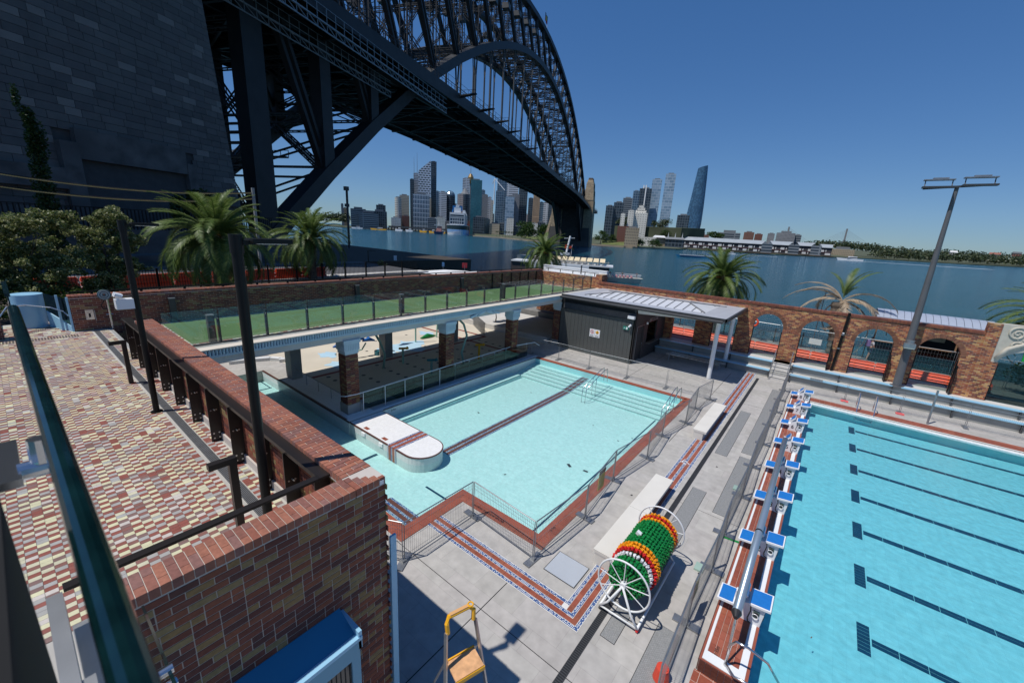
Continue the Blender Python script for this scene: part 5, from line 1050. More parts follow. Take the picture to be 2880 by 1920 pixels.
b = MB(); b.tube([(RX, 7.7, RZ), (RX, 9.8, RZ)], .38, 20); b.build('drum', mat('dark_green_core', (.004, .06, .015), .5), re)
b = MB(); b.cbox((RX-.2, 8.75, RZ+.47), .12, .1, .08, m=Matrix.Rotation(.4, 3, 'Y')); b.build('white_tag', m_wplas, re)
# ------------------------------------------------ step ladder
sl = thing('step_ladder', 'aluminium step ladder with yellow handle and orange platform, partly in wall shade', 'ladder', (-3.4, 3.6, 0))
LC = Vector((-3.33, 3.42, 2.95)); hy = .22
tl = LC+Vector((-.07, -.20, 0)); tr_ = LC+Vector((.06, .20, 0)); 
fw_ = Vector((.30, -.10, 0)); wv = (tr_-tl).normalized(); fwd = Vector((wv.y, -wv.x, 0))   # front of the ladder, towards +x
b = MB()
for e, s in ((tl, -1), (tr_, 1)): b.beam(e-Vector((0, 0, .22))+wv*s*.03+fwd*.05, (e+wv*s*.28-Vector((0, 0, 2.95))+fwd*.62), .055, .03)
b.build('front_stile', m_alu, sl)
b = MB()
for e, s in ((tl, -1), (tr_, 1)): b.beam(e-Vector((0, 0, .72))+wv*s*.04+fwd*.08, e+wv*s*.30-Vector((0, 0, 2.95))-fwd*.75, .045, .025)
b.build('rear_leg', m_alu, sl)
b = MB(); b.tube([tl-Vector((0, 0, .24))+fwd*.05, tl-Vector((0, 0, .08))+fwd*.03-wv*.01, tl+wv*.03, tr_-wv*.06, tr_-Vector((0, 0, .06))+fwd*.03+wv*.01, tr_-Vector((0, 0, .22))+fwd*.05], .034, 8); b.build('yellow_handle', m_yel, sl)
b = MB(); b.beam(tl+wv*.05+Vector((0, 0, .03)), tr_-wv*.08+Vector((0, 0, .03)), .05, .015); b.build('tool_tray', mat('pale_orange_tray', (.7, .38, .15), .5), sl); b = MB(); b.torus(tr_-wv*.03+Vector((0, 0, .03)), .04, .012, ax=(0, 0, 1), n=14, k=6); b.build('tool_ring', m_yel, sl)
pc = LC+Vector((0, 0, -.78))+fwd*.22; b = MB(); b.cbox(pc, .34, .46, .03, m=Matrix((tuple(fwd), tuple(wv), (0, 0, 1))).transposed()); b.build('platform', mat('worn_orange_platform', (.66, .36, .17), .55, var=.2, scale=12), sl)
b = MB(); b.cbox(pc+fwd*.17+Vector((0, 0, -.02)), .02, .47, .07, m=Matrix((tuple(fwd), tuple(wv), (0, 0, 1))).transposed()); b.cbox(pc-fwd*.17+Vector((0, 0, .0)), .02, .47, .07, m=Matrix((tuple(fwd), tuple(wv), (0, 0, 1))).transposed()); b.build('platform_edge', m_yel, sl)
for k in range(3): q_ = MB(); q_.cbox(LC+Vector((0, 0, -1.25-k*.45))+fwd*(.33+.1*k), .1, .5+.06*k, .03, m=Matrix((tuple(fwd), tuple(wv), (0, 0, 1))).transposed()); q_.build('tread', m_alu, sl)
b = MB()
for (x, y, r) in [(-12.9, 14.2, .07), (-6.9, 13.2, .12), (-6.2, 13.3, .1), (-8.4, 10.9, .05), (-6.3, 16.6, .05), (-12.6, 18.4, .05), (-7.9, 17.2, .04), (-5.9, 17.3, .04)]: b.cbox((x, y, -.612), r*2, r, .004, rz=x)
struct('floor_outlet', b, m_dgrey)
# small litter on the band
t = thing('coiled_tie', 'small coiled pale rope lying on the terracotta band between the two benches', 'rope', (-3.1, 15.7, 0)); b = MB(); b.tube([(-3.3, 15.6, .02), (-3.15, 15.75, .05), (-2.95, 15.65, .02), (-3.05, 15.5, .04), (-3.25, 15.65, .03), (-3.2, 15.95, .02)], .015, 6); b.build('rope', m_wplas, t)
# leaves floating in the lap pool
for i, (x, y) in enumerate([(1.35, 8.6), (1.6, 8.65), (2.1, 8.95), (3.3, 8.2), (1.25, 10.1), (2.0, 9.0)]):
    b = MB(); b.cbox((x, y, -.06), .06, .02, .004, rz=i*1.1); tag(b.build('floating_leaf', m_bark, loc=(x, y, -.07)), 'tiny dark leaf floating on the near part of the lap pool', 'leaf', 'leaves floating in the lap pool')
# splash pad toys
def toy(name, lab, x, y): return thing(name, lab, 'splash toy', (x, y, 0))
t = toy('arched_spray_pipe', 'tall wavy pale green spray pipe in the shade, near the platform end', -20.3, 13.66); m_pg = mat('pale_green_pipe', (.30, .48, .38), .4, var=.05); b = MB(); b.tube([(-20.35, 13.66, 0), (-20.3, 13.75, .9), (-20.4, 13.5, 1.7), (-20.5, 13.1, 2.5), (-20.4, 12.9, 3.1)], .07, 10); b.build('pipe', m_pg, t, smooth=True)
t = toy('arched_spray_pipe', 'tall wavy pale green spray pipe beside the second brick column', -17.7, 17.9); b = MB(); b.tube([(-17.7, 17.9, 0), (-17.75, 17.7, .8), (-17.7, 18.1, 1.9), (-17.9, 18.0, 2.6), (-18.2, 17.6, 3.1)], .07, 10); b.build('pipe', m_pg, t, smooth=True)
for (x, y, h, c, lab) in [(-20.36, 15.11, .95, m_yel, 'small water cannon with yellow head on a pale post in the shade'), (-17.62, 15.1, .85, mat('teal_plastic', (.03, .25, .28), .4), 'teal water cannon on a grey post in front of the second column'), (-17.68, 19.29, 1.0, m_yel, 'all yellow water cannon post between the middle columns')]:
    t = toy('water_cannon', lab, x, y); b = MB(); b.cyl(x, y, 0, h, .07, n=12); b.build('post', c if x == -17.68 else m_pg, t); b = MB(); b.tube([(x-.25, y-.1, h), (x+.22, y+.12, h+.08)], .07, 10); b.tube([(x+.2, y+.1, h+.05), (x+.3, y+.15, h+.13)], [.07, .1], 10); b.build('barrel', c, t)
t = toy('leaf_tree_toy', 'spray toy with blue leaf-shaped seats on curved pale green stems in the sun', -23.3, 13.0); b = MB(); b.cyl(-23.3, 13.4, 0, 1.6, .06, n=10); b.tube([(-23.3, 13.4, .4), (-23.3, 12.9, .5), (-23.4, 12.6, .9)], .05, 8); b.tube([(-23.3, 13.4, .4), (-23.2, 14.0, .5), (-23.2, 14.3, .9)], .05, 8); b.build('stem', m_pg, t)
mb_ = mat('bright_blue_plastic', (.01, .13, .45), .3)
for (x, y, z, l_) in [(-23.4, 12.5, .95, .7), (-23.2, 14.5, 1.05, .9), (-23.3, 14.0, 1.2, .6)]: b = MB(); b.tube([(x, y-l_/2, z), (x, y, z+.08), (x, y+l_/2, z-.1)], [.04, .16, .05], 10); b.build('blue_leaf', mb_, t)
b = MB(); b.cyl(-22.9, 15.0, 0, .3, .25, n=14); b.cyl(-22.7, 15.5, 0, .22, .2, n=14); b.build('teal_drum', mat('dark_teal', (.03, .16, .2), .3), t)
t = toy('green_leaf_post', 'pale post carrying a bright green leaf blade above the splash pad', -24.2, 19.5); b = MB(); b.cyl(-23.8, 18.84, 0, 3.2, .06, n=10); b.build('post', m_pg, t); b = MB(); b.tube([(-24.2, 16.6, 1.7), (-24.3, 17.2, 1.75), (-24.2, 17.9, 1.7)], [.03, .25, .03], 8); b.build('green_leaf', m_grn, t)
t = toy('green_leaf_post', 'leaning pale post with a long green blade lying beside it', -24, 21); b = MB(); b.tube([(-23.96, 21.04, 0), (-24.1, 21.4, 3.0)], .06, 10); b.build('post', m_pg, t); b = MB(); b.tube([(-24.2, 19.6, .1), (-24.3, 20.4, .15), (-24.2, 21.2, .08)], [.03, .2, .03], 8); b.build('green_blade', m_grn, t)
gf = thing('garden_fence', 'grey upright-bar fence around the planted corner behind the columns', 'fence', (-23.5, 25.5, 0)); b = MB(); P0 = (-26.8, 27.6); P1 = (-21.5, 24.1); b.beam((*P0, 1.15), (*P1, 1.15), .04, .04); b.beam((*P0, .1), (*P1, .1), .04, .04); mesh_fence(b, P0[0], P1[0], P0[1], P1[1], .1, 1.15, 0, .13, None, .02); b.build('bars', m_gal, gf)
b = MB(); b.box(-30, -17, 26.5, 33, 0, .45); struct('planter_bed', b, m_con2)
# ================================================================ LAND BEHIND, PALMS, TREES
b = MB(); b.box(-60, -28.0, -60, 33, -5, 3.0); b.box(-60, -28, 33, 50, -5, .6); b.box(-150, -60, -150, 62, -5, 2.6); b.box(-28, -23.3, -60, 1.4, -5, 3.0); struct('foreshore_bank', b, m_soil)
b = MB(); b.hexa([(-52, -60, 3.0), (-38, -60, 3.0), (-42, 34, 3.0), (-56, 34, 3.0), (-52, -60, 3.05), (-38, -60, 3.05), (-42, 34, 3.05), (-56, 34, 3.05)]); struct('road', b, m_asph)
b = MB(); b.hexa([(-38, -60, 3.0), (-36.3, -60, 3.0), (-40.3, 34, 3.0), (-42, 34, 3.0), (-38, -60, 3.14), (-36.3, -60, 3.14), (-40.3, 34, 3.14), (-42, 34, 3.14)]); struct('footpath', b, m_con2)
pf = thing('picket_fence', 'black upright-bar fence between the palms and the road', 'fence', (-37, 8, 3.1))
P0 = Vector((-36.0, -8, 3.1)); P1 = Vector((-39.9, 32, 3.1)); nP = 16
for i in range(nP):
    a = P0+(P1-P0)*i/nP; c = P0+(P1-P0)*(i+1)/nP; q_ = MB(); q_.box(a.x-.06, a.x+.06, a.y-.06, a.y+.06, 2.9, 4.6); q_.build('post', m_black, pf)
    q_ = MB(); q_.beam(a+Vector((0, 0, .15)), c+Vector((0, 0, .15)), .04, .04); q_.beam(a+Vector((0, 0, 1.3)), c+Vector((0, 0, 1.3)), .04, .04)
    for k in range(1, 16): p = a+(c-a)*k/16; q_.beam(p+Vector((0, 0, .05)), p+Vector((0, 0, 1.45)), .025, .025)
    q_.build('bar_panel', m_black, pf)
for i in range(10):
    y = -3+i*2.5; x = -37.6-.1*(y+8)*.98; lab = ['behind the big shrub', 'behind the shrub edge', 'left of the far lamp post', 'right of the far lamp post', 'left of the nearest palm', 'behind the nearest palm trunk', 'right of the nearest palm', 'left of the near lamp post', 'right of the near lamp post', 'left of the second palm', 'behind the second palm', 'right of the second palm', 'far down the road', 'at the far end of the road'][i]
    t = barrier(0, 0, 'orange road barrier '+lab, w=2.45, hh=.3); t.location = (x, y, 3.14); t.rotation_euler.z = math.pi/2+.1; t['group'] = 'orange barriers along the road'
def picnic(): pass
# low plants at the foot of the fence
b = MB(); q = random.Random(8)
def leaves(b, c, r, n_, s, q, vr=(0, 1), flat=1.):
    for _ in range(n_):
        while True:
            d = Vector((q.uniform(-1, 1), q.uniform(-1, 1), q.uniform(-1, 1)))
            if d.length < 1: break
        d = d*(.55+.45*d.length)
        p = Vector(c)+Vector((d.x*r[0], d.y*r[1], d.z*r[2])); a = Vector((q.gauss(0, 1), q.gauss(0, 1), q.gauss(0, 1)*flat)).normalized(); e = a.orthogonal().normalized(); e.rotate(Matrix.Rotation(q.random()*6.28, 3, a)); f = a.cross(e); w = s*q.uniform(.6, 1.3)
        b.add([p-e*w*.5, p+f*w*.35, p+e*w*.5, p-f*w*.35], [(0, 1, 2, 3)], q.uniform(*vr))
for i in range(60): leaves(b, (q.uniform(-35, -29), q.uniform(-3, 30), 3.2), (.5, .6, .35), 60, .16, q, (.2, .9))
o = b.build('ground_plants', m_leaf); o['kind'] = 'stuff'
def tufts(SB, n_, r, q):
    out = []
    for c, R_, k in SB:
        for _ in range(int(n_*k)):
            d = Vector((q.gauss(0, 1), q.gauss(0, 1), q.gauss(0, 1))).normalized()*q.uniform(.3, 1.15); out.append(((c[0]+R_[0]*d.x, c[1]+R_[1]*d.y, c[2]+R_[2]*d.z), (r*q.uniform(.6, 1.4), r*q.uniform(.6, 1.4), r*q.uniform(.4, .9)), .04))
    return out
def tree(name, lab, base, blobs, leaf_n, leaf_s, m, trunk_r=.12, seed=1, cat='tree', group=None, vr=(0, 1), limbs=True):
    q = random.Random(seed); t = thing(name, lab, cat, base, group); B = Vector(base)
    b = MB(); top = sum((Vector(c) for c, r, k in blobs), Vector((0, 0, 0)))/len(blobs); fork = B+(top-B)*.45
    b.tube([B, B+(fork-B)*.5+Vector((.05, .03, 0)), fork], [trunk_r, trunk_r*.8, trunk_r*.6], 7)
    if limbs:
        for c, r, k in blobs[::max(1, len(blobs)//10)]: b.tube([fork, (fork+Vector(c))/2+Vector((0, 0, .1)), Vector(c)], [trunk_r*.5, trunk_r*.3, trunk_r*.12], 5)
    b.build('trunk', m_bark, t)
    b = MB()
    for c, r, k in blobs: leaves(b, c, r, int(leaf_n*k), leaf_s, q, vr)
    b.build('crown', m, t); return t
def blobs(c, R_, n_, q, sub=.45):
    out = []
    for i in range(n_):
        th = q.random()*6.28; u_ = q.uniform(-.75, 1); rr = math.sqrt(max(0, 1-u_*u_))*q.uniform(.45, .8)
        r = q.uniform(sub*.7, sub*1.2); out.append(((c[0]+R_[0]*rr*math.cos(th), c[1]+R_[1]*rr*math.sin(th), c[2]+R_[2]*u_*.72), (R_[0]*r, R_[1]*r, R_[2]*r), 1))
    return out
# flowering shrubs at the left, with thin pale tips
q = random.Random(21)
SB = [((-30.0, 1.2, 7.6), (1.0, .9, .5), 1), ((-30.2, -.3, 6.9), (1.2, 1.0, .7), 1), ((-29.8, 2.2, 7.8), (.8, .7, .45), .8), ((-30.4, .8, 6.3), (1.5, 1.4, .7), 1.4), ((-29.6, 1.6, 5.6), (1.3, 1.2, .7), 1.5), ((-29.5, -.2, 5.2), (1.4, 1.2, .8), 1.5), ((-30.6, -1.6, 6.6), (1.1, 1.1, .8), 1), ((-29.4, .6, 4.6), (1.2, 1.6, .7), 1.3)]
tree('flowering_shrub', 'large pale-tipped shrub at the left edge behind the blue stair drum', (-30, .6, 3.0), tufts(SB, 34, .32, q), 3000, .115, m_leaf, .07, 31, 'shrub')
SB = [((-31.2, 4.3, 7.9), (1.1, .8, .55), 1), ((-31.0, 3.4, 7.0), (1.0, .9, .6), 1.1), ((-31.0, 4.6, 6.7), (1.0, .9, .6), 1.1), ((-30.5, 3.2, 5.9), (1.1, 1.0, .6), 1.3), ((-30.6, 4.4, 5.4), (.9, .9, .6), 1.1), ((-30.2, 3.3, 4.6), (1.1, 1.1, .6), 1.2)]
tree('flowering_shrub', 'pale-tipped shrub just left of the far lamp post', (-30.8, 3.9, 3.0), tufts(SB, 34, .3, q), 3000, .115, m_leaf, .07, 32, 'shrub')
SB = [((-28.2, -1.2, 4.4), (1.3, 1.6, .8), 1.3), ((-28.0, .9, 4.0), (1.3, 1.3, .7), 1.3), ((-28.4, 2.3, 4.1), (1.1, 1.1, .6), 1)]
tree('dark_bush', 'dark green bush behind the brick parapet below the pale shrubs', (-28.2, .5, 3.0), tufts(SB, 30, .32, q), 2600, .115, m_fig, .06, 33, 'bush')
tree('round_bush', 'round sunlit bush by the water behind the turf deck parapet', (-49.5, 33.7, .6), [((-49.4, 33.6, 2.6), (.75, .75, .9), 1), ((-50.0, 33.0, 1.9), (.8, .8, .7), 1), ((-48.8, 34.5, 1.9), (.8, .8, .7), 1), ((-49.7, 33.4, 3.3), (.5, .5, .5), .6), ((-51.5, 31, 1.6), (.7, 1.1, .5), .7)], 900, .13, m_leaf, .08, 34, 'bush')
tree('cypress_tree', 'two-pointed dark cypress standing before the stone pylon niche', (-53, 3.6, 2.6), [((-53, 3.6, 5+i*1.25), (1.0-i*.07, 1.0-i*.07, 1.0), .8) for i in range(9)]+[((-53.2, 3.2, 16.5), (.28, .28, 1.1), .3), ((-52.9, 4.1, 13.5), (.35, .35, 1.6), .4)], 700, .22, m_fig, .15, 35, vr=(0, .45), limbs=False)
tree('small_fig', 'small dark tree at the foot of the stone pylon behind the nearest palm', (-58, 15, 2.6), blobs((-58, 15, 8.3), (2.6, 2.6, 3.6), 7, q), 500, .35, m_fig, .2, 36, vr=(0, .4))
tree('garden_tree', 'small tree in the planted corner behind the third brick column', (-23.4, 27.6, .45), blobs((-23.4, 27.6, 2.4), (1.0, 1.0, 1.1), 7, q), 420, .13, m_leaf, .06, 37)
SB = blobs((11.2, 36.8, 2.6), (2.4, 1.6, 1.4), 10, q)
tree('arch_tree', 'leafy tree seen through the wide arch at the right edge', (10.4, 36.6, .9), SB, 500, .16, m_fig, .07, 38)
# ---------------------------------------------------------------- palms
def frond_mesh(name, L_, droop, q, m, width=.42, leaflets=62, ragged=0., curl=0.):
    b = MB(); pts = []; x = z = 0; ang = .0
    N = 14
    for i in range(N+1):
        pts.append(Vector((x, 0, z))); a = -droop*(i/N)**1.25; x += L_/N*math.cos(a); z += L_/N*math.sin(a)
    b.tube(pts, [.028*(1-.8*i/N)+.004 for i in range(N+1)], 4, .75)
    for k in range(leaflets):
        f = .10+.9*k/leaflets; i = min(N-1, int(f*N)); u_ = f*N-i; p = pts[i].lerp(pts[i+1], min(1, u_)); d = (pts[i+1]-pts[i]).normalized(); nrm = Vector((-d.z, 0, d.x))
        wl_ = width*(1.15*math.sin(math.pi*min(1, .12+f*.86))**.6+.1)
        for s in (-1, 1):
            if ragged and q.random() < ragged: continue
            g = (d*.62+Vector((0, s, 0))*.75+nrm*(.28-.2*q.random()-ragged*1.3)).normalized(); tip = p+g*wl_*q.uniform(.85, 1.1)+Vector((0, 0, -wl_*.16-ragged*.12)); e = d*.036
            b.add([p-e, p+e, tip], [(0, 1, 2)], q.uniform(.1, .95))
    return unit_mesh(name, b, m)
qf = random.Random(17)
FR = [frond_mesh('frond', l_, d, qf, m_palm) for l_, d in ((3.6, 1.25), (4.2, 1.8), (4.3, 2.2), (4.1, 2.5))]
FD = [frond_mesh('frond', 3.5, d, qf, m_dead, .36, 64, .18) for d in (1.7, 2.3, 3.0)]
def palm(lab, x, y, z0, zc, s=1., n_=70, seed=1, lean=(0, 0)):
    q = random.Random(seed); t = thing('date_palm', lab, 'palm tree', (x, y, z0)); b = MB(); N = 16
    pts = [(x+lean[0]*k/N, y+lean[1]*k/N, z0+(zc-.1-z0)*k/N) for k in range(N+1)]; b.tube(pts, [(.38+.03*(k % 2))*s+(.1*s if k > N-4 else 0) for k in range(N+1)], 12); b.build('trunk', m_trunk, t)
    b = MB(); leaves(b, (x, y, zc-.15), (.5*s, .5*s, .5*s), 260, .3*s, q, (0, .8)); b.build('boss', m_dead, t)
    c = Vector((x+lean[0], y+lean[1], zc))
    for i in range(n_):
        f = (i+.5)/n_; az = i*2.39996+q.uniform(-.15, .15); el = math.radians(86-112*f**.85+q.uniform(-6, 6)); k = min(3, int(f*3.6)); o = inst(FR[k if k < 3 else qf.choice([1, 2, 3])] if True else None, 'frond', t, c+Vector((math.cos(az)*.15, math.sin(az)*.15, .15-.25*f)), (q.uniform(-.5, .5), -el, az), (s*q.uniform(.88, 1.08),)*3)
    for k in range(3):
        a = q.random()*6.28; b = MB(); p = c+Vector((math.cos(a)*.4, math.sin(a)*.4, .25)); b.tube([c, p, p+Vector((math.cos(a)*.35, math.sin(a)*.35, -.15))], [.05, .12, .03], 7); b.build('fruit_stalk', mat('palm_fruit_orange', (.42, .17, .03), .6, var=.3, scale=20) if 'palm_fruit_orange' not in bpy.data.materials else bpy.data.materials['palm_fruit_orange'], t)
    return t
palm('large green date palm nearest the stone pylon behind the parapet', -33.3, 9.6, 3.0, 7.05, 1.08, 96, 1); palm('green date palm right of the largest one, before the bridge leg', -38.8, 18.6, 3.0, 6.75, .98, 88, 2)
palm('smaller date palm standing before the harbour at the end of the turf deck', -25.6, 38.1, .9, 6.3, .82, 78, 3); palm('date palm behind the harbour wall near the canopy roof', -7.5, 38.6, .9, 5.6, .9, 82, 4)
palm('dark date palm cut off by the right edge above the relief panel', 11.6, 40.6, .9, 5.0, .95, 76, 5)
dpm = thing('dead_palm', 'dying palm with brown drooping fronds behind the harbour wall', 'palm tree', (1.0, 38.4, .9)); q = random.Random(6)
b = MB(); N = 18; b.tube([(1.0-.3*(k/N), 38.4,   .9+3.9*k/N) for k in range(N+1)], [.36+.05*(k % 2)+(.14 if k > 12 else 0) for k in range(N+1)], 14); b.build('trunk', m_trunk, dpm)
c = Vector((.8, 38.4, 4.9))
for i, (az, el, k, s) in enumerate([(2.7, 60, 0, .95), (3.0, 42, 0, 1.05), (3.3, 20, 1, 1.1), (2.9, -20, 1, .8), (.35, 50, 1, .95), (.1, 12, 0, 1.05), (-.1, -8, 1, 1.15), (.2, 30, 1, .8), (3.5, -40, 2, .8), (-1.2, -50, 2, .6), (-1.6, -60, 2, .6), (-2.2, -60, 2, .6), (-.6, -65, 2, .65), (2.2, -60, 2, .6), (.8, -60, 2, .6), (-1.9, -70, 2, .7), (-1.0, -75, 2, .7), (-2.6, -70, 2, .7), (4.2, -65, 1, .6), (-1.3, -35, 2, .8), (-1.75, -30, 2, .75), (-.8, -40, 2, .8), (-2.1, -42, 2, .7), (.4, -45, 2, .8), (2.8, -50, 2, .7), (-1.5, 20, 2, .8), (-.5, 30, 2, .9), (3.1, 60, 1, .9), (2.4, 35, 1, .9)]): inst(FD[k], 'dead_frond', dpm, c, (q.uniform(-.4, .4), -math.radians(el), az), (s*1.0, s*1.3, s*1.3))
for az, el, s in [(1.3, 80, .95), (.5, 72, 1.0), (-.4, 86, .85), (2.4, 76, .8), (.9, 55, .6)]: inst(FR[0], 'green_frond', dpm, c+Vector((0, 0, .3)), (0, -math.radians(el), az), (s*.85, s*.85, s*.85))
# ---------------------------------------------------------------- small things behind the deck parapet
t = thing('street_lamp', 'thin black street lamp by the water left of the round bush', 'street lamp', (-55.7, 35.3, .6)); b = MB(); b.cyl(-55.7, 35.3, .6, 4.7, .07, n=8); b.beam((-55.7, 35.3, 4.6), (-55.0, 36.1, 4.62), .12, .06); b.build('pole', m_black, t)
t = thing('street_lamp', 'short black path lamp behind the shrub at the left', 'street lamp', (-30.5, 4.1, 3.0)); b = MB(); b.cyl(-29.8, 3.62, 3.0, 6.4, .06, n=8); b.cbox((-29.8, 3.62, 6.42), .5, .12, .05, rz=1.2); b.build('pole', m_black, t)
t = thing('light_mast', 'tall dark lamp mast rising over the water beside the second palm', 'light pole', (-95, 55, -3)); b = MB(); b.tube([(-95.17, 55.17, -4), (-95.16, 55.18, 16.3)], .28, 8); b.cbox((-95.2, 55.1, 16.4), .9, .9, .9); b.cbox((-95.2, 55.1, 12.6), .8, .8, .7); b.build('mast', m_dgrey, t)
t = thing('pier_roof', 'flat white pier roof just above the deck parapet', 'pier', (-44, 38, .9)); b = MB(); b.hexa([(-47.5, 37.2, 2.15), (-41.2, 36.5, 2.2), (-41.0, 44.2, 2.5), (-45.0, 41.0, 2.5), (-47.5, 37.2, 2.3), (-41.2, 36.5, 2.35), (-41.0, 44.2, 2.65), (-45, 41, 2.65)]); b.build('roof', m_white, t)
b = MB()
for x, y in ((-46.5, 37.6), (-42, 37), (-42, 43)): b.cyl(x, y, .5, 2.2, .1, n=8)
b.build('pile', m_dgrey, t)
b = MB(); b.box(-48, -30, 34, 46, -5, .55); struct('wharf_deck', b, m_con3)
for nm, lab, x, y, z, m, s in [('red_sign', 'dark red square wharf sign above the pier roof', -43.8, 43.9, 3.3, mat('dark_red_sign', (.35, .02, .03), .5), .75), ('blue_sign', 'small blue and white wharf sign left of the red one', -46, 41.6, 3.3, mat('sign_blue', (.06, .2, .4), .5), .35), ('striped_marker', 'tall white-edged marker board on a post by the round bush', -60.8, 43.8, 3.0, m_wplas, .5)]:
    t = thing(nm, lab, 'sign', (x, y, .6)); b = MB(); b.cbox((x, y, z), s, .06, s if s > .5 else s*1.8, rz=.75); b.build('board', m, t); b = MB(); b.cyl(x, y, .5, z, .04, n=6); b.build('post', m_gal, t)
wf = thing('water_railing', 'dark picket railing along the water behind the deck parapet', 'railing', (-55, 36, .6)); b = MB(); mesh_fence(b, -66, -50, 30, 44, .6, 2.3, 0, .6, None, .08); b.beam((-66, 30, 2.0), (-50, 44, 2.0), .08, .08); b.build('bars', m_black, wf)
b = MB(); b.box(-62, -53, 24, 33.5, .6, 2.35)
tag(b.build('white_kiosk', m_con2, loc=(-57, 30, .6)), 'low pale concrete planter wall by the water behind the second palm', 'wall')
# festoon cords with lights across the pylon
def festoon(lab, p, q_, sag, n_):
    t = thing('light_string', lab, 'light string', p); P = Vector(p); Q = Vector(q_); b = MB(); pts = [P.lerp(Q, i/30)-Vector((0, 0, sag*4*(i/30)*(1-i/30))) for i in range(31)]; b.tube(pts, .035, 4); b.build('cord', m_black, t); b = MB()
    for i in range(n_): f = i/n_; c = P.lerp(Q, f)-Vector((0, 0, sag*4*f*(1-f)+.07)); b.cbox(c, .09, .13, .09)
    o = b.build('bulbs', mat('yellow_bulb', (.5, .36, .12), .5) if 'yellow_bulb' not in bpy.data.materials else bpy.data.materials['yellow_bulb'], t); o['kind'] = 'stuff'
def cpt(px, py, D):   # a place D metres away along a direction (bearing, slope) used once for the strings
    v = fw+r2*((px-1440)/1136.2)-u2*((py-960)/1136.2); h = math.hypot(v.x, v.y); return (v.x/h*D, v.y/h*D, 8.4+v.z/h*D)
festoon('upper string of small yellow bulbs hanging before the stone pylon', (-52, -3, 11.25), (-48.9, 17.8, 10.95), .85, 150); festoon('lower string of small yellow bulbs hanging before the stone pylon', (-52, -3, 10.3), (-48.9, 17.8, 10.38), .95, 150)
t = thing('mast_post', 'grey post holding the strings of bulbs before the bridge leg', 'post', (-48.9, 17.9, 3)); b = MB(); b.cyl(-48.9, 17.9, 3, 11.4, .16, n=8); b.build('post', m_con3, t)
# ---------------------------------------------------------------- people
def person(lab, loc, h, rz, top, bottom, arms=0):
    t = thing('person', lab, 'person', loc, rz=rz, local=True); k = h/1.75
    def skin(name, verts, edges, rad, m, sub=1):
        me = bpy.data.meshes.new(name); me.from_pydata([Vector(v)*k for v in verts], edges, []); o = bpy.data.objects.new(name, me); COL.objects.link(o); o.parent = t; me.materials.append(m)
        md = o.modifiers.new('s', 'SKIN'); 
        for i, r in enumerate(rad): me.skin_vertices[0].data[i].radius = (r*k, r*k)
        me.skin_vertices[0].data[0].use_root = True; s_ = o.modifiers.new('u', 'SUBSURF'); s_.levels = s_.render_levels = sub; return o
    a = 1 if arms else 0
    V = [(0, 0, .95), (0, 0, 1.15), (0, 0, 1.42), (0, 0, 1.53), (0, .02, 1.66), (-.19, 0, 1.40), (-.25, .05 if not a else .18, 1.14 if not a else 1.30), (-.22, .15 if not a else .30, .95 if not a else 1.52), (.19, 0, 1.40), (.25, .05 if not a else .18, 1.14 if not a else 1.30), (.22, .15 if not a else .30, .95 if not a else 1.52),
         (-.10, 0, .88), (-.12, .06, .48), (-.12, 0, .07), (-.12, .13, .03), (.10, 0, .88), (.12, -.05, .48), (.12, -.12, .07), (.12, 0, .03)]
    E_ = [(0, 1), (1, 2), (2, 3), (3, 4), (2, 5), (5, 6), (6, 7), (2, 8), (8, 9), (9, 10), (0, 11), (11, 12), (12, 13), (13, 14), (0, 15), (15, 16), (16, 17), (17, 18)]
    skin('body', V, E_, [.13, .12, .13, .055, .10, .06, .045, .035, .06, .045, .035, .085, .06, .04, .035, .085, .06, .04, .035], m_skin)
    skin('shirt', [(0, 0, .93), (0, 0, 1.15), (0, 0, 1.42), (-.19, 0, 1.40), (-.24, .04, 1.2), (.19, 0, 1.40), (.24, .04, 1.2)], [(0, 1), (1, 2), (2, 3), (3, 4), (2, 5), (5, 6)], [.145, .135, .145, .075, .065, .075, .065], top)
    skin('shorts', [(0, 0, .95), (-.10, 0, .86), (-.12, .04, .55), (.10, 0, .86), (.12, -.03, .55)], [(0, 1), (1, 2), (0, 3), (3, 4)], [.14, .10, .085, .10, .085], bottom)
    b = MB(); b.tube([(0, 0, 1.66*k), (0, 0, 1.72*k), (0, 0, 1.78*k)], [.105*k, .11*k, .05*k], 10); o = b.build('hair', m_dkcl, t); return t
person('person in a pale top with a backpack walking behind the arches', (3.05, 38.4, .9), 1.72, -1.2, m_wcl, m_navyc)
t = [o for o in COL.objects if o.name == 'person'][0]; bb_ = MB(); bb_.cbox((0, -.2, 1.28), .28, .16, .42); bb_.build('backpack', mat('purple_cloth', (.25, .18, .4), .8), t)
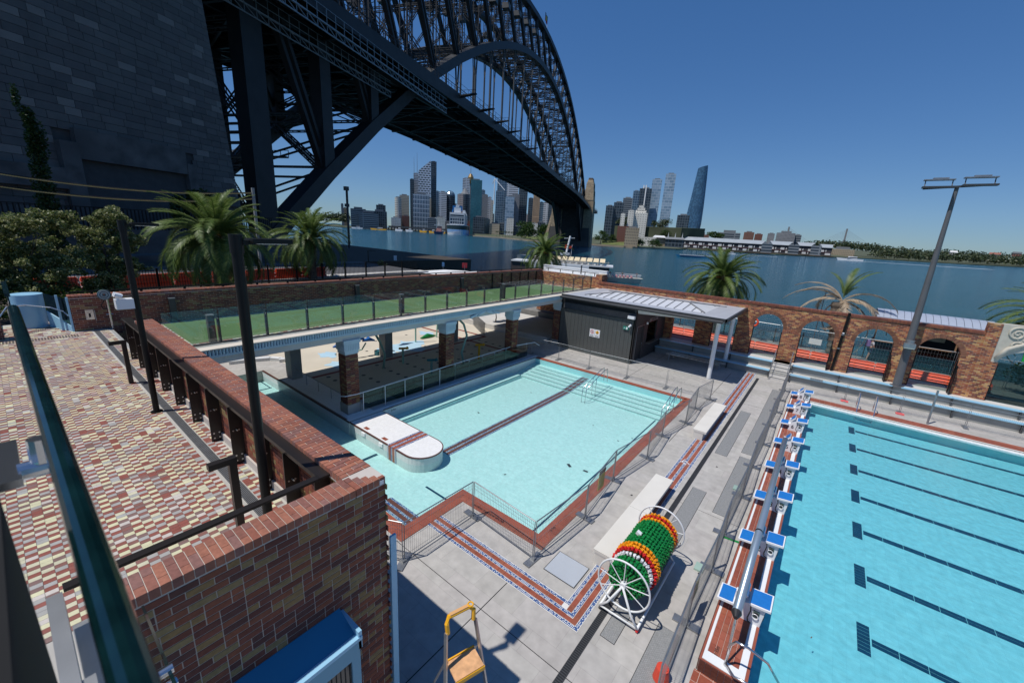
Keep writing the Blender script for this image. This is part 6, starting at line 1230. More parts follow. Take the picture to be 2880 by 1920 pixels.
# ================================================================ THE BRIDGE (local frame: y along the span, x to the west, z above pool level)
BO = (-103.95, 31.0, 0); BA = .39; LSP = 503.; NP = 28
def zlow(s): return 4.3+109.2*(1-(1-2*s)**2)
def ztop(s): a = abs(1-2*s); return 132.4-(132.4-61.3)*a**2
def zdeck(s): return 44.3+4.2*min(1, 4*s*(1-s)*1.35)
br = thing('arch_bridge', 'huge dark steel arch bridge crossing the harbour with its deck hung beneath', 'bridge', BO, rz=BA, local=True)
V_ = 15.0
def U(i): return -3+i*(LSP/NP)
def S_(i): return i/NP
for v, nm in ((V_, 'west'), (-V_, 'east')):
    b = MB()
    for i in range(NP): b.beam((v, U(i), zlow(S_(i))), (v, U(i+1), zlow(S_(i+1))), 3.6, 3.1, up=(1, 0, 0)) if False else b.beam((v, U(i), zlow(S_(i))), (v, U(i+1), zlow(S_(i+1))), 3.4, 3.0)
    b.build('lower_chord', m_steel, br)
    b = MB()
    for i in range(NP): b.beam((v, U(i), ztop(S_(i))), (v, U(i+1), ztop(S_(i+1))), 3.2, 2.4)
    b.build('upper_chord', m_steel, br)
def laced(b, p, q, w, d, n_=None, t=.28, pitch=None, wdir=None):
    """built-up member: four corner angles with zigzag lacing on two faces"""
    p = Vector(p); q = Vector(q); ax = (q-p).normalized(); L_ = (q-p).length
    wv = Vector(wdir) if wdir else (ax.cross(Vector((0, 0, 1))).normalized() if abs(ax.z) < .9 else Vector((0, 1, 0)))
    wv = (wv-ax*wv.dot(ax)).normalized(); dv = ax.cross(wv)
    for sw in (-1, 1):
        for sd_ in (-1, 1): o = wv*sw*w/2+dv*sd_*d/2; b.beam(p+o, q+o, t, t)
    n_ = n_ or max(2, int(L_/(pitch or w*.9)))
    for sd_ in (-1, 1):
        for k in range(n_):
            a = p+ax*L_*k/n_; c = p+ax*L_*(k+1)/n_; s = 1 if k % 2 else -1
            b.beam(a+wv*s*w/2+dv*sd_*d/2, c-wv*s*w/2+dv*sd_*d/2, t*.6, t*.4)
for i in range(NP+1):
    s = S_(i); z0 = zlow(s); z1 = ztop(s); zd = zdeck(s)
    for v in (V_, -V_):
        near = i < 12
        # vertical: solid box below deck near the ends, laced above
        b = MB()
        if z0 < zd-2:
            b.beam((v, U(i), z0), (v, U(i), zd), 2.9, 3.2 if i else 4.3)
            if z1 > zd+8:
                for o in (-1.35, 1.35): b.beam((v, U(i)+o, zd), (v, U(i)+o, z1), .28, .28)
                laced(b, (v, U(i), zd), (v, U(i), z1), 2.7, 2.6, t=.3, wdir=(0, 1, 0), pitch=1.7 if near else 3)
                b.beam((v, U(i), zd), (v, U(i), z1), .25, .9)
        else:
                        laced(b, (v, U(i), z0), (v, U(i), z1), 2.4, 2.2, t=.26, wdir=(0, 1, 0), pitch=2 if near else 3.2)
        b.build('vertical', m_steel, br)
        if i and zlow(s) < zd+60 and i < 14:
            q_ = MB(); zz = max(z0, zd)+.55*(z1-max(z0, zd)); q_.box(v-1.6, v+1.6, U(i)-1.7, U(i)+1.7, zz, zz+2.2); q_.build('batten_plate', m_steel2, br)
        # hangers
        if z0 > zd+4:
            b = MB()
            for dy in (-.55, .55): b.beam((v, U(i)+dy, zd+2), (v, U(i)+dy, max(zd+3, z0-9)), .5, .35)
            b.beam((v, U(i), zd+2), (v, U(i), max(zd+3, z0-9)), .3, 1.2)
            if z0-9 > zd+3:
                for dy in (-1.6, 1.6): b.beam((v, U(i)+dy*.35, z0-9), (v, U(i)+dy, z0-.5), .5, .4)
            b.build('hanger', m_steel2, br)
    # diagonals, top of the outer panel to bottom of the inner
for i in range(NP):
    a, c = (i, i+1) if i < NP//2 else (i+1, i)
    for v in (V_, -V_):
        b = MB(); p = Vector((v, U(a), ztop(S_(a)))); q_ = Vector((v, U(c), zlow(S_(c))))
        for o in (-.95, .95): b.beam(p+Vector((0, o, 0)), q_+Vector((0, o, 0)), 1.3, .75)
        b.build('diagonal', m_steel, br)
# cross frames between the two trusses
for i in range(NP+1):
    s = S_(i); z0 = zlow(s); z1 = ztop(s); zd = zdeck(s); b = MB()
    laced(b, (-V_, U(i), z1), (V_, U(i), z1), 1.6, 1.4, t=.24, pitch=2)
    if i < NP: 
        for sg in (-1, 1): laced(b, (-V_*sg, U(i), z1), (V_*sg, U(i+1), ztop(S_(i+1))), 1.0, 1.0, t=.2, pitch=2.6)
    lv = []
    if z0 > zd+8: lv = [z0]; 
    elif z0 < zd-4: lv = [z0]
    for z in lv:
        laced(b, (-V_, U(i), z), (V_, U(i), z), 1.8, 2.2, t=.28, pitch=2)
        if i < NP:
            z2 = zlow(S_(i+1))
            for sg in (-1, 1): laced(b, (-V_*sg, U(i), z), (V_*sg, U(i+1), z2), 1.1, 1.3, t=.24, pitch=2.2)
    base = max(z0, zd+9) if z0 > zd-4 else zd+9
    if z1-base > 6:
        k = max(1, int((z1-base)/14))
        for j in range(k):
            za = base+(z1-base)*j/k; zb = base+(z1-base)*(j+1)/k
            laced(b, (-V_, U(i), zb-.2), (V_, U(i), zb-.2), 1.0, 1.2, t=.2, pitch=2.4) if j < k-1 else None
            for sg in (-1, 1): laced(b, (-V_*sg, U(i), za), (0, U(i), zb), .8, .8, t=.18, pitch=2.6)
    if z0 < zd-12:
        k = 2
        for j in range(k):
            za = z0+(zd-3-z0)*j/k; zb = z0+(zd-3-z0)*(j+1)/k
            laced(b, (-V_, U(i), zb), (V_, U(i), zb), 1.2, 1.8, t=.26, pitch=1.8)
            for sg in (-1, 1): laced(b, (-V_*sg, U(i), za), (0, U(i), zb), 1.0, 1.2, t=.24, pitch=2)
    b.build('sway_frame', m_steel, br)
# maintenance walk with rail down near the springing
b = MB(); z = 17; b.beam((-13, U(0)+9, 21), (13, U(0)+9, 21), 1.2, .3)
for k in range(14): b.beam((-13+k*2, U(0)+9.6, 21), (-13+k*2, U(0)+9.6, 22.4), .1, .1)
b.beam((-13, U(0)+9.6, 22.4), (13, U(0)+9.6, 22.4), .1, .1); b.build('gantry_walk', m_steel, br)
# deck: stringers, cross girders, fascia, railings
def deckrun(u0, u1, n_, nm):
    def zz(u): s = (u+3)/LSP; return zdeck(min(1, max(0, s)))
    b = MB(); g = MB(); r = MB()
    for k in range(n_):
        ua = u0+(u1-u0)*k/n_; ub = u0+(u1-u0)*(k+1)/n_; za = zz(ua); zb = zz(ub)
        b.hexa([(-24.2, ua, za+3.2), (24.2, ua, za+3.2), (24.2, ub, zb+3.2), (-24.2, ub, zb+3.2), (-24.2, ua, za+4.2), (24.2, ua, za+4.2), (24.2, ub, zb+4.2), (-24.2, ub, zb+4.2)])
        for v in (-21, -17.5, -9, -3, 3, 9, 17.5, 21): b.beam((v, ua, za+2.4), (v, ub, zb+2.4), .5, 1.6)
        for v in (-24, 24): b.beam((v, ua, za+2.2), (v, ub, zb+2.2), .5, 2.6)
        for v in (-15, 15): b.beam((v, ua, za+1.2), (v, ub, zb+1.2), .8, 2.2)
        for sg in (-1, 1): g.beam((-15*sg, ua, za+.5), (15*sg, ub, zb+.5), .4, .5); 
        g.hexa([(-23.6, ua-.35, za+.2), (23.6, ua-.35, za+.2), (23.6, ua+.35, za+.2), (-23.6, ua+.35, za+.2), (-24.2, ua-.35, za+3.2), (24.2, ua-.35, za+3.2), (24.2, ua+.35, za+3.2), (-24.2, ua+.35, za+3.2)])
        um = (ua+ub)/2; zm = (za+zb)/2; g.beam((-23.6, um, zm+2), (23.6, um, zm+2), .4, 1.6)
        for v in (-24.3, 24.3):
            r.beam((v, ua, za+5.6), (v, ub, zb+5.6), .14, .14); r.beam((v, ua, za+4.9), (v, ub, zb+4.9), .08, .08)
            m_ = 8
            for j in range(m_): f = j/m_; u_ = ua+(ub-ua)*f; z_ = za+(zb-za)*f; r.beam((v, u_, z_+4.1), (v, u_, z_+(7.2 if j % 4 == 0 else 5.6)), .09, .09)
            r.beam((v, ua, za+7.2), (v, ub, zb+7.2), .07, .07)
    b.build('deck', m_steel, br); g.build('cross_girders', m_steel, br); r.build('railings', m_steel, br)
deckrun(-60, U(0), 4, ''); deckrun(U(0), U(NP), NP, ''); deckrun(U(NP), U(NP)+120, 7, '')
# lattice walkways hung under the deck edge and the light gantry lines
def walkway(v, z0, u0, u1, n_):
    b = MB()
    for k in range(n_):
        ua = u0+(u1-u0)*k/n_; ub = u0+(u1-u0)*(k+1)/n_; za = z0; 
        b.beam((v, ua, za), (v, ub, za), .35, .25); b.beam((v, ua, za-1.3), (v, ub, za-1.3), .22, .2); b.beam((v, ua, za), (v, ub, za-1.3), .12, .1); b.beam((v, ub, za), (v, ub, za-1.3), .1, .1)
        b.beam((v, ua, za+1.3), (v, ub, za+1.3), .1, .1); b.beam((v, ua, za+.0), (v, ua, za+2.6), .1, .1); b.beam((v, ua, za+2.6), (v, ub, za+2.6), .08, .08)
    b.build('under_deck_walkway', m_walk, br)
walkway(24.6, 43.9, -16, 58, 30); walkway(16.6, 43.2, -14, 40, 22)
# traveller gantries sticking out beyond the deck edge
for i in (4, 5, 6, 7, 8, 9, 11):
    b = MB(); zd = zdeck(S_(i)); b.beam((22, U(i), zd+3.4), (30, U(i), zd+4.0), 1.0, .35); b.beam((22, U(i), zd+2.6), (30, U(i), zd+3.9), .3, .3)
    for k in range(5): b.beam((24.5+k*1.3, U(i), zd+4), (24.5+k*1.3, U(i), zd+5.2), .08, .08)
    b.beam((24.5, U(i), zd+5.2), (29.8, U(i), zd+5.2), .08, .08); b.build('lamp_bracket', m_steel, br)
# ------------------------------------------------ flag on the crown
ft = thing('flag', 'flag of black over red with a yellow disc flying on the crown of the arch', 'flag', BO, rz=BA, local=True)
uf = 224; zf = ztop((uf+3)/LSP)+1
b = MB(); b.tube([(V_, uf, zf), (V_, uf, zf+8.6)], .10, 6); b.build('staff', m_white, ft)
def cloth(z0, z1, y0, y1, m, dx=0, disc=False):
    b = MB(); n_ = 10
    if disc:
        pts = [(V_+.12+dx, (y0+y1)/2+1.25*math.cos(a), (z0+z1)/2+1.25*math.sin(a)) for a in [6.283*k/20 for k in range(20)]]; b.prism(pts, (-.25, 0, 0)); return b.build('yellow_disc', m, ft)
    for k in range(n_):
        a = y0+(y1-y0)*k/n_; c = y0+(y1-y0)*(k+1)/n_; f = lambda y: .15*math.sin(y*1.3)
        b.quad((V_+f(a), a, z0), (V_+f(c), c, z0), (V_+f(c), c, z1), (V_+f(a), a, z1))
    return b.build('cloth', m, ft)
cloth(zf+6.2, zf+8.4, uf-6.5, uf-.1, m_txt); cloth(zf+4.0, zf+6.2, uf-6.5, uf-.1, mat('flag_red', (.55, .03, .04), .7)); cloth(zf+5.0, zf+7.4, uf-4.6, uf-2.2, mat('flag_yellow', (.75, .55, .02), .7), disc=True)
# ------------------------------------------------ pylons
def pyl_loc(u_, v_): ca, sa = math.cos(BA), math.sin(BA); return Vector((BO[0]+v_*ca-u_*sa, BO[1]+v_*sa+u_*ca, 0))
np_ = thing('stone_pylon', 'massive shaded granite bridge pylon with a recessed portal behind the terrace', 'pylon', BO, rz=BA, local=True)
# faces batter inwards: west face x = 26 at z=2.6 to 22.5 at z=80 ; south edge y(z)
def xw(z): return 25.4-.045*z
def ys(z): return -16.0-.047*z
def yn(z): return -50+.03*z
b = MB(); b.hexa([(-26, yn(0), -2), (xw(-2)-.25, yn(0), -2), (xw(-2)-.25, ys(-2)-.2, -2), (-26, ys(-2)-.2, -2), (-2, yn(85), 85), (xw(85)-.25, yn(85), 85), (xw(85)-.25, ys(85)-.2, 85), (-2, ys(85)-.2, 85)]); b.build('core', m_stone_dark, np_)
q = random.Random(14); H = .80; it = []; row = 0; z = 2.0
NY0, NY1, NZ = -37.2, -22.8, 16.8
while z < 64:
    y = ys(z) ; y_end = -45
    first = True
    while y > y_end:
        w = q.uniform(1.3, 2.3)*(.55 if first and row % 2 else 1); first = False
        a, c = y-w, y
        if z+H/2 < NZ and c > NY0 and a < NY1:
            if c > NY1+.3: a = NY1
            elif a < NY0-.3: c = NY0
            else: y -= w; continue
        it.append((a, c, z)); y -= w
    z += H; row += 1
def stone_geo(a, c, z, g=.02):
    x0, x1 = xw(z), xw(z+H); return [(x0-.5, a+g, z+g), (x0, a+g, z+g), (x0, c-g, z+g), (x0-.5, c-g, z+g), (x1-.5, a+g, z+H-g), (x1, a+g, z+H-g), (x1, c-g, z+H-g), (x1-.5, c-g, z+H-g)]
camL = Vector((94.5-0, 12.3, 8.4))
it.sort(key=lambda t: (t[0]-(-22))**2*.5+(t[2]-22)**2)
for k, (a, c, z) in enumerate(it[:300]): b = MB(); b.hexa(stone_geo(a, c, z)); b.build('stone_block', m_stone_o, np_)
b = MB()
for a, c, z in it[300:]: b.hexa(stone_geo(a, c, z))
# south face blocks
z = 2.0; row = 0
while z < 70:
    x = xw(z)
    while x > 8:
        w = q.uniform(1.6, 3); b.hexa([(x-w+.02, ys(z)-.4, z+.02), (x-.02, ys(z)-.4, z+.02), (x-.02, ys(z)+.02, z+.02), (x-w+.02, ys(z)+.02, z+.02), (x-w+.02, ys(z+H)-.4, z+H-.02), (x-.02, ys(z+H)-.4, z+H-.02), (x-.02, ys(z+H)+.02, z+H-.02), (x-w+.02, ys(z+H)+.02, z+H-.02)]); x -= w
    z += H
o = b.build('stone_blocks', m_stone, np_); o['kind'] = 'stuff'
b = MB(); X = xw(8); b.box(X-2.6, X-2.4, NY0, NY1, -1, 16.8); b.build('niche_back', m_stone_plain, np_)
b = MB(); b.box(X-2.4, X+.5, NY0, NY0+1.6, -1, 15.2); b.box(X-2.4, X+.3, NY1-1.2, NY1, -1, 15); b.box(X-2.4, X+.2, NY0+1.6, NY1-1.2, 13.6, 16.7)
b.box(X-.4, X+.7, -46, NY0-.1, 10.3, 12.4); b.box(X-.3, X+.5, NY1+.1, ys(10)-.4, 9.9, 11.2); b.build('niche_frame', m_stone_plain, np_)
b = MB(); b.box(X-2.4, X-1.4, NY0+3.8, NY1-1.6, 11.5, 13.2); b.box(X-2.4, X-1.7, NY0+5, NY1-2.6, 10.6, 11.5); b.box(X-2.4, X-1.5, NY1-2.4, NY1-1.4, 4, 11.5); b.build('portal_lintel', mat('pale_portal_stone', (.20, .20, .195), .85, var=.15), np_)
b = MB(); b.box(X-2.35, X-2.3, NY0+4.2, NY1-2.4, 0, 10.6); b.build('portal_door', m_dark, np_)
b = MB(); b.box(X-.3, X+6.5, -60, -14, -3, 3.6); b.box(X-.3, X+3.6, -60, -13, 3.6, 6.3); b.build('lower_terrace', m_stone_plain, np_)
b = MB()
for k in range(120): b.box(X+3.4, X+3.5, -59.5+k*.38, -59.42+k*.38, 6.3, 8.6)
b.box(X+3.38, X+3.52, -60, -14, 8.5, 8.6); o = b.build('pylon_fence', m_black, np_)
bs = thing('bridge_bearing', 'dark stone abutment block carrying the near end of the arch', 'abutment', BO, rz=BA, local=True); b = MB(); b.hexa([(-26, -20, -5), (22, -20, -5), (22, 6, -5), (-26, 6, -5), (-24, -20, 3.2), (20, -20, 3.2), (20, 1, 3.2), (-24, 1, 3.2)]); b.build('plinth', m_stone_plain, bs)
# far abutment and pylons
fa_ = thing('far_abutment', 'dark abutment tower under the far end of the bridge deck', 'abutment', BO, rz=BA, local=True); u0 = U(NP)
b = MB(); b.hexa([(-33, u0+4, -5), (27, u0+4, -5), (27, u0+40, -5), (-33, u0+40, -5), (-25, u0+8, 46), (23, u0+8, 46), (23, u0+38, 46), (-25, u0+38, 46)]); b.build('tower_base', mat('dark_abutment_stone', (.07, .068, .065), .9, var=.2, scale=.1), fa_)
b = MB(); b.hexa([(-37, u0+3, -5), (-33, u0+3, -5), (-33, u0+12, -5), (-37, u0+12, -5), (-27, u0+8, 44), (-25, u0+8, 44), (-25, u0+12, 44), (-27, u0+12, 44)]); b.build('buttress', m_sand, fa_)
for v, lab in ((20.5, 'sandstone far pylon standing clear to the right of the arch end'), (-20.5, 'sandstone far pylon on the hidden side of the bridge')):
    t = thing('far_pylon', lab, 'pylon', BO, rz=BA, local=True); x0, x1 = v-6.5, v+6.5; y0, y1 = u0+6, u0+32
    def fr(z, ins): return [(x0+ins, y0+ins*1.2, z), (x1-ins, y0+ins*1.2, z), (x1-ins, y1-ins*1.2, z), (x0+ins, y1-ins*1.2, z)]
    def blk_(z0, i0, z1, i1): return fr(z0, i0)+fr(z1, i1)
    b = MB()
    for (ya, yb) in ((y0, y0+8), (y1-8, y1)):
        b.hexa([(x0-.8, ya, 40), (x1+.8, ya, 40), (x1+.8, yb, 40), (x0-.8, yb, 40), (x0-.3, ya+.3, 56), (x1+.3, ya+.3, 56), (x1+.3, yb-.3, 56), (x0-.3, yb-.3, 56)])
    b.hexa(blk_(56, 0, 70, 1.0)); b.hexa(blk_(70, 1.3, 79, 2.0)); b.hexa(blk_(79, 2.6, 82, 3.2)); b.hexa([(x0-1.5, y0, -5), (x1+1.5, y0, -5), (x1+1.5, y1, -5), (x0-1.5, y1, -5), (x0-.8, y0, 40), (x1+.8, y0, 40), (x1+.8, y1, 40), (x0-.8, y1, 40)]); b.build('tower', m_sand, t)
    b = MB(); b.hexa(blk_(82, 3.6, 84.6, 3.8)); b.build('cap', mat('dark_cap_stone', (.12, .09, .07), .9) if 'dark_cap_stone' not in bpy.data.materials else bpy.data.materials['dark_cap_stone'], t)
    b = MB(); b.box(x1-.6, x1+.15, (y0+y1)/2-.5, (y0+y1)/2+.5, 62, 68); b.box(x1-1.6, x1-.9, (y0+y1)/2-.4, (y0+y1)/2+.4, 72.5, 76); b.build('slit_window', m_dark, t)
# ================================================================ THE FAR SHORE
def facade(name, wall, glassc, fh=3.6, bw=3., ms=.5, ang=0., gr=.25, off=0.):
    m = grid_mat(name, glassc, wall, bw, fh, ms, offset=off, rough=(gr, .7), var=.12, bump=0, spec=.5, ang=ang, nscale=.02); return m
DG = [(.02, .03, .045), (.03, .045, .06), (.015, .025, .035), (.04, .06, .08)]; BG = [(.05, .10, .15), (.07, .13, .19), (.04, .08, .13)]; TG = [(.03, .13, .16), (.04, .15, .18), (.03, .12, .15)]; PG = [(.22, .32, .42), (.28, .38, .48), (.18, .27, .36)]
FM = {
 'dk': facade('dark_banded_facade', (.20, .22, .24), DG, 5.5, 60, 1.5), 'wb': facade('white_banded_facade', (.62, .64, .67), DG, 6.0, 60, 2.2), 'bw': facade('white_brickwork_facade', (.72, .75, .80), DG, 7.5, 16, 2.0, off=.5),
 'gr': facade('white_grid_facade', (.58, .63, .68), BG, 14, 7.2, 1.1), 'bl': facade('blue_glass_facade', (.20, .27, .34), BG, 7, 8, .7, gr=.12), 'dg': facade('dark_glass_facade', (.10, .125, .15), DG, 7, 8, .8, gr=.12),
 'te': facade('teal_glass_facade', (.035, .13, .16), TG, 4, 6, .12, gr=.1), 'cr': facade('cream_grid_facade', (.52, .44, .33), [(.07, .06, .05), (.10, .09, .08)], 5, 5, 1.6), 'cb': facade('cream_banded_facade', (.58, .56, .50), [(.05, .06, .06), (.09, .10, .10)], 5.5, 60, 2.2),
 'pk': facade('pinkish_grid_facade', (.56, .44, .38), DG, 6.5, 7, 2), 'rb': facade('red_brick_facade', (.17, .07, .05), DG, 3.6, 4, 1.6), 'gy': facade('grey_grid_facade', (.26, .26, .27), DG, 3.5, 3, .9), 'br': facade('brown_striped_facade', (.45, .30, .18), DG, 60, 5, 1.8),
 'wh': facade('white_apartment_facade', (.70, .67, .60), [(.08, .08, .08), (.16, .15, .14)], 4.6, 7, 1.9), 'pg': facade('pale_glass_facade', (.36, .45, .54), PG, 8, 16, .9, gr=.2, off=.5), 'cw': facade('crown_glass_facade', (.06, .14, .24), [(.04, .10, .18), (.06, .15, .25), (.035, .085, .15)], 4.2, 3, .22, gr=.1),
 'sn': facade('stone_facade', (.36, .29, .20), [(.05, .05, .05)], 4.5, 3.4, 1.2), 'bk': facade('brick_low_facade', (.20, .10, .07), DG, 3.6, 4, 1.3)}
m_plant = mat('roof_plant_grey', (.18, .19, .2), .8, var=.1); m_hroof = mat('white_roof', (.62, .62, .60), .6, var=.05); m_rroof = mat('red_tile_roof', (.26, .10, .07), .8, var=.15, scale=.1); m_gyroof = mat('grey_shed_roof', (.33, .36, .38), .6, var=.08, scale=.1)
def face_ang(x, y): return math.atan2(-x, y)
def bld(name, lab, x, y, w, z1, st, d=None, shape='box', z0=-2, roof=True, rot=0., cat='building', mast=0, taper=1.):
    d = d or min(w, 34); t = thing(name, lab, cat, (x, y, z0)); a = face_ang(x, y)+rot; ca, sa = math.cos(a), math.sin(a)
    def P(u_, v_, z): return (x+u_*ca-(v_+d/2)*sa, y+u_*sa+(v_+d/2)*ca, z)
    b = MB(); h = w/2
    if shape == 'box': b.hexa([P(-h, -d/2, z0), P(h, -d/2, z0), P(h, d/2, z0), P(-h, d/2, z0), P(-h*taper, -d/2, z1), P(h*taper, -d/2, z1), P(h*taper, d/2, z1), P(-h*taper, d/2, z1)])
    elif shape == 'round':
        n_ = 28; c = Vector(P(0, 0, 0)); b.add([(c.x+h*math.cos(6.2832*k/n_), c.y+h*math.sin(6.2832*k/n_), z) for z in (z0, z1) for k in range(n_)], [(k, (k+1) % n_, n_+(k+1) % n_, n_+k) for k in range(n_)]+[tuple(range(n_, 2*n_))])
    elif shape == 'slant': b.hexa([P(-h, -d/2, z0), P(h, -d/2, z0), P(h, d/2, z0), P(-h, d/2, z0), P(-h, -d/2, z1-w*.85), P(h, -d/2, z1), P(h, d/2, z1), P(-h, d/2, z1-w*.85)])
    b.build('tower_body', FM[st], t)
    if roof:
        q_ = MB(); k = .55 if shape != 'slant' else .3
        if shape != 'slant': q_.hexa([P(-h*k, -d*.25, z1), P(h*k, -d*.25, z1), P(h*k, d*.25, z1), P(-h*k, d*.25, z1), P(-h*k, -d*.25, z1+max(2, w*.12)), P(h*k, -d*.25, z1+max(2, w*.12)), P(h*k, d*.25, z1+max(2, w*.12)), P(-h*k, d*.25, z1+max(2, w*.12))]); q_.build('roof_plant', m_plant, t)
    if mast: q_ = MB(); c = P(0, 0, z1); q_.tube([c, (c[0], c[1], z1+mast)], [.7, .25], 5); q_.build('mast', m_plant, t)
    return t, P
for r in [('office_tower', 'narrow brown tower at the far left of the skyline', -1479.5, 837.2, 8.5, 77.5, 'gy'), ('office_block', 'lower brown block beside the narrow far-left tower', -1474.9, 845.4, 11.3, 64, 'br'),
          ('apartment_block', 'stepped banded apartment block at the left of the quay', -1152.7, 702.3, 43.1, 52.5, 'dk'), ('apartment_block', 'long lower banded apartment block along the left quay', -1105, 706, 55.3, 41.9, 'dk'),
          ('glass_block', 'dark glass block with curved top behind the quay apartments', -1162, 787, 28.6, 70, 'dg'), ('glass_block', 'wide low glass block right of the quay apartments', -1136, 763, 45.4, 50, 'dg'),
          ('hotel_tower', 'cream grid tower with brown right side', -1157.2, 873.6, 30.7, 108, 'cr'), ('brick_block', 'low red brick block under the cream tower', -1100, 835, 23.8, 42, 'rb'), ('terminal_block', 'low white building at the foot of the round tower', -1100, 798, 29, 34, 'wh'),
          ('office_tower', 'tall dark slab with chamfered top left of the white brickwork tower', -1338.9, 1047.5, 15.4, 186, 'dg'), ('office_tower', 'grey banded tower with masts just behind the dark slab', -1344.9, 1072.1, 19.9, 210, 'wb'),
          ('office_tower', 'dark glass half behind the white brickwork tower', -1224, 1056, 20, 243, 'dg'), ('office_block', 'broad glass block with white vertical grid on the quay', -1123.4, 916.4, 53.7, 115, 'gr'), ('office_tower', 'slim dark blue tower right of the white grid block', -1202.3, 1055.7, 10, 141, 'bl'),
          ('office_tower', 'banded tower partly behind the domed one', -1100.2, 989.8, 26, 130, 'wb'), ('office_tower', 'pinkish gridded block behind the cruise ship funnel', -1038.4, 1012, 19.1, 124, 'pk'), ('office_tower', 'white banded tower behind the teal slab', -1202.3, 1201.8, 26.6, 204, 'wb'),
          ('office_tower', 'plain teal glass slab with cream side edge', -862.4, 904.7, 32.2, 150, 'te'), ('office_tower', 'blue topped tower peeking out right of the teal slab', -1086.6, 1174.4, 17.8, 156, 'bl'), ('office_tower', 'plain grey tower right of the teal slab', -978.4, 1070.1, 19.5, 128, 'gy'), ('office_tower', 'stepped grey tower with white bands', -1000.4, 1117.6, 13.5, 125, 'wb'), ('office_block', 'low dark glass block behind the quay palms', -876.3, 960.2, 20.1, 42, 'dg'),
          ('office_tower', 'slim beige tower left of the crane', -927.2, 1049, 8.1, 107, 'cb'), ('glass_tower', 'dark glass tower below the crane jib', -844, 988.7, 24.4, 129, 'bl'), ('glass_tower', 'tallest glass tower cut by the bridge deck', -903, 1069.7, 34.4, 198, 'bl'), ('office_tower', 'pale banded tower under the bridge deck', -814.7, 1012.9, 35.3, 175, 'wb'), ('office_tower', 'lower pale glass wing of the banded tower', -790, 972, 26.1, 110, 'pg'),
          ('office_tower', 'dark grey tower under the bridge deck edge', -819.3, 1072.8, 27.9, 147, 'dg'), ('office_tower', 'grey slab with pale right edge by the banded tower', -793.7, 1004.1, 21.5, 121, 'gy'), ('office_tower', 'slim dark tower in the gap beneath the deck', -857.9, 1168.9, 16.8, 126, 'dg'), ('office_tower', 'brown and white striped tower just left of the far abutment', -755.3, 1058, 20.9, 131, 'br'), ('office_tower', 'tan slab beside the brown striped tower', -748, 1075, 13, 104, 'cb'), ('office_tower', 'white banded block touching the abutment', -759.1, 1116.3, 15.6, 105, 'wb'),
          ('office_block', 'dark teal office block, lower step right of the pylon', -478.9, 990.2, 19.1, 88.5, 'dg'), ('office_block', 'dark teal office block, taller step right of the pylon', -468.2, 1017.3, 24.3, 99, 'dg'), ('office_tower', 'brownish dark block behind the teal offices', -501.1, 1145.1, 26.2, 122, 'dk'), ('office_tower', 'dark blue banded tower left of the white-finned one', -501.2, 1199.4, 18, 147, 'bl'), ('office_tower', 'dark grey tower with white vertical fins', -478.3, 1208.7, 34.2, 154, 'dg'),
          ('apartment_block', 'narrow white apartment block on the hill', -371.7, 874.3, 12.3, 70, 'wh'), ('apartment_block', 'low white block at the left of the hill apartments', -382.6, 858.6, 8.9, 62, 'wh'), ('glass_tower', 'left one of the twin pale blue glass towers', -469.3, 1265.7, 27.5, 186, 'pg'), ('glass_tower', 'right one of the twin pale blue glass towers', -435.5, 1277.7, 28.3, 201.5, 'pg'), ('glass_block', 'dark glass block at the foot of the curved tower', -372, 1245.5, 32.6, 84.5, 'dg'),
          ('office_block', 'low dark building left of the wharf sheds', -330.4, 1101.4, 35.7, 38, 'dk'), ('office_block', 'reddish low block left of the brick one on the ridge', -220.6, 1382.4, 26.2, 49, 'bk'), ('office_block', 'small brick block on the ridge', -195.9, 1386.2, 19.7, 45, 'rb'), ('office_block', 'grey block with yellow top on the ridge', -165.7, 1390.1, 17.3, 48, 'gy'), ('office_block', 'concrete frame building behind the wharf sheds', -121.7, 1294.1, 41.5, 48, 'gy'), ('office_block', 'dark block right of the concrete frame building', -96.7, 1316.4, 15.4, 45, 'dk'), ('office_block', 'terraced modern block with white roof lines behind the sheds', -232.1, 1177.1, 50.3, 40, 'dk'), ('brick_block', 'long low brick block behind the first shed', -274, 1065.1, 41.7, 30, 'bk')]:
    bld(*r)
bld('hotel_tower', 'round cream banded tower with white cap', -1128.8, 828.1, 21, 97, 'cb', shape='round'); bld('office_tower', 'tall tower with white brickwork pattern and slanted top', -1232.2, 1020.4, 43.6, 243, 'bw', shape='slant', d=12)
t, P = bld('office_tower', 'dark tower with glass dome behind the cruise ship', -1097.8, 1022, 34.1, 122, 'dg', shape='round', roof=False); b = MB(); c = P(0, 0, 122); b.tube([(c[0], c[1], 122+17*math.sin(a)) for a in (0, .4, .8, 1.2, 1.5)], [17*math.cos(a) for a in (0, .4, .8, 1.2, 1.5)], 20); b.build('dome', FM['bl'], t)
t, P = bld('office_tower', 'octagonal dark blue tower with pointed roof', -1062.5, 1058.6, 34, 130, 'dg', shape='round', roof=False); b = MB(); c = P(0, 0, 130); b.tube([(c[0], c[1], 130), (c[0], c[1], 140), (c[0], c[1], 150)], [17, 9, 2], 8); b.build('pointed_roof', m_plant, t)
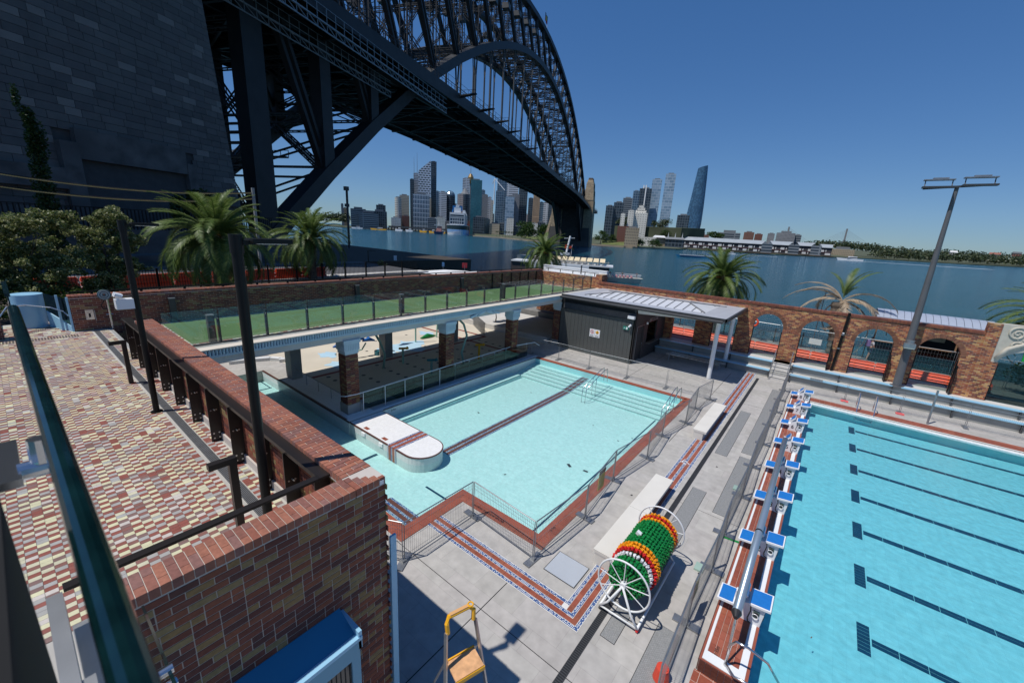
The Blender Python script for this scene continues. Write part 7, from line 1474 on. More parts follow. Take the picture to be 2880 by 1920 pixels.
t = thing('observation_tower', 'golden observation tower turret with spire above the skyline', 'tower', (-1329.9, 1356.9, 0)); b = MB(); b.cyl(-1329.9, 1356.9, 0, 210, 4); b.build('shaft', m_plant, t); b = MB(); b.tube([(-1329.9, 1356.9, z) for z in (206, 214, 218, 232, 240, 246)], [5, 12, 13, 13, 9, 6], 18); b.build('turret', mat('gold_turret', (.30, .20, .09), .35, .4, var=.2, scale=.3), t); b = MB(); b.tube([(-1329.9, 1356.9, 246), (-1329.9, 1356.9, 292)], [1.2, .3], 6); b.build('spire', m_plant, t)
for i, (x, y, z0, z1) in enumerate([(-1342, 1060, 186, 268), (-1346, 1078, 210, 285)]):
    b = MB(); b.tube([(x, y, z0), (x, y, z1)], [1., .3], 5); tag(b.build('roof_mast', m_plant, loc=(x, y, z0)), ['thin mast above the dark slab tower', 'taller mast above the grey banded tower'][i], 'mast')
t = thing('tower_crane', 'white luffing crane jib against the glass towers', 'crane', (-850, 960, 100)); b = MB(); b.beam((-868, 990, 90), (-868, 990, 165), 2, 2); b.beam((-868, 990, 165), (-835, 1000, 132), 1.6, 1.6); b.beam((-868, 990, 165), (-885, 1000, 152), 1.6, 1.6); b.build('jib', m_white, t)
t, P = bld('apartment_block', 'wide stepped white apartment block on the hill', -356.9, 891.1, 28.7, 66, 'wh', roof=False); b = MB()
for k, (w, z) in enumerate([(22, 72), (16, 77), (10, 82)]): b.hexa([P(-w/2, -8, z-7), P(w/2, -8, z-7), P(w/2, 8, z-7), P(-w/2, 8, z-7), P(-w/2, -8, z), P(w/2, -8, z), P(w/2, 8, z), P(-w/2, 8, z)])
b.build('stepped_top', FM['wh'], t)
t = [o for o in COL.objects if o.get('label') == 'dark grey tower with white vertical fins'][0]; b = MB()
for dx in (-6, 1): b.box(-480+dx, -477+dx, 1207, 1209, 82, 163)
b.build('white_fins', m_white, t)
q = random.Random(44)
for i in range(26):
    f = i/25; px_ = 1172+f*375; D_ = q.uniform(1560, 1950); v = fw+r2*((px_-1440)/1136.2)-u2*((620-960)/1136.2); h_ = math.hypot(v.x, v.y)
    t, P = bld('office_tower', 'plain mid-height office tower in the background of the skyline', v.x/h_*D_, v.y/h_*D_, q.uniform(17, 30), q.uniform(78, 140)*D_/1700, q.choice(['gy', 'wb', 'dg', 'bl', 'cr', 'dk', 'pg', 'pk'])); t['group'] = 'background towers between the landmark towers'
for i in range(16):
    f = i/15; px_ = 1215+f*330; D_ = q.uniform(1180, 1300) if f > .35 else q.uniform(1340, 1400); v = fw+r2*((px_-1440)/1136.2)-u2*((620-960)/1136.2); h_ = math.hypot(v.x, v.y)
    t, P = bld('low_block', 'low office block at the foot of the skyline behind the quay', v.x/h_*D_, v.y/h_*D_, q.uniform(18, 34), q.uniform(22, 48), q.choice(['gy', 'dg', 'wh', 'dk', 'rb', 'cr'])); t['group'] = 'low blocks along the foot of the skyline'
# curved twisting tower
t = thing('curved_tower', 'tall curved deep blue glass tower standing alone right of the twin towers', 'skyscraper', (-370.5, 1350, -2)); b = MB(); N = 40; n_ = 24; a = face_ang(-370.5, 1350); ca, sa = math.cos(a), math.sin(a)
prof = [(0, -22, 16), (.12, -26, 19), (.3, -26, 22), (.5, -22, 21), (.65, -18.5, 19.5), (.85, -15, 17), (.97, -12.5, 15), (1, -12, 14)]
vs = []; fs = []
for k in range(N+1):
    f = k/N; j = max(i for i in range(len(prof)) if prof[i][0] <= f+1e-9); j = min(j, len(prof)-2); g = (f-prof[j][0])/(prof[j+1][0]-prof[j][0]); l_ = prof[j][1]+(prof[j+1][1]-prof[j][1])*g; r_ = prof[j][2]+(prof[j+1][2]-prof[j][2])*g
    cx, hw_ = (l_+r_)/2, (r_-l_)/2; z = -2+232*f
    for i in range(n_):
        an = 2*math.pi*i/n_; u_ = cx+hw_*math.cos(an)*(1+.0*math.sin(3*an+f)); v_ = 16*math.sin(an)*(1-.35*f)+16; zz = z+(4*math.cos(an) if k == N else 0)
        vs.append((-370.5+u_*ca-v_*sa, 1350+u_*sa+v_*ca, zz))
for k in range(N):
    for i in range(n_): fs.append((k*n_+i, k*n_+(i+1) % n_, (k+1)*n_+(i+1) % n_, (k+1)*n_+i))
fs.append(tuple(N*n_+i for i in range(n_))); b.add(vs, fs); b.build('glass_skin', FM['cw'], t, smooth=False)
# wharf sheds
def shed(lab, x, y, w, z1, gables):
    t = thing('wharf_shed', lab, 'shed', (x, y, -4)); a = face_ang(x, y); ca, sa = math.cos(a), math.sin(a); d = 40; h = w/2
    def P(u_, v_, z): return (x+u_*ca-v_*sa, y+u_*sa+v_*ca, z)
    b = MB(); b.hexa([P(-h, 0, -1), P(h, 0, -1), P(h, d, -1), P(-h, d, -1), P(-h, 0, z1-7), P(h, 0, z1-7), P(h, d, z1-7), P(-h, d, z1-7)]); b.build('wall', mat('shed_wall', (.05, .05, .055), .8, var=.1) if 'shed_wall' not in bpy.data.materials else bpy.data.materials['shed_wall'], t)
    b = MB(); b.hexa([P(-h-1, -2, z1-7), P(h-(8 if gables else 0), -2, z1-7), P(h-(8 if gables else 0), d/2, z1), P(-h-1, d/2, z1), P(-h-1, -2, z1-6.4), P(h-(8 if gables else 0), -2, z1-6.4), P(h-(8 if gables else 0), d/2, z1+.6), P(-h-1, d/2, z1+.6)]); b.build('roof', m_gyroof, t)
    b = MB(); n_ = int(w/9)
    for k in range(n_):
        u0 = -h+k*w/n_
        for fl, (za, zb) in enumerate(((0, 4.6), (6.2, 10.6))):
            if (k+fl) % 2: b.hexa([P(u0+1, -.6, za), P(u0+w/n_-1.5, -.6, za), P(u0+w/n_-1.5, 0, za), P(u0+1, 0, za), P(u0+1, -.6, zb), P(u0+w/n_-1.5, -.6, zb), P(u0+w/n_-1.5, 0, zb), P(u0+1, 0, zb)])
            else: b.hexa([P(u0+1, -.6, za+.6), P(u0+2.6, -.6, za+.6), P(u0+2.6, 0, za+.6), P(u0+1, 0, za+.6), P(u0+1, -.6, zb), P(u0+2.6, -.6, zb), P(u0+2.6, 0, zb), P(u0+1, 0, zb)])
    b.build('white_panels', m_hroof, t)
    b = MB(); b.hexa([P(-h-1, -1, 5), P(h, -1, 5), P(h, 0, 5), P(-h-1, 0, 5), P(-h-1, -1, 5.6), P(h, -1, 5.6), P(h, 0, 5.6), P(-h-1, 0, 5.6)]); b.build('red_beam', mat('red_oxide', (.16, .04, .035), .7) if 'red_oxide' not in bpy.data.materials else bpy.data.materials['red_oxide'], t)
    b = MB(); b.hexa([P(-h-4, -14, -3), P(h+4, -14, -3), P(h+4, 0, -3), P(-h-4, 0, -3), P(-h-4, -14, -1.6), P(h+4, -14, -1.6), P(h+4, 0, -1.6), P(-h-4, 0, -1.6)])
    for k in range(int(w/4)): c = P(-h+k*4, -13, 0); b.cyl(c[0], c[1], -4.5, -1.6, .4, n=5)
    b.build('pier_apron', mat('pier_timber', (.09, .07, .055), .9, var=.2) if 'pier_timber' not in bpy.data.materials else bpy.data.materials['pier_timber'], t)
    if gables:
        for k in range(2):
            u0 = h-9+k*9; b = MB(); b.prism([P(u0-4.5, -4, -1), P(u0+4.5, -4, -1), P(u0+4.5, -4, z1-6), P(u0, -4, z1-1), P(u0-4.5, -4, z1-6)], tuple(Vector(P(0, 6, 0))-Vector(P(0, 0, 0)))); b.build('gable', FM['dk'], t)
shed('long pale-roofed wharf shed with chequered white panels, leftmost of the four', -191.5, 926.9, 164.1, 21, True); shed('second wharf shed from the left with twin gables', -94.9, 1005.3, 46.1, 22, True); shed('third wharf shed from the left', -56.1, 1058.3, 37.7, 23, True); shed('small last wharf shed, rightmost of the four', -28.1, 1119.6, 24, 22, False)
t, P = bld('waterfront_hotel', 'sandstone hotel on the pier with dark glazed front and small spires', -290, 836, 26, 16, 'sn', z0=-3, roof=False); b = MB(); b.hexa([P(-13, -17, 16), P(13, -17, 16), P(13, 17, 16), P(-13, 17, 16), P(-9, -4, 20), P(9, -4, 20), P(9, 4, 20), P(-9, 4, 20)]); b.build('roof', m_hroof, t)
t, P = bld('pier_pavilion', 'dark glazed pavilion on piles right of the sandstone hotel', -258, 832, 34, 14, 'dg', z0=-3, d=20, roof=False); b = MB(); b.hexa([P(-18, -12, 14), P(18, -12, 14), P(18, 12, 14), P(-18, 12, 14), P(-16, 0, 18), P(16, 0, 18), P(16, 1, 18), P(-16, 1, 18)]); b.build('roof', m_plant, t)
for k in range(3): c = P(-13+k*13, 0, 17); b = MB(); b.tube([c, (c[0], c[1], 27)], [1.2, .1], 5); b.build('spire', m_hroof, t)
bld('museum_block', 'sandstone block with square windows on the green slope by the pylon', -266.9, 581.6+60, 20.9, 27, 'sn', z0=-3, d=14); bld('stone_store', 'low sandstone warehouse on the shore beyond the sheds', 1.2, 1299.8, 48.7, 15, 'sn', z0=-3, d=14)
bld('white_terrace', 'row of low white roofed buildings on the far slope', -290, 760, 40, 15, 'wh', z0=-3, d=14, roof=False); bld('white_terrace', 'white flat roofed building behind the waterfront figs', -330, 800, 30, 22, 'wh', z0=-3, d=14, roof=False); bld('red_roof_hall', 'low hall with red roof above the sandstone block', -305, 700, 26, 31, 'rb', z0=0, d=10, roof=False)
# cable-stayed bridge
for x, y, lab in ((-209.1, 2290.5, 'distant cable-stayed bridge tower behind the concrete frame building'), (0.0, 2300, 'distant cable-stayed bridge tower standing over the trees')):
    t = thing('cable_bridge_tower', lab, 'bridge tower', (x, y, 0)); b = MB(); b.beam((x-22, y, -4), (x-1, y, 60), 5, 5); b.beam((x+22, y, -4), (x+1, y, 60), 5, 5); b.beam((x, y, 58), (x, y, 106), 6, 6); b.build('mast', m_plant, t); b = MB()
    for k in range(8):
        f = (k+1)/8
        for s in (-1, 1): b.beam((x, y, 62+40*f), (x+s*130*f, y, 14), .55, .55)
    b.build('cables', m_plant, t)
# land strips and tree masses
m_land = mat('far_slope', (.075, .085, .045), .95, var=.3, scale=.02); m_quay = mat('sandstone_seawall', (.30, .24, .17), .9, var=.15, scale=.05)
b = MB()
def strip(b, pts, depth, z0, z1):
    for (xa, ya), (xb, yb) in zip(pts[:-1], pts[1:]):
        da = Vector((xa, ya)).normalized()*depth; db = Vector((xb, yb)).normalized()*depth
        b.hexa([(xa, ya, -6), (xb, yb, -6), (xb+db.x, yb+db.y, -6), (xa+da.x, ya+da.y, -6), (xa, ya, z0), (xb, yb, z0), (xb+db.x, yb+db.y, z1), (xa+da.x, ya+da.y, z1)])
strip(b, [(-1400, 640), (-1180, 700), (-1085, 800), (-1010, 860), (-900, 850)], 700, -2.2, 0); strip(b, [(-692, 720), (-603, 717), (-446, 606), (-400, 610), (-348, 640), (-262, 640), (-225, 745), (-240, 850)], 900, -2.2, 8)
strip(b, [(-240, 862), (-100, 960), (-20, 1110), (62, 1330), (260, 1500), (420, 1750), (560, 1950), (1000, 2250), (2200, 3000), (4200, 4200)], 1500, -2.6, 22)
struct('far_shore', b, m_land)
b = MB(); strip(b, [(-692.5, 719), (-603.5, 716), (-446, 604.8), (-400, 609), (-348, 639), (-262, 639), (-226, 742)], 3, -1.9, -1.9); struct('seawall', b, m_quay)
b = MB(); strip(b, [(-1180, 699), (-1085, 799), (-1012, 858)], 3, -2, -2); struct('quay_edge', b, m_dgrey)
b = MB(); strip(b, [(-560, 735), (-440, 640), (-385, 640)], 55, -1.6, 3); strip(b, [(-330, 665), (-262, 665)], 45, -1.6, 5); struct('lawn', b, m_grass)
q = random.Random(99)
def mass(name, lab, pts, n_, rx, rz_, leaf, cnt, m=m_far, kind=None):
    b = MB()
    for k in range(n_):
        f = (k+q.random())/n_*(len(pts)-1); i = min(len(pts)-2, int(f)); g = f-i; x = pts[i][0]+(pts[i+1][0]-pts[i][0])*g; y = pts[i][1]+(pts[i+1][1]-pts[i][1])*g; z = pts[i][2]+(pts[i+1][2]-pts[i][2])*g
        r = q.uniform(.65, 1.2); leaves(b, (x+q.uniform(-rx, rx)*.3, y+q.uniform(0, rx), z+rz_*r*.4), (rx*r, rx*r, rz_*r), cnt, leaf, q, (0, 1))
    o = b.build(name, m); o['kind'] = 'stuff'; o['label'] = lab; return o
mass('far_trees', 'belt of trees along the far right shore', [(70, 1370, 6), (260, 1560, 8), (420, 1800, 8), (560, 1990, 8)], 64, 24, 11, 5.0, 110)
mass('far_trees', 'scattered trees behind the houses on the far right shore', [(640, 2180, 14), (1060, 2440, 18), (1600, 2800, 22), (2300, 3300, 24)], 60, 24, 13, 5.0, 110)
mass('far_trees', 'scattered low trees between the houses on the far right shore', [(620, 1975, 0), (1030, 2250, 0), (1600, 2600, 0), (2200, 3000, 0)], 26, 17, 8, 4.0, 90)
mass('far_trees', 'higher belt of trees behind the last wharf shed', [(-75, 1240, 16), (-10, 1330, 22), (60, 1450, 20), (150, 1600, 14), (300, 1850, 20), (520, 2150, 20)], 60, 22, 11, 4.5, 120)
mass('far_trees', 'trees climbing the far left headland', [(-1330, 620, 12), (-1290, 680, 22), (-1250, 720, 18)], 16, 26, 14, 5, 140)
FT = [((-478, 640, 6), 24, 15, 'broad bright green fig at the left of the waterfront lawn'), ((-560, 735, 4), 12, 9, 'round bright green tree by the harbour steps'), ((-520, 690, 5), 15, 10, 'dark fig left of the waterfront lawn'), ((-440, 650, 7), 20, 13, 'large dark fig in front of the abutment'), ((-415, 660, 7), 18, 13, 'dark fig touching the abutment foot'),
      ((-340, 680, 4), 14, 11, 'dark tree just right of the abutment'), ((-322, 690, 3), 9, 8, 'tree on the slope before the sandstone block'), ((-265, 668, 1), 12, 8, 'wide waterfront fig left of the sandstone hotel'), ((-245, 690, 1), 12, 8, 'waterfront fig beside the sandstone hotel'), ((-300, 720, 6), 9, 8, 'rounded tree right of the sandstone block'),
      ((-385, 922, 42), 26, 12, 'dark trees on the hilltop below the white apartments'), ((-329, 944, 40), 20, 14, 'rounded dark tree clump right of the hill apartments'), ((-420, 930, 40), 16, 10, 'dark trees at the left of the hilltop'), ((-300, 1000, 20), 10, 9, 'small round tree left of the curved tower'), ((-255, 1120, 26), 22, 8, 'bright trees behind the first wharf shed'), ((-300, 900, 20), 12, 8, 'tree below the hill beside the hotel')]
for (c, rx, rz_, lab) in FT:
    bb = blobs((c[0], c[1], c[2]+rz_*.6), (rx, rx, rz_), 9, q, .5); tree('waterfront_tree', lab, (c[0], c[1], c[2]-6), bb, 150, rx*.13, m_fig if c[2] < 30 else m_far, .8, 5, limbs=False)
for k in range(6): x = -640+k*14; y = 745-k*6; tree('quay_palm', 'small distant palm in the row by the quay steps', (x, y, -2), [((x, y, 9), (4, 4, 2.5), 1)], 120, 1.2, m_far, .5, k, 'palm tree', 'small palms in a row by the quay steps', limbs=False)
b = MB(); b.prism([(-420, 905, 8), (-270, 905, 8), (-250, 1010, 12), (-430, 1010, 12)], (0, 0, 30)); struct('hill', b, m_land)
# houses on the right shore
HC = [(.55, .52, .46), (.42, .30, .22), (.60, .58, .54), (.30, .14, .10), (.48, .46, .42)]
hm = [mat('house_wall_%s' % n, c, .8, var=.1) for n, c in zip(['cream', 'tan', 'white', 'brick', 'grey'], HC)]; rm = [m_rroof, m_plant, m_hroof, mat('slate_roof', (.10, .11, .12), .8)]
def house(i, x, y, z):
    w = q.uniform(12, 24); d = 10; h = q.uniform(6, 11); a = face_ang(x, y)+q.uniform(-.4, .4); ca, sa = math.cos(a), math.sin(a)
    wn_ = ['cream', 'tan', 'white', 'brick', 'grey'][i % 5]; rn_ = ['red-tiled', 'grey', 'white', 'slate'][(i*7) % 4]; n1 = i+1; sfx = 'th' if 10 < n1 % 100 < 14 else {1: 'st', 2: 'nd', 3: 'rd'}.get(n1 % 10, 'th')
    lab = '%s-walled house with %s roof, %d%s from the left on the far right shore' % (wn_, rn_, n1, sfx) if i < 70 else '%s-walled house with %s roof in the trees left of the floodlight pole' % (wn_, rn_)
    t = thing('shore_house', lab, 'house', (x, y, z), 'houses among the trees on the far right shore')
    def P(u_, v_, zz): return (x+u_*ca-v_*sa, y+u_*sa+v_*ca, zz)
    b = MB(); b.hexa([P(-w/2, 0, z), P(w/2, 0, z), P(w/2, d, z), P(-w/2, d, z), P(-w/2, 0, z+h), P(w/2, 0, z+h), P(w/2, d, z+h), P(-w/2, d, z+h)]); b.build('wall', hm[i % 5], t)
    b = MB(); b.prism([P(-w/2-1, -1, z+h), P(-w/2-1, d+1, z+h), P(-w/2-1, d/2, z+h+5)], tuple(Vector(P(w+2, 0, 0))-Vector(P(0, 0, 0)))); b.build('roof', rm[(i*7) % 4], t)
    b = MB()
    for k in range(3): b.hexa([P(-w/2+w*(k+.25)/3, -.2, z+2), P(-w/2+w*(k+.7)/3, -.2, z+2), P(-w/2+w*(k+.7)/3, 0, z+2), P(-w/2+w*(k+.25)/3, 0, z+2), P(-w/2+w*(k+.25)/3, -.2, z+5), P(-w/2+w*(k+.7)/3, -.2, z+5), P(-w/2+w*(k+.7)/3, 0, z+5), P(-w/2+w*(k+.25)/3, 0, z+5)])
    b.build('windows', m_dark, t)
for i in range(64):
    f = i/63; x = 590+f*1150+q.uniform(-20, 20); y = 1960+f*700+q.uniform(0, 20); z = q.choice([-1, 5, 11, 17, 23])
    s = 1+z*.003; house(i, x*s, y*s, z-2)
for i, (x, y, z) in enumerate([(330, 1560+150, 18), (400, 1850, 24), (250, 1700, 18)]): house(i+72, x, y, z)
# ---------------------------------------------------------------- ships and boats
cs = thing('cruise_ship', 'white cruise ship moored stern-on with pale blue hull art and glazed stern lounge', 'cruise ship', (-720.7, 693.3, ZW)); cx, cy = -720.7, 693.3; a = face_ang(cx, cy)-.06; ca, sa = math.cos(a), math.sin(a); SL = 190
def CP(u_, v_, z): return Vector((cx+u_*ca-v_*sa, cy+u_*sa+v_*ca, z))
def cbx(b, u0, u1, v0, v1, z0, z1, t0=1., t1=1.): b.hexa([CP(u0*t0, v0, z0), CP(u1*t0, v0, z0), CP(u1*t0, v1, z0), CP(u0*t0, v1, z0), CP(u0*t1, v0, z1), CP(u1*t1, v0, z1), CP(u1*t1, v1, z1), CP(u0*t1, v1, z1)])
HW = 24
m_shipw = mat('ship_white', (.70, .72, .74), .4, var=.03); m_shipb = mat('ship_pale_blue', (.30, .48, .72), .4, var=.1, scale=.08); m_shipd = mat('ship_dark_green', (.02, .045, .05), .5)
def hullpoly(z, fl): return [CP(HW*fl*math.sin(t_)*(1 if True else 1), 12-12*math.cos(t_), z) for t_ in [math.pi*(-.5+k/14) for k in range(15)]]
b = MB(); lo = hullpoly(ZW, .93); hi = hullpoly(9, 1.0); n_ = len(lo); b.add(lo+hi, [(i, i+1, n_+i+1, n_+i) for i in range(n_-1)]); cbx(b, -HW*.95, HW*.95, 12, SL, ZW, 9); b.build('lower_hull', m_shipb, cs)
b = MB(); lo = hullpoly(ZW+.4, .935); hi = [CP(HW*.96*math.sin(t_), 11.9-12.1*math.cos(t_), 5.0+3.4*math.sin(t_*1.2)) for t_ in [math.pi*(-.5+k/14) for k in range(15)]]; b.add(lo+hi, [(i, i+1, n_+i+1, n_+i) for i in range(n_-1)]); b.build('white_hull_wave', m_shipw, cs)
b = MB(); lo = hullpoly(9, .985); hi = hullpoly(18.5, 1.0); b.add(lo+hi, [(i, i+1, n_+i+1, n_+i) for i in range(n_-1)]); cbx(b, -HW*.97, HW*.97, 12, SL, 9, 18.5); b.build('open_mooring_deck', m_shipd, cs)
b = MB(); p_ = hullpoly(18.5, 1.04); b.prism([tuple(v) for v in p_], (0, 0, 1.6)); cbx(b, -HW*1.0, HW*1.0, 12, SL, 18.5, 20); b.build('deck_rim', m_shipw, cs)
b = MB(); cbx(b, -17.5, 17.5, 5, SL-8, 20, 46); b.build('superstructure', facade('ship_cabins', (.62, .64, .66), DG, 2.9, 4, 1.0), cs)
b = MB(); cbx(b, -15.3, 15.3, 4.6, 5.2, 22, 42.5); b.build('stern_glazing', mat('ship_glass', (.05, .07, .10), .15, var=.3, scale=.3), cs)
b = MB()
for z in (20, 27.5, 34.5, 37.5, 42.5): cbx(b, -17.5, 17.5, 4, 4.7, z, z+1.2)
for u_ in (-17, -10, -5, 0, 5, 10, 17): cbx(b, u_-.45, u_+.45, 4, 4.7, 20, 36 if abs(u_) < 16 else 44)
b.build('stern_frame', m_shipw, cs)
b = MB(); cbx(b, -18, 18, 6, 60, 46, 47); 
for u_ in range(-16, 17, 4): cbx(b, u_-.3, u_+.3, 6, 6.6, 44, 48)
b.build('top_deck_rail', m_shipw, cs)
b = MB(); cbx(b, -11.5, 11.5, 14, 16, 52, 63); cbx(b, -13, -10, 12, 20, 48, 54); b.build('blue_climbing_wall', mat('ship_blue', (.02, .16, .42), .4), cs); b = MB(); cbx(b, -8, 8, 13.2, 14, 48, 59); cbx(b, -4, 4, 13, 15, 59, 65); b.build('white_curve', m_shipw, cs)
b = MB()
for k in range(9): cbx(b, 12, 18, 20+k*16, 28+k*16, 46, 54-k*.8)
b.build('deck_houses', m_shipw, cs); b = MB()
for k in range(7): cbx(b, 22, 25, 20+k*20, 32+k*20, 19.5, 23)
b.build('lifeboats', m_orange, cs)
b = MB()
for k in range(9): b.beam(CP(-14+k*3.2, -.6, 4.6), CP(-12.6+k*3.2, -.6, 4.6), .4, .9)
for k in range(14): b.beam(CP(-12+k*1.8, -.6, 1.6), CP(-11+k*1.8, -.6, 1.6), .3, .7)
b.build('stern_letters', mat('ship_letter_blue', (.10, .2, .45), .5), cs)
sh2 = thing('tall_ship', 'smaller blue-hulled red and white vessel moored left of the cruise ship', 'ship', (-748, 664, ZW)); b = MB(); b.hexa([(-756, 655, ZW), (-744, 667, ZW), (-758, 684, ZW), (-770, 672, ZW), (-757, 653, 2), (-742, 668, 2), (-758, 688, 2), (-772, 672, 2)]); b.build('hull', mat('navy_hull', (.015, .04, .12), .4), sh2); b = MB(); b.hexa([(-755, 659, 2), (-746, 668, 2), (-756, 680, 2), (-765, 671, 2), (-754, 662, 14), (-748, 668, 14), (-756, 678, 14), (-762, 671, 14)]); b.build('red_deckhouse', mat('pale_red_house', (.5, .22, .18), .6, var=.5, scale=.4), sh2); b = MB(); b.hexa([(-758, 656, 16), (-744, 670, 16), (-750, 676, 16), (-764, 662, 16), (-758, 656, 17), (-744, 670, 17), (-750, 676, 17), (-764, 662, 17)]); b.tube([(-754, 667, 14), (-754, 667, 26)], .4, 5); b.build('helideck', m_shipw, sh2)
def boat(name, lab, p, q_, w, h, mh, cabin=True, wake=0):
    p = Vector((*p, ZW)); q_ = Vector((*q_, ZW)); d = (q_-p).normalized(); n2 = Vector((-d.y, d.x, 0)); L_ = (q_-p).length; t = thing(name, lab, 'boat', tuple(p)); b = MB(); Z = Vector((0, 0, 1))
    b.hexa([p-n2*w/2-Z*.3, p+n2*w/2-Z*.3, q_+n2*w*.12-Z*.3, q_-n2*w*.12-Z*.3, p-n2*w/2+Z*h, p+n2*w/2+Z*h, q_+d*L_*.08+n2*w*.05+Z*h*1.3, q_+d*L_*.08-n2*w*.05+Z*h*1.3]); b.build('hull', mh, t)
    if cabin: b = MB(); c = p+d*L_*.25; e = p+d*L_*.65; b.hexa([c-n2*w*.35+Z*h, c+n2*w*.35+Z*h, e+n2*w*.3+Z*h, e-n2*w*.3+Z*h, c-n2*w*.3+Z*h*2.2, c+n2*w*.3+Z*h*2.2, e-d*L_*.1+n2*w*.25+Z*h*2.2, e-d*L_*.1-n2*w*.25+Z*h*2.2]); b.build('cabin', m_shipw, t); b = MB(); b.hexa([c-n2*w*.36+Z*h*1.4, c+n2*w*.36+Z*h*1.4, e+n2*w*.31+Z*h*1.4, e-n2*w*.31+Z*h*1.4, c-n2*w*.34+Z*h*1.8, c+n2*w*.34+Z*h*1.8, e-d*L_*.05+n2*w*.29+Z*h*1.8, e-d*L_*.05-n2*w*.29+Z*h*1.8]); b.build('cabin_window', m_dark, t)
    if wake: b = MB(); b.hexa([p-n2*w*.4, p+n2*w*.4, p-d*wake+n2*w*.9, p-d*wake-n2*w*.9, p-n2*w*.4+Z*.12, p+n2*w*.4+Z*.12, p-d*wake+n2*w*.9+Z*.05, p-d*wake-n2*w*.9+Z*.05]); o = b.build('wake', m_wplas); o['kind'] = 'stuff'; o['label'] = 'white wake behind the '+lab[:40]; 
    return t
yt = boat('racing_yacht', 'long low blue-hulled yacht motoring before the wharf sheds', (-91, 420), (-118, 397), 4, 1.5, mat('yacht_blue', (.01, .14, .28), .3), cabin=False); b = MB(); b.hexa([(-93, 419.5, -2.7), (-91.5, 417.5, -2.7), (-116, 396.5, -2.5), (-117, 398, -2.5), (-93, 419.5, -2.2), (-91.5, 417.5, -2.2), (-116, 396.5, -1.9), (-117, 398, -1.9)]); b.build('white_deck', m_shipw, yt); b = MB(); q5 = random.Random(3)
for k in range(10): b.cyl(-96-k*2, 415-k*1.75, -2.2, -1.2-q5.random()*.4, .22, n=5)
b.build('crew_figures', m_dkcl, yt)
boat('motor_boat', 'white motor cruiser with long wake left of the dead palm', (28, 850), (-2, 838), 9, 3, m_shipw, wake=160); boat('motor_boat', 'white boat partly behind the floodlight pole', (342, 2060), (300, 2050), 12, 4, m_shipw); boat('motor_boat', 'small white launch near the left quay', (-1065, 660), (-1085, 640), 7, 3, m_shipw, wake=70); boat('green_ferry', 'yellow-green ferry leaving a white wake by the left quay', (-1010, 700), (-1040, 672), 8, 3, m_yel, wake=60); boat('motor_boat', 'small white speedboat with wake before the first wharf shed', (-125, 700), (-135, 694), 4, 1.6, m_shipw, wake=60)
for k, (x, y, m) in enumerate([(-960, 790, m_yel), (-930, 800, m_yel), (-985, 760, m_shipw), (-1000, 735, m_shipw), (-905, 812, m_yel)]): boat('moored_ferry', ['yellow topped ferry moored third along the quay', 'yellow topped ferry nearest the cruise ship stern', 'white ferry moored in the middle of the quay', 'white boat moored at the left of the quay wharves', 'yellow ferry half hidden beside the red and white vessel'][k], (x+8, y+6), (x-8, y-6), 8, 4, m)
b = MB(); b.hexa([(-1100, 770, 4), (-880, 870, 4), (-885, 880, 4), (-1105, 780, 4), (-1100, 770, 9), (-880, 870, 9), (-885, 880, 9), (-1105, 780, 9)])
for k in range(24): f = k/24; b.box(-1100+220*f-1, -1100+220*f+1, 769+100*f, 772+100*f, -2, 4)
tag(b.build('quay_viaduct', m_dgrey, loc=(-990, 820, -2)), 'long dark elevated railway station along the quay', 'viaduct')
# ferry moored beyond the harbour wall
fe = thing('harbour_ferry', 'cream two-deck cruise ferry with slatted cream sunroof behind the deck parapet', 'ferry', (-52, 113, ZW)); fd = Vector((-62.6, 108.2, 0))-Vector((-43.5, 117.2, 0)); fd.normalize(); fn = Vector((-fd.y, fd.x, 0)); F0 = Vector((-43.5, 117.2, 0))
if fn.y < 0: fn = -fn
def FP_(u_, v_, z): return F0+fd*u_+fn*v_+Vector((0, 0, z))
def fbx(b, u0, u1, v0, v1, z0, z1): b.hexa([FP_(u0, v0, z0), FP_(u1, v0, z0), FP_(u1, v1, z0), FP_(u0, v1, z0), FP_(u0, v0, z1), FP_(u1, v0, z1), FP_(u1, v1, z1), FP_(u0, v1, z1)])
b = MB(); b.hexa([FP_(.8, 3, ZW), FP_(40, .2, ZW), FP_(40, 7, ZW), FP_(.8, 4, ZW), FP_(0, 2.6, -2.7), FP_(40, -.4, -3.4+.4), FP_(40, 7.4, -3), FP_(0, 4.4, -2.7)]); b.build('hull', m_cream, fe)
b = MB(); fbx(b, 10, 40, .2, 7, -3.2, .1); b.build('saloon', mat('saloon_dark', (.06, .05, .05), .5, var=.2), fe); b = MB(); fbx(b, 9, 40, -.2, 7.4, .05, .45); fbx(b, 14, 40, -.1, 7.3, -1.2, .1) if False else None; b.build('upper_deck', m_shipw, fe)
b = MB(); fbx(b, 16, 34, -.3, -.1, -1.6, .1); b.build('white_dodger', m_shipw, fe)
b = MB()
for k in range(9): u0 = 11.5+k*1.9; b.hexa([FP_(u0, .3, 1.35), FP_(u0+1.5, .3, 1.35), FP_(u0+1.5, 3.4, 2.25), FP_(u0, 3.4, 2.25), FP_(u0, .3, 1.45), FP_(u0+1.5, .3, 1.45), FP_(u0+1.5, 3.4, 2.35), FP_(u0, 3.4, 2.35)]); b.hexa([FP_(u0, 3.4, 2.25), FP_(u0+1.5, 3.4, 2.25), FP_(u0+1.5, 6.8, 1.35), FP_(u0, 6.8, 1.35), FP_(u0, 3.4, 2.35), FP_(u0+1.5, 3.4, 2.35), FP_(u0+1.5, 6.8, 1.45), FP_(u0, 6.8, 1.45)])
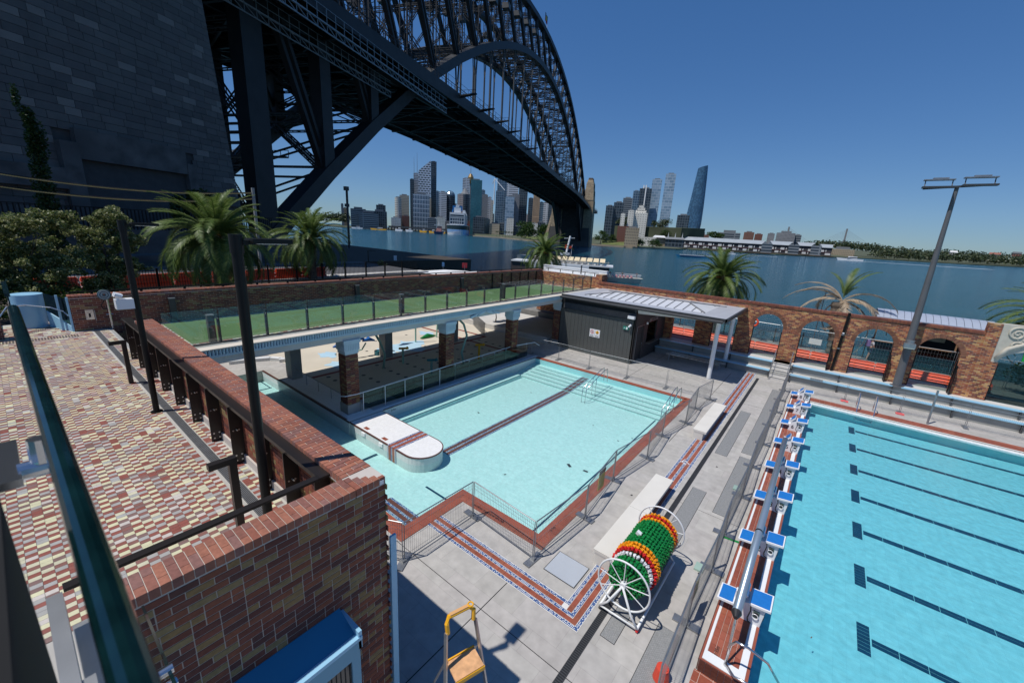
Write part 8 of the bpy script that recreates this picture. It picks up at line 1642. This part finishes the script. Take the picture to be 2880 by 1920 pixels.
b.build('slatted_sunroof', mat('cream_canvas', (.70, .58, .38), .7, var=.1), fe); b = MB()
for k in range(14): u0 = 10.5+k*1.5; fbx(b, u0, u0+.12, .2, .32, .4, 1.4); fbx(b, u0, u0+.12, 6.8, 6.9, .4, 1.4)
fbx(b, 10, 32, .2, .3, 1.3, 1.4); b.build('roof_posts', m_cream, fe)
b = MB()
for k in range(22): u0 = .8+k*.45; f = u0/10; fbx(b, u0, u0+.07, 2.4-2.2*f, 2.5-2.2*f, -2.7, -1.75); fbx(b, u0, u0+.07, 4.4+2.6*f, 4.5+2.6*f, -2.7, -1.75)
b.beam(FP_(.5, 2.4, -1.75), FP_(11, .1, -1.75), .1, .1); b.beam(FP_(.5, 4.5, -1.75), FP_(11, 7.2, -1.75), .1, .1); b.build('bow_rail', m_white, fe); b = MB()
for k in range(6): fbx(b, 3+k*1.1, 3.6+k*1.1, 2.2, 5, -2.7, -2.2)
b.build('deck_seats', m_pinkc, fe)
for u_, v_, top, lab in ((1.8, 3, m_navyc, 'person in navy standing at the bow of the ferry with raised arms'), (6, 3, m_dkcl, 'person in dark clothes standing midway along the ferry foredeck'), (9.6, 1.6, m_pinkc, 'person in pink standing by the ferry saloon')):
    c = FP_(u_, v_, -2.75); person(lab, tuple(c), 1.75, .5, top, m_dkcl, arms=1 if top is m_navyc else 0)
wb2 = thing('work_boat', 'moored vessel with raked white mast and red flags behind the small palm', 'boat', (-76, 129, ZW)); b = MB(); b.beam((-77.7, 128.3, -1), (-76.4, 129.1, 8.5), .5, .5); b.beam((-78.2, 128, 7.6), (-75, 130, 7.9), .2, .2); b.cbox((-77.6, 128.3, 2.2), 3.4, 2.5, .8, rz=.5); b.build('mast', m_shipw, wb2); b = MB(); b.cbox((-77.5, 128.6, 4.8), .8, .3, 1.4, rz=.5); b.cbox((-76, 129.2, 4.6), .9, .3, .8, rz=.5); b.build('red_flag', m_red, wb2)
b = MB(); b.hexa([(-92, 119, ZW), (-70, 131, ZW), (-72, 136, ZW), (-94, 124, ZW), (-92, 119, .8), (-70, 131, .4), (-72, 136, .4), (-94, 124, .8)]); b.build('cream_hull', m_cream, wb2); b = MB(); b.beam((-75.8, 129.5, .3), (-75.6, 129.6, 5.5), .1, .1); b.build('whip_aerial', m_white, wb2)
# ---------------------------------------------------------------- foreground: glass balustrade beside the camera
m_dg = mat('near_dark_frame', (.004, .004, .004), .9, var=.1)
fg = thing('camera_balustrade', 'blurred glass balustrade with dark green edge and steel clamps close to the camera', 'balustrade', (-1.9, 0, 7))
b = MB(); b.tube([(-3.34, .018, 7.87), (-.38, .018, 7.87)], .021, 14); b.build('edge_cap', m_gedge, fg)
b = MB(); b.box(-3.34, -.38, .014, .022, 6.85, 7.86); b.build('glass_panel', m_glass, fg)
b = MB(); b.box(-3.9, -3.36, .0, .02, 7.93, 7.95); b.box(-3.9, -3.36, .008, .014, 6.95, 7.93); b.build('next_panel', m_gedge, fg)
b = MB(); b.box(-1.62, -1.36, -.10, -.045, 7.775, 7.795); b.tube([(-1.42, -.05, 7.785), (-1.42, .0, 7.785)], .022, 12); b.tube([(-1.42, -.01, 7.80), (-1.42, -.008, 7.86)], .02, 10); b.build('steel_clamp', m_ss, fg)
b = MB(); b.box(-1.95, -1.35, -.09, -.05, 7.0, 7.06); b.box(-1.5, -1.44, -.07, -.02, 6.4, 7.05); b.box(-1.95, -1.40, -.05, .04, 6.86, 6.9); b.build('steel_shoe', m_alu, fg)
b = MB(); b.box(-1.02, -.55, -.30, -.062, 7.0, 7.925); b.build('dark_post', m_dg, fg)
lg = thing('lower_balustrade', 'thin clear glass panel with steel clamps standing off the shaded brick wall', 'balustrade', (-3, .25, 5.2))
b = MB(); b.hexa([(-4.30, .30, 4.0), (-2.2, .22, 4.6), (-2.2, .235, 4.6), (-4.30, .315, 4.0), (-4.30, .30, 4.94), (-2.2, .22, 5.86), (-2.2, .235, 5.86), (-4.30, .315, 4.94)]); b.build('glass_panel', m_glass, lg)
b = MB(); b.beam((-4.30, .307, 4.945), (-2.2, .228, 5.865), .018, .012); b.build('glass_edge', m_gedge, lg)
b = MB(); b.box(-2.95, -2.72, .10, .19, 5.60, 5.63); b.tube([(-2.78, .19, 5.62), (-2.78, .27, 5.62)], .03, 12); b.tube([(-2.7, .19, 5.58), (-2.7, .27, 5.58)], .03, 12); b.build('clamp', m_ss, lg)
b = MB(); b.box(-5.97, -4.72, -1.6, -.02, 3.2, 3.6); o = struct('concrete_ledge', b, m_con3)
b = MB(); b.box(-3.12, -2.6, -.02, .17, 4.9, 5.72); b.build('steel_plate', mat('grey_blue_plate', (.13, .14, .17), .35, .3, var=.1), lg)
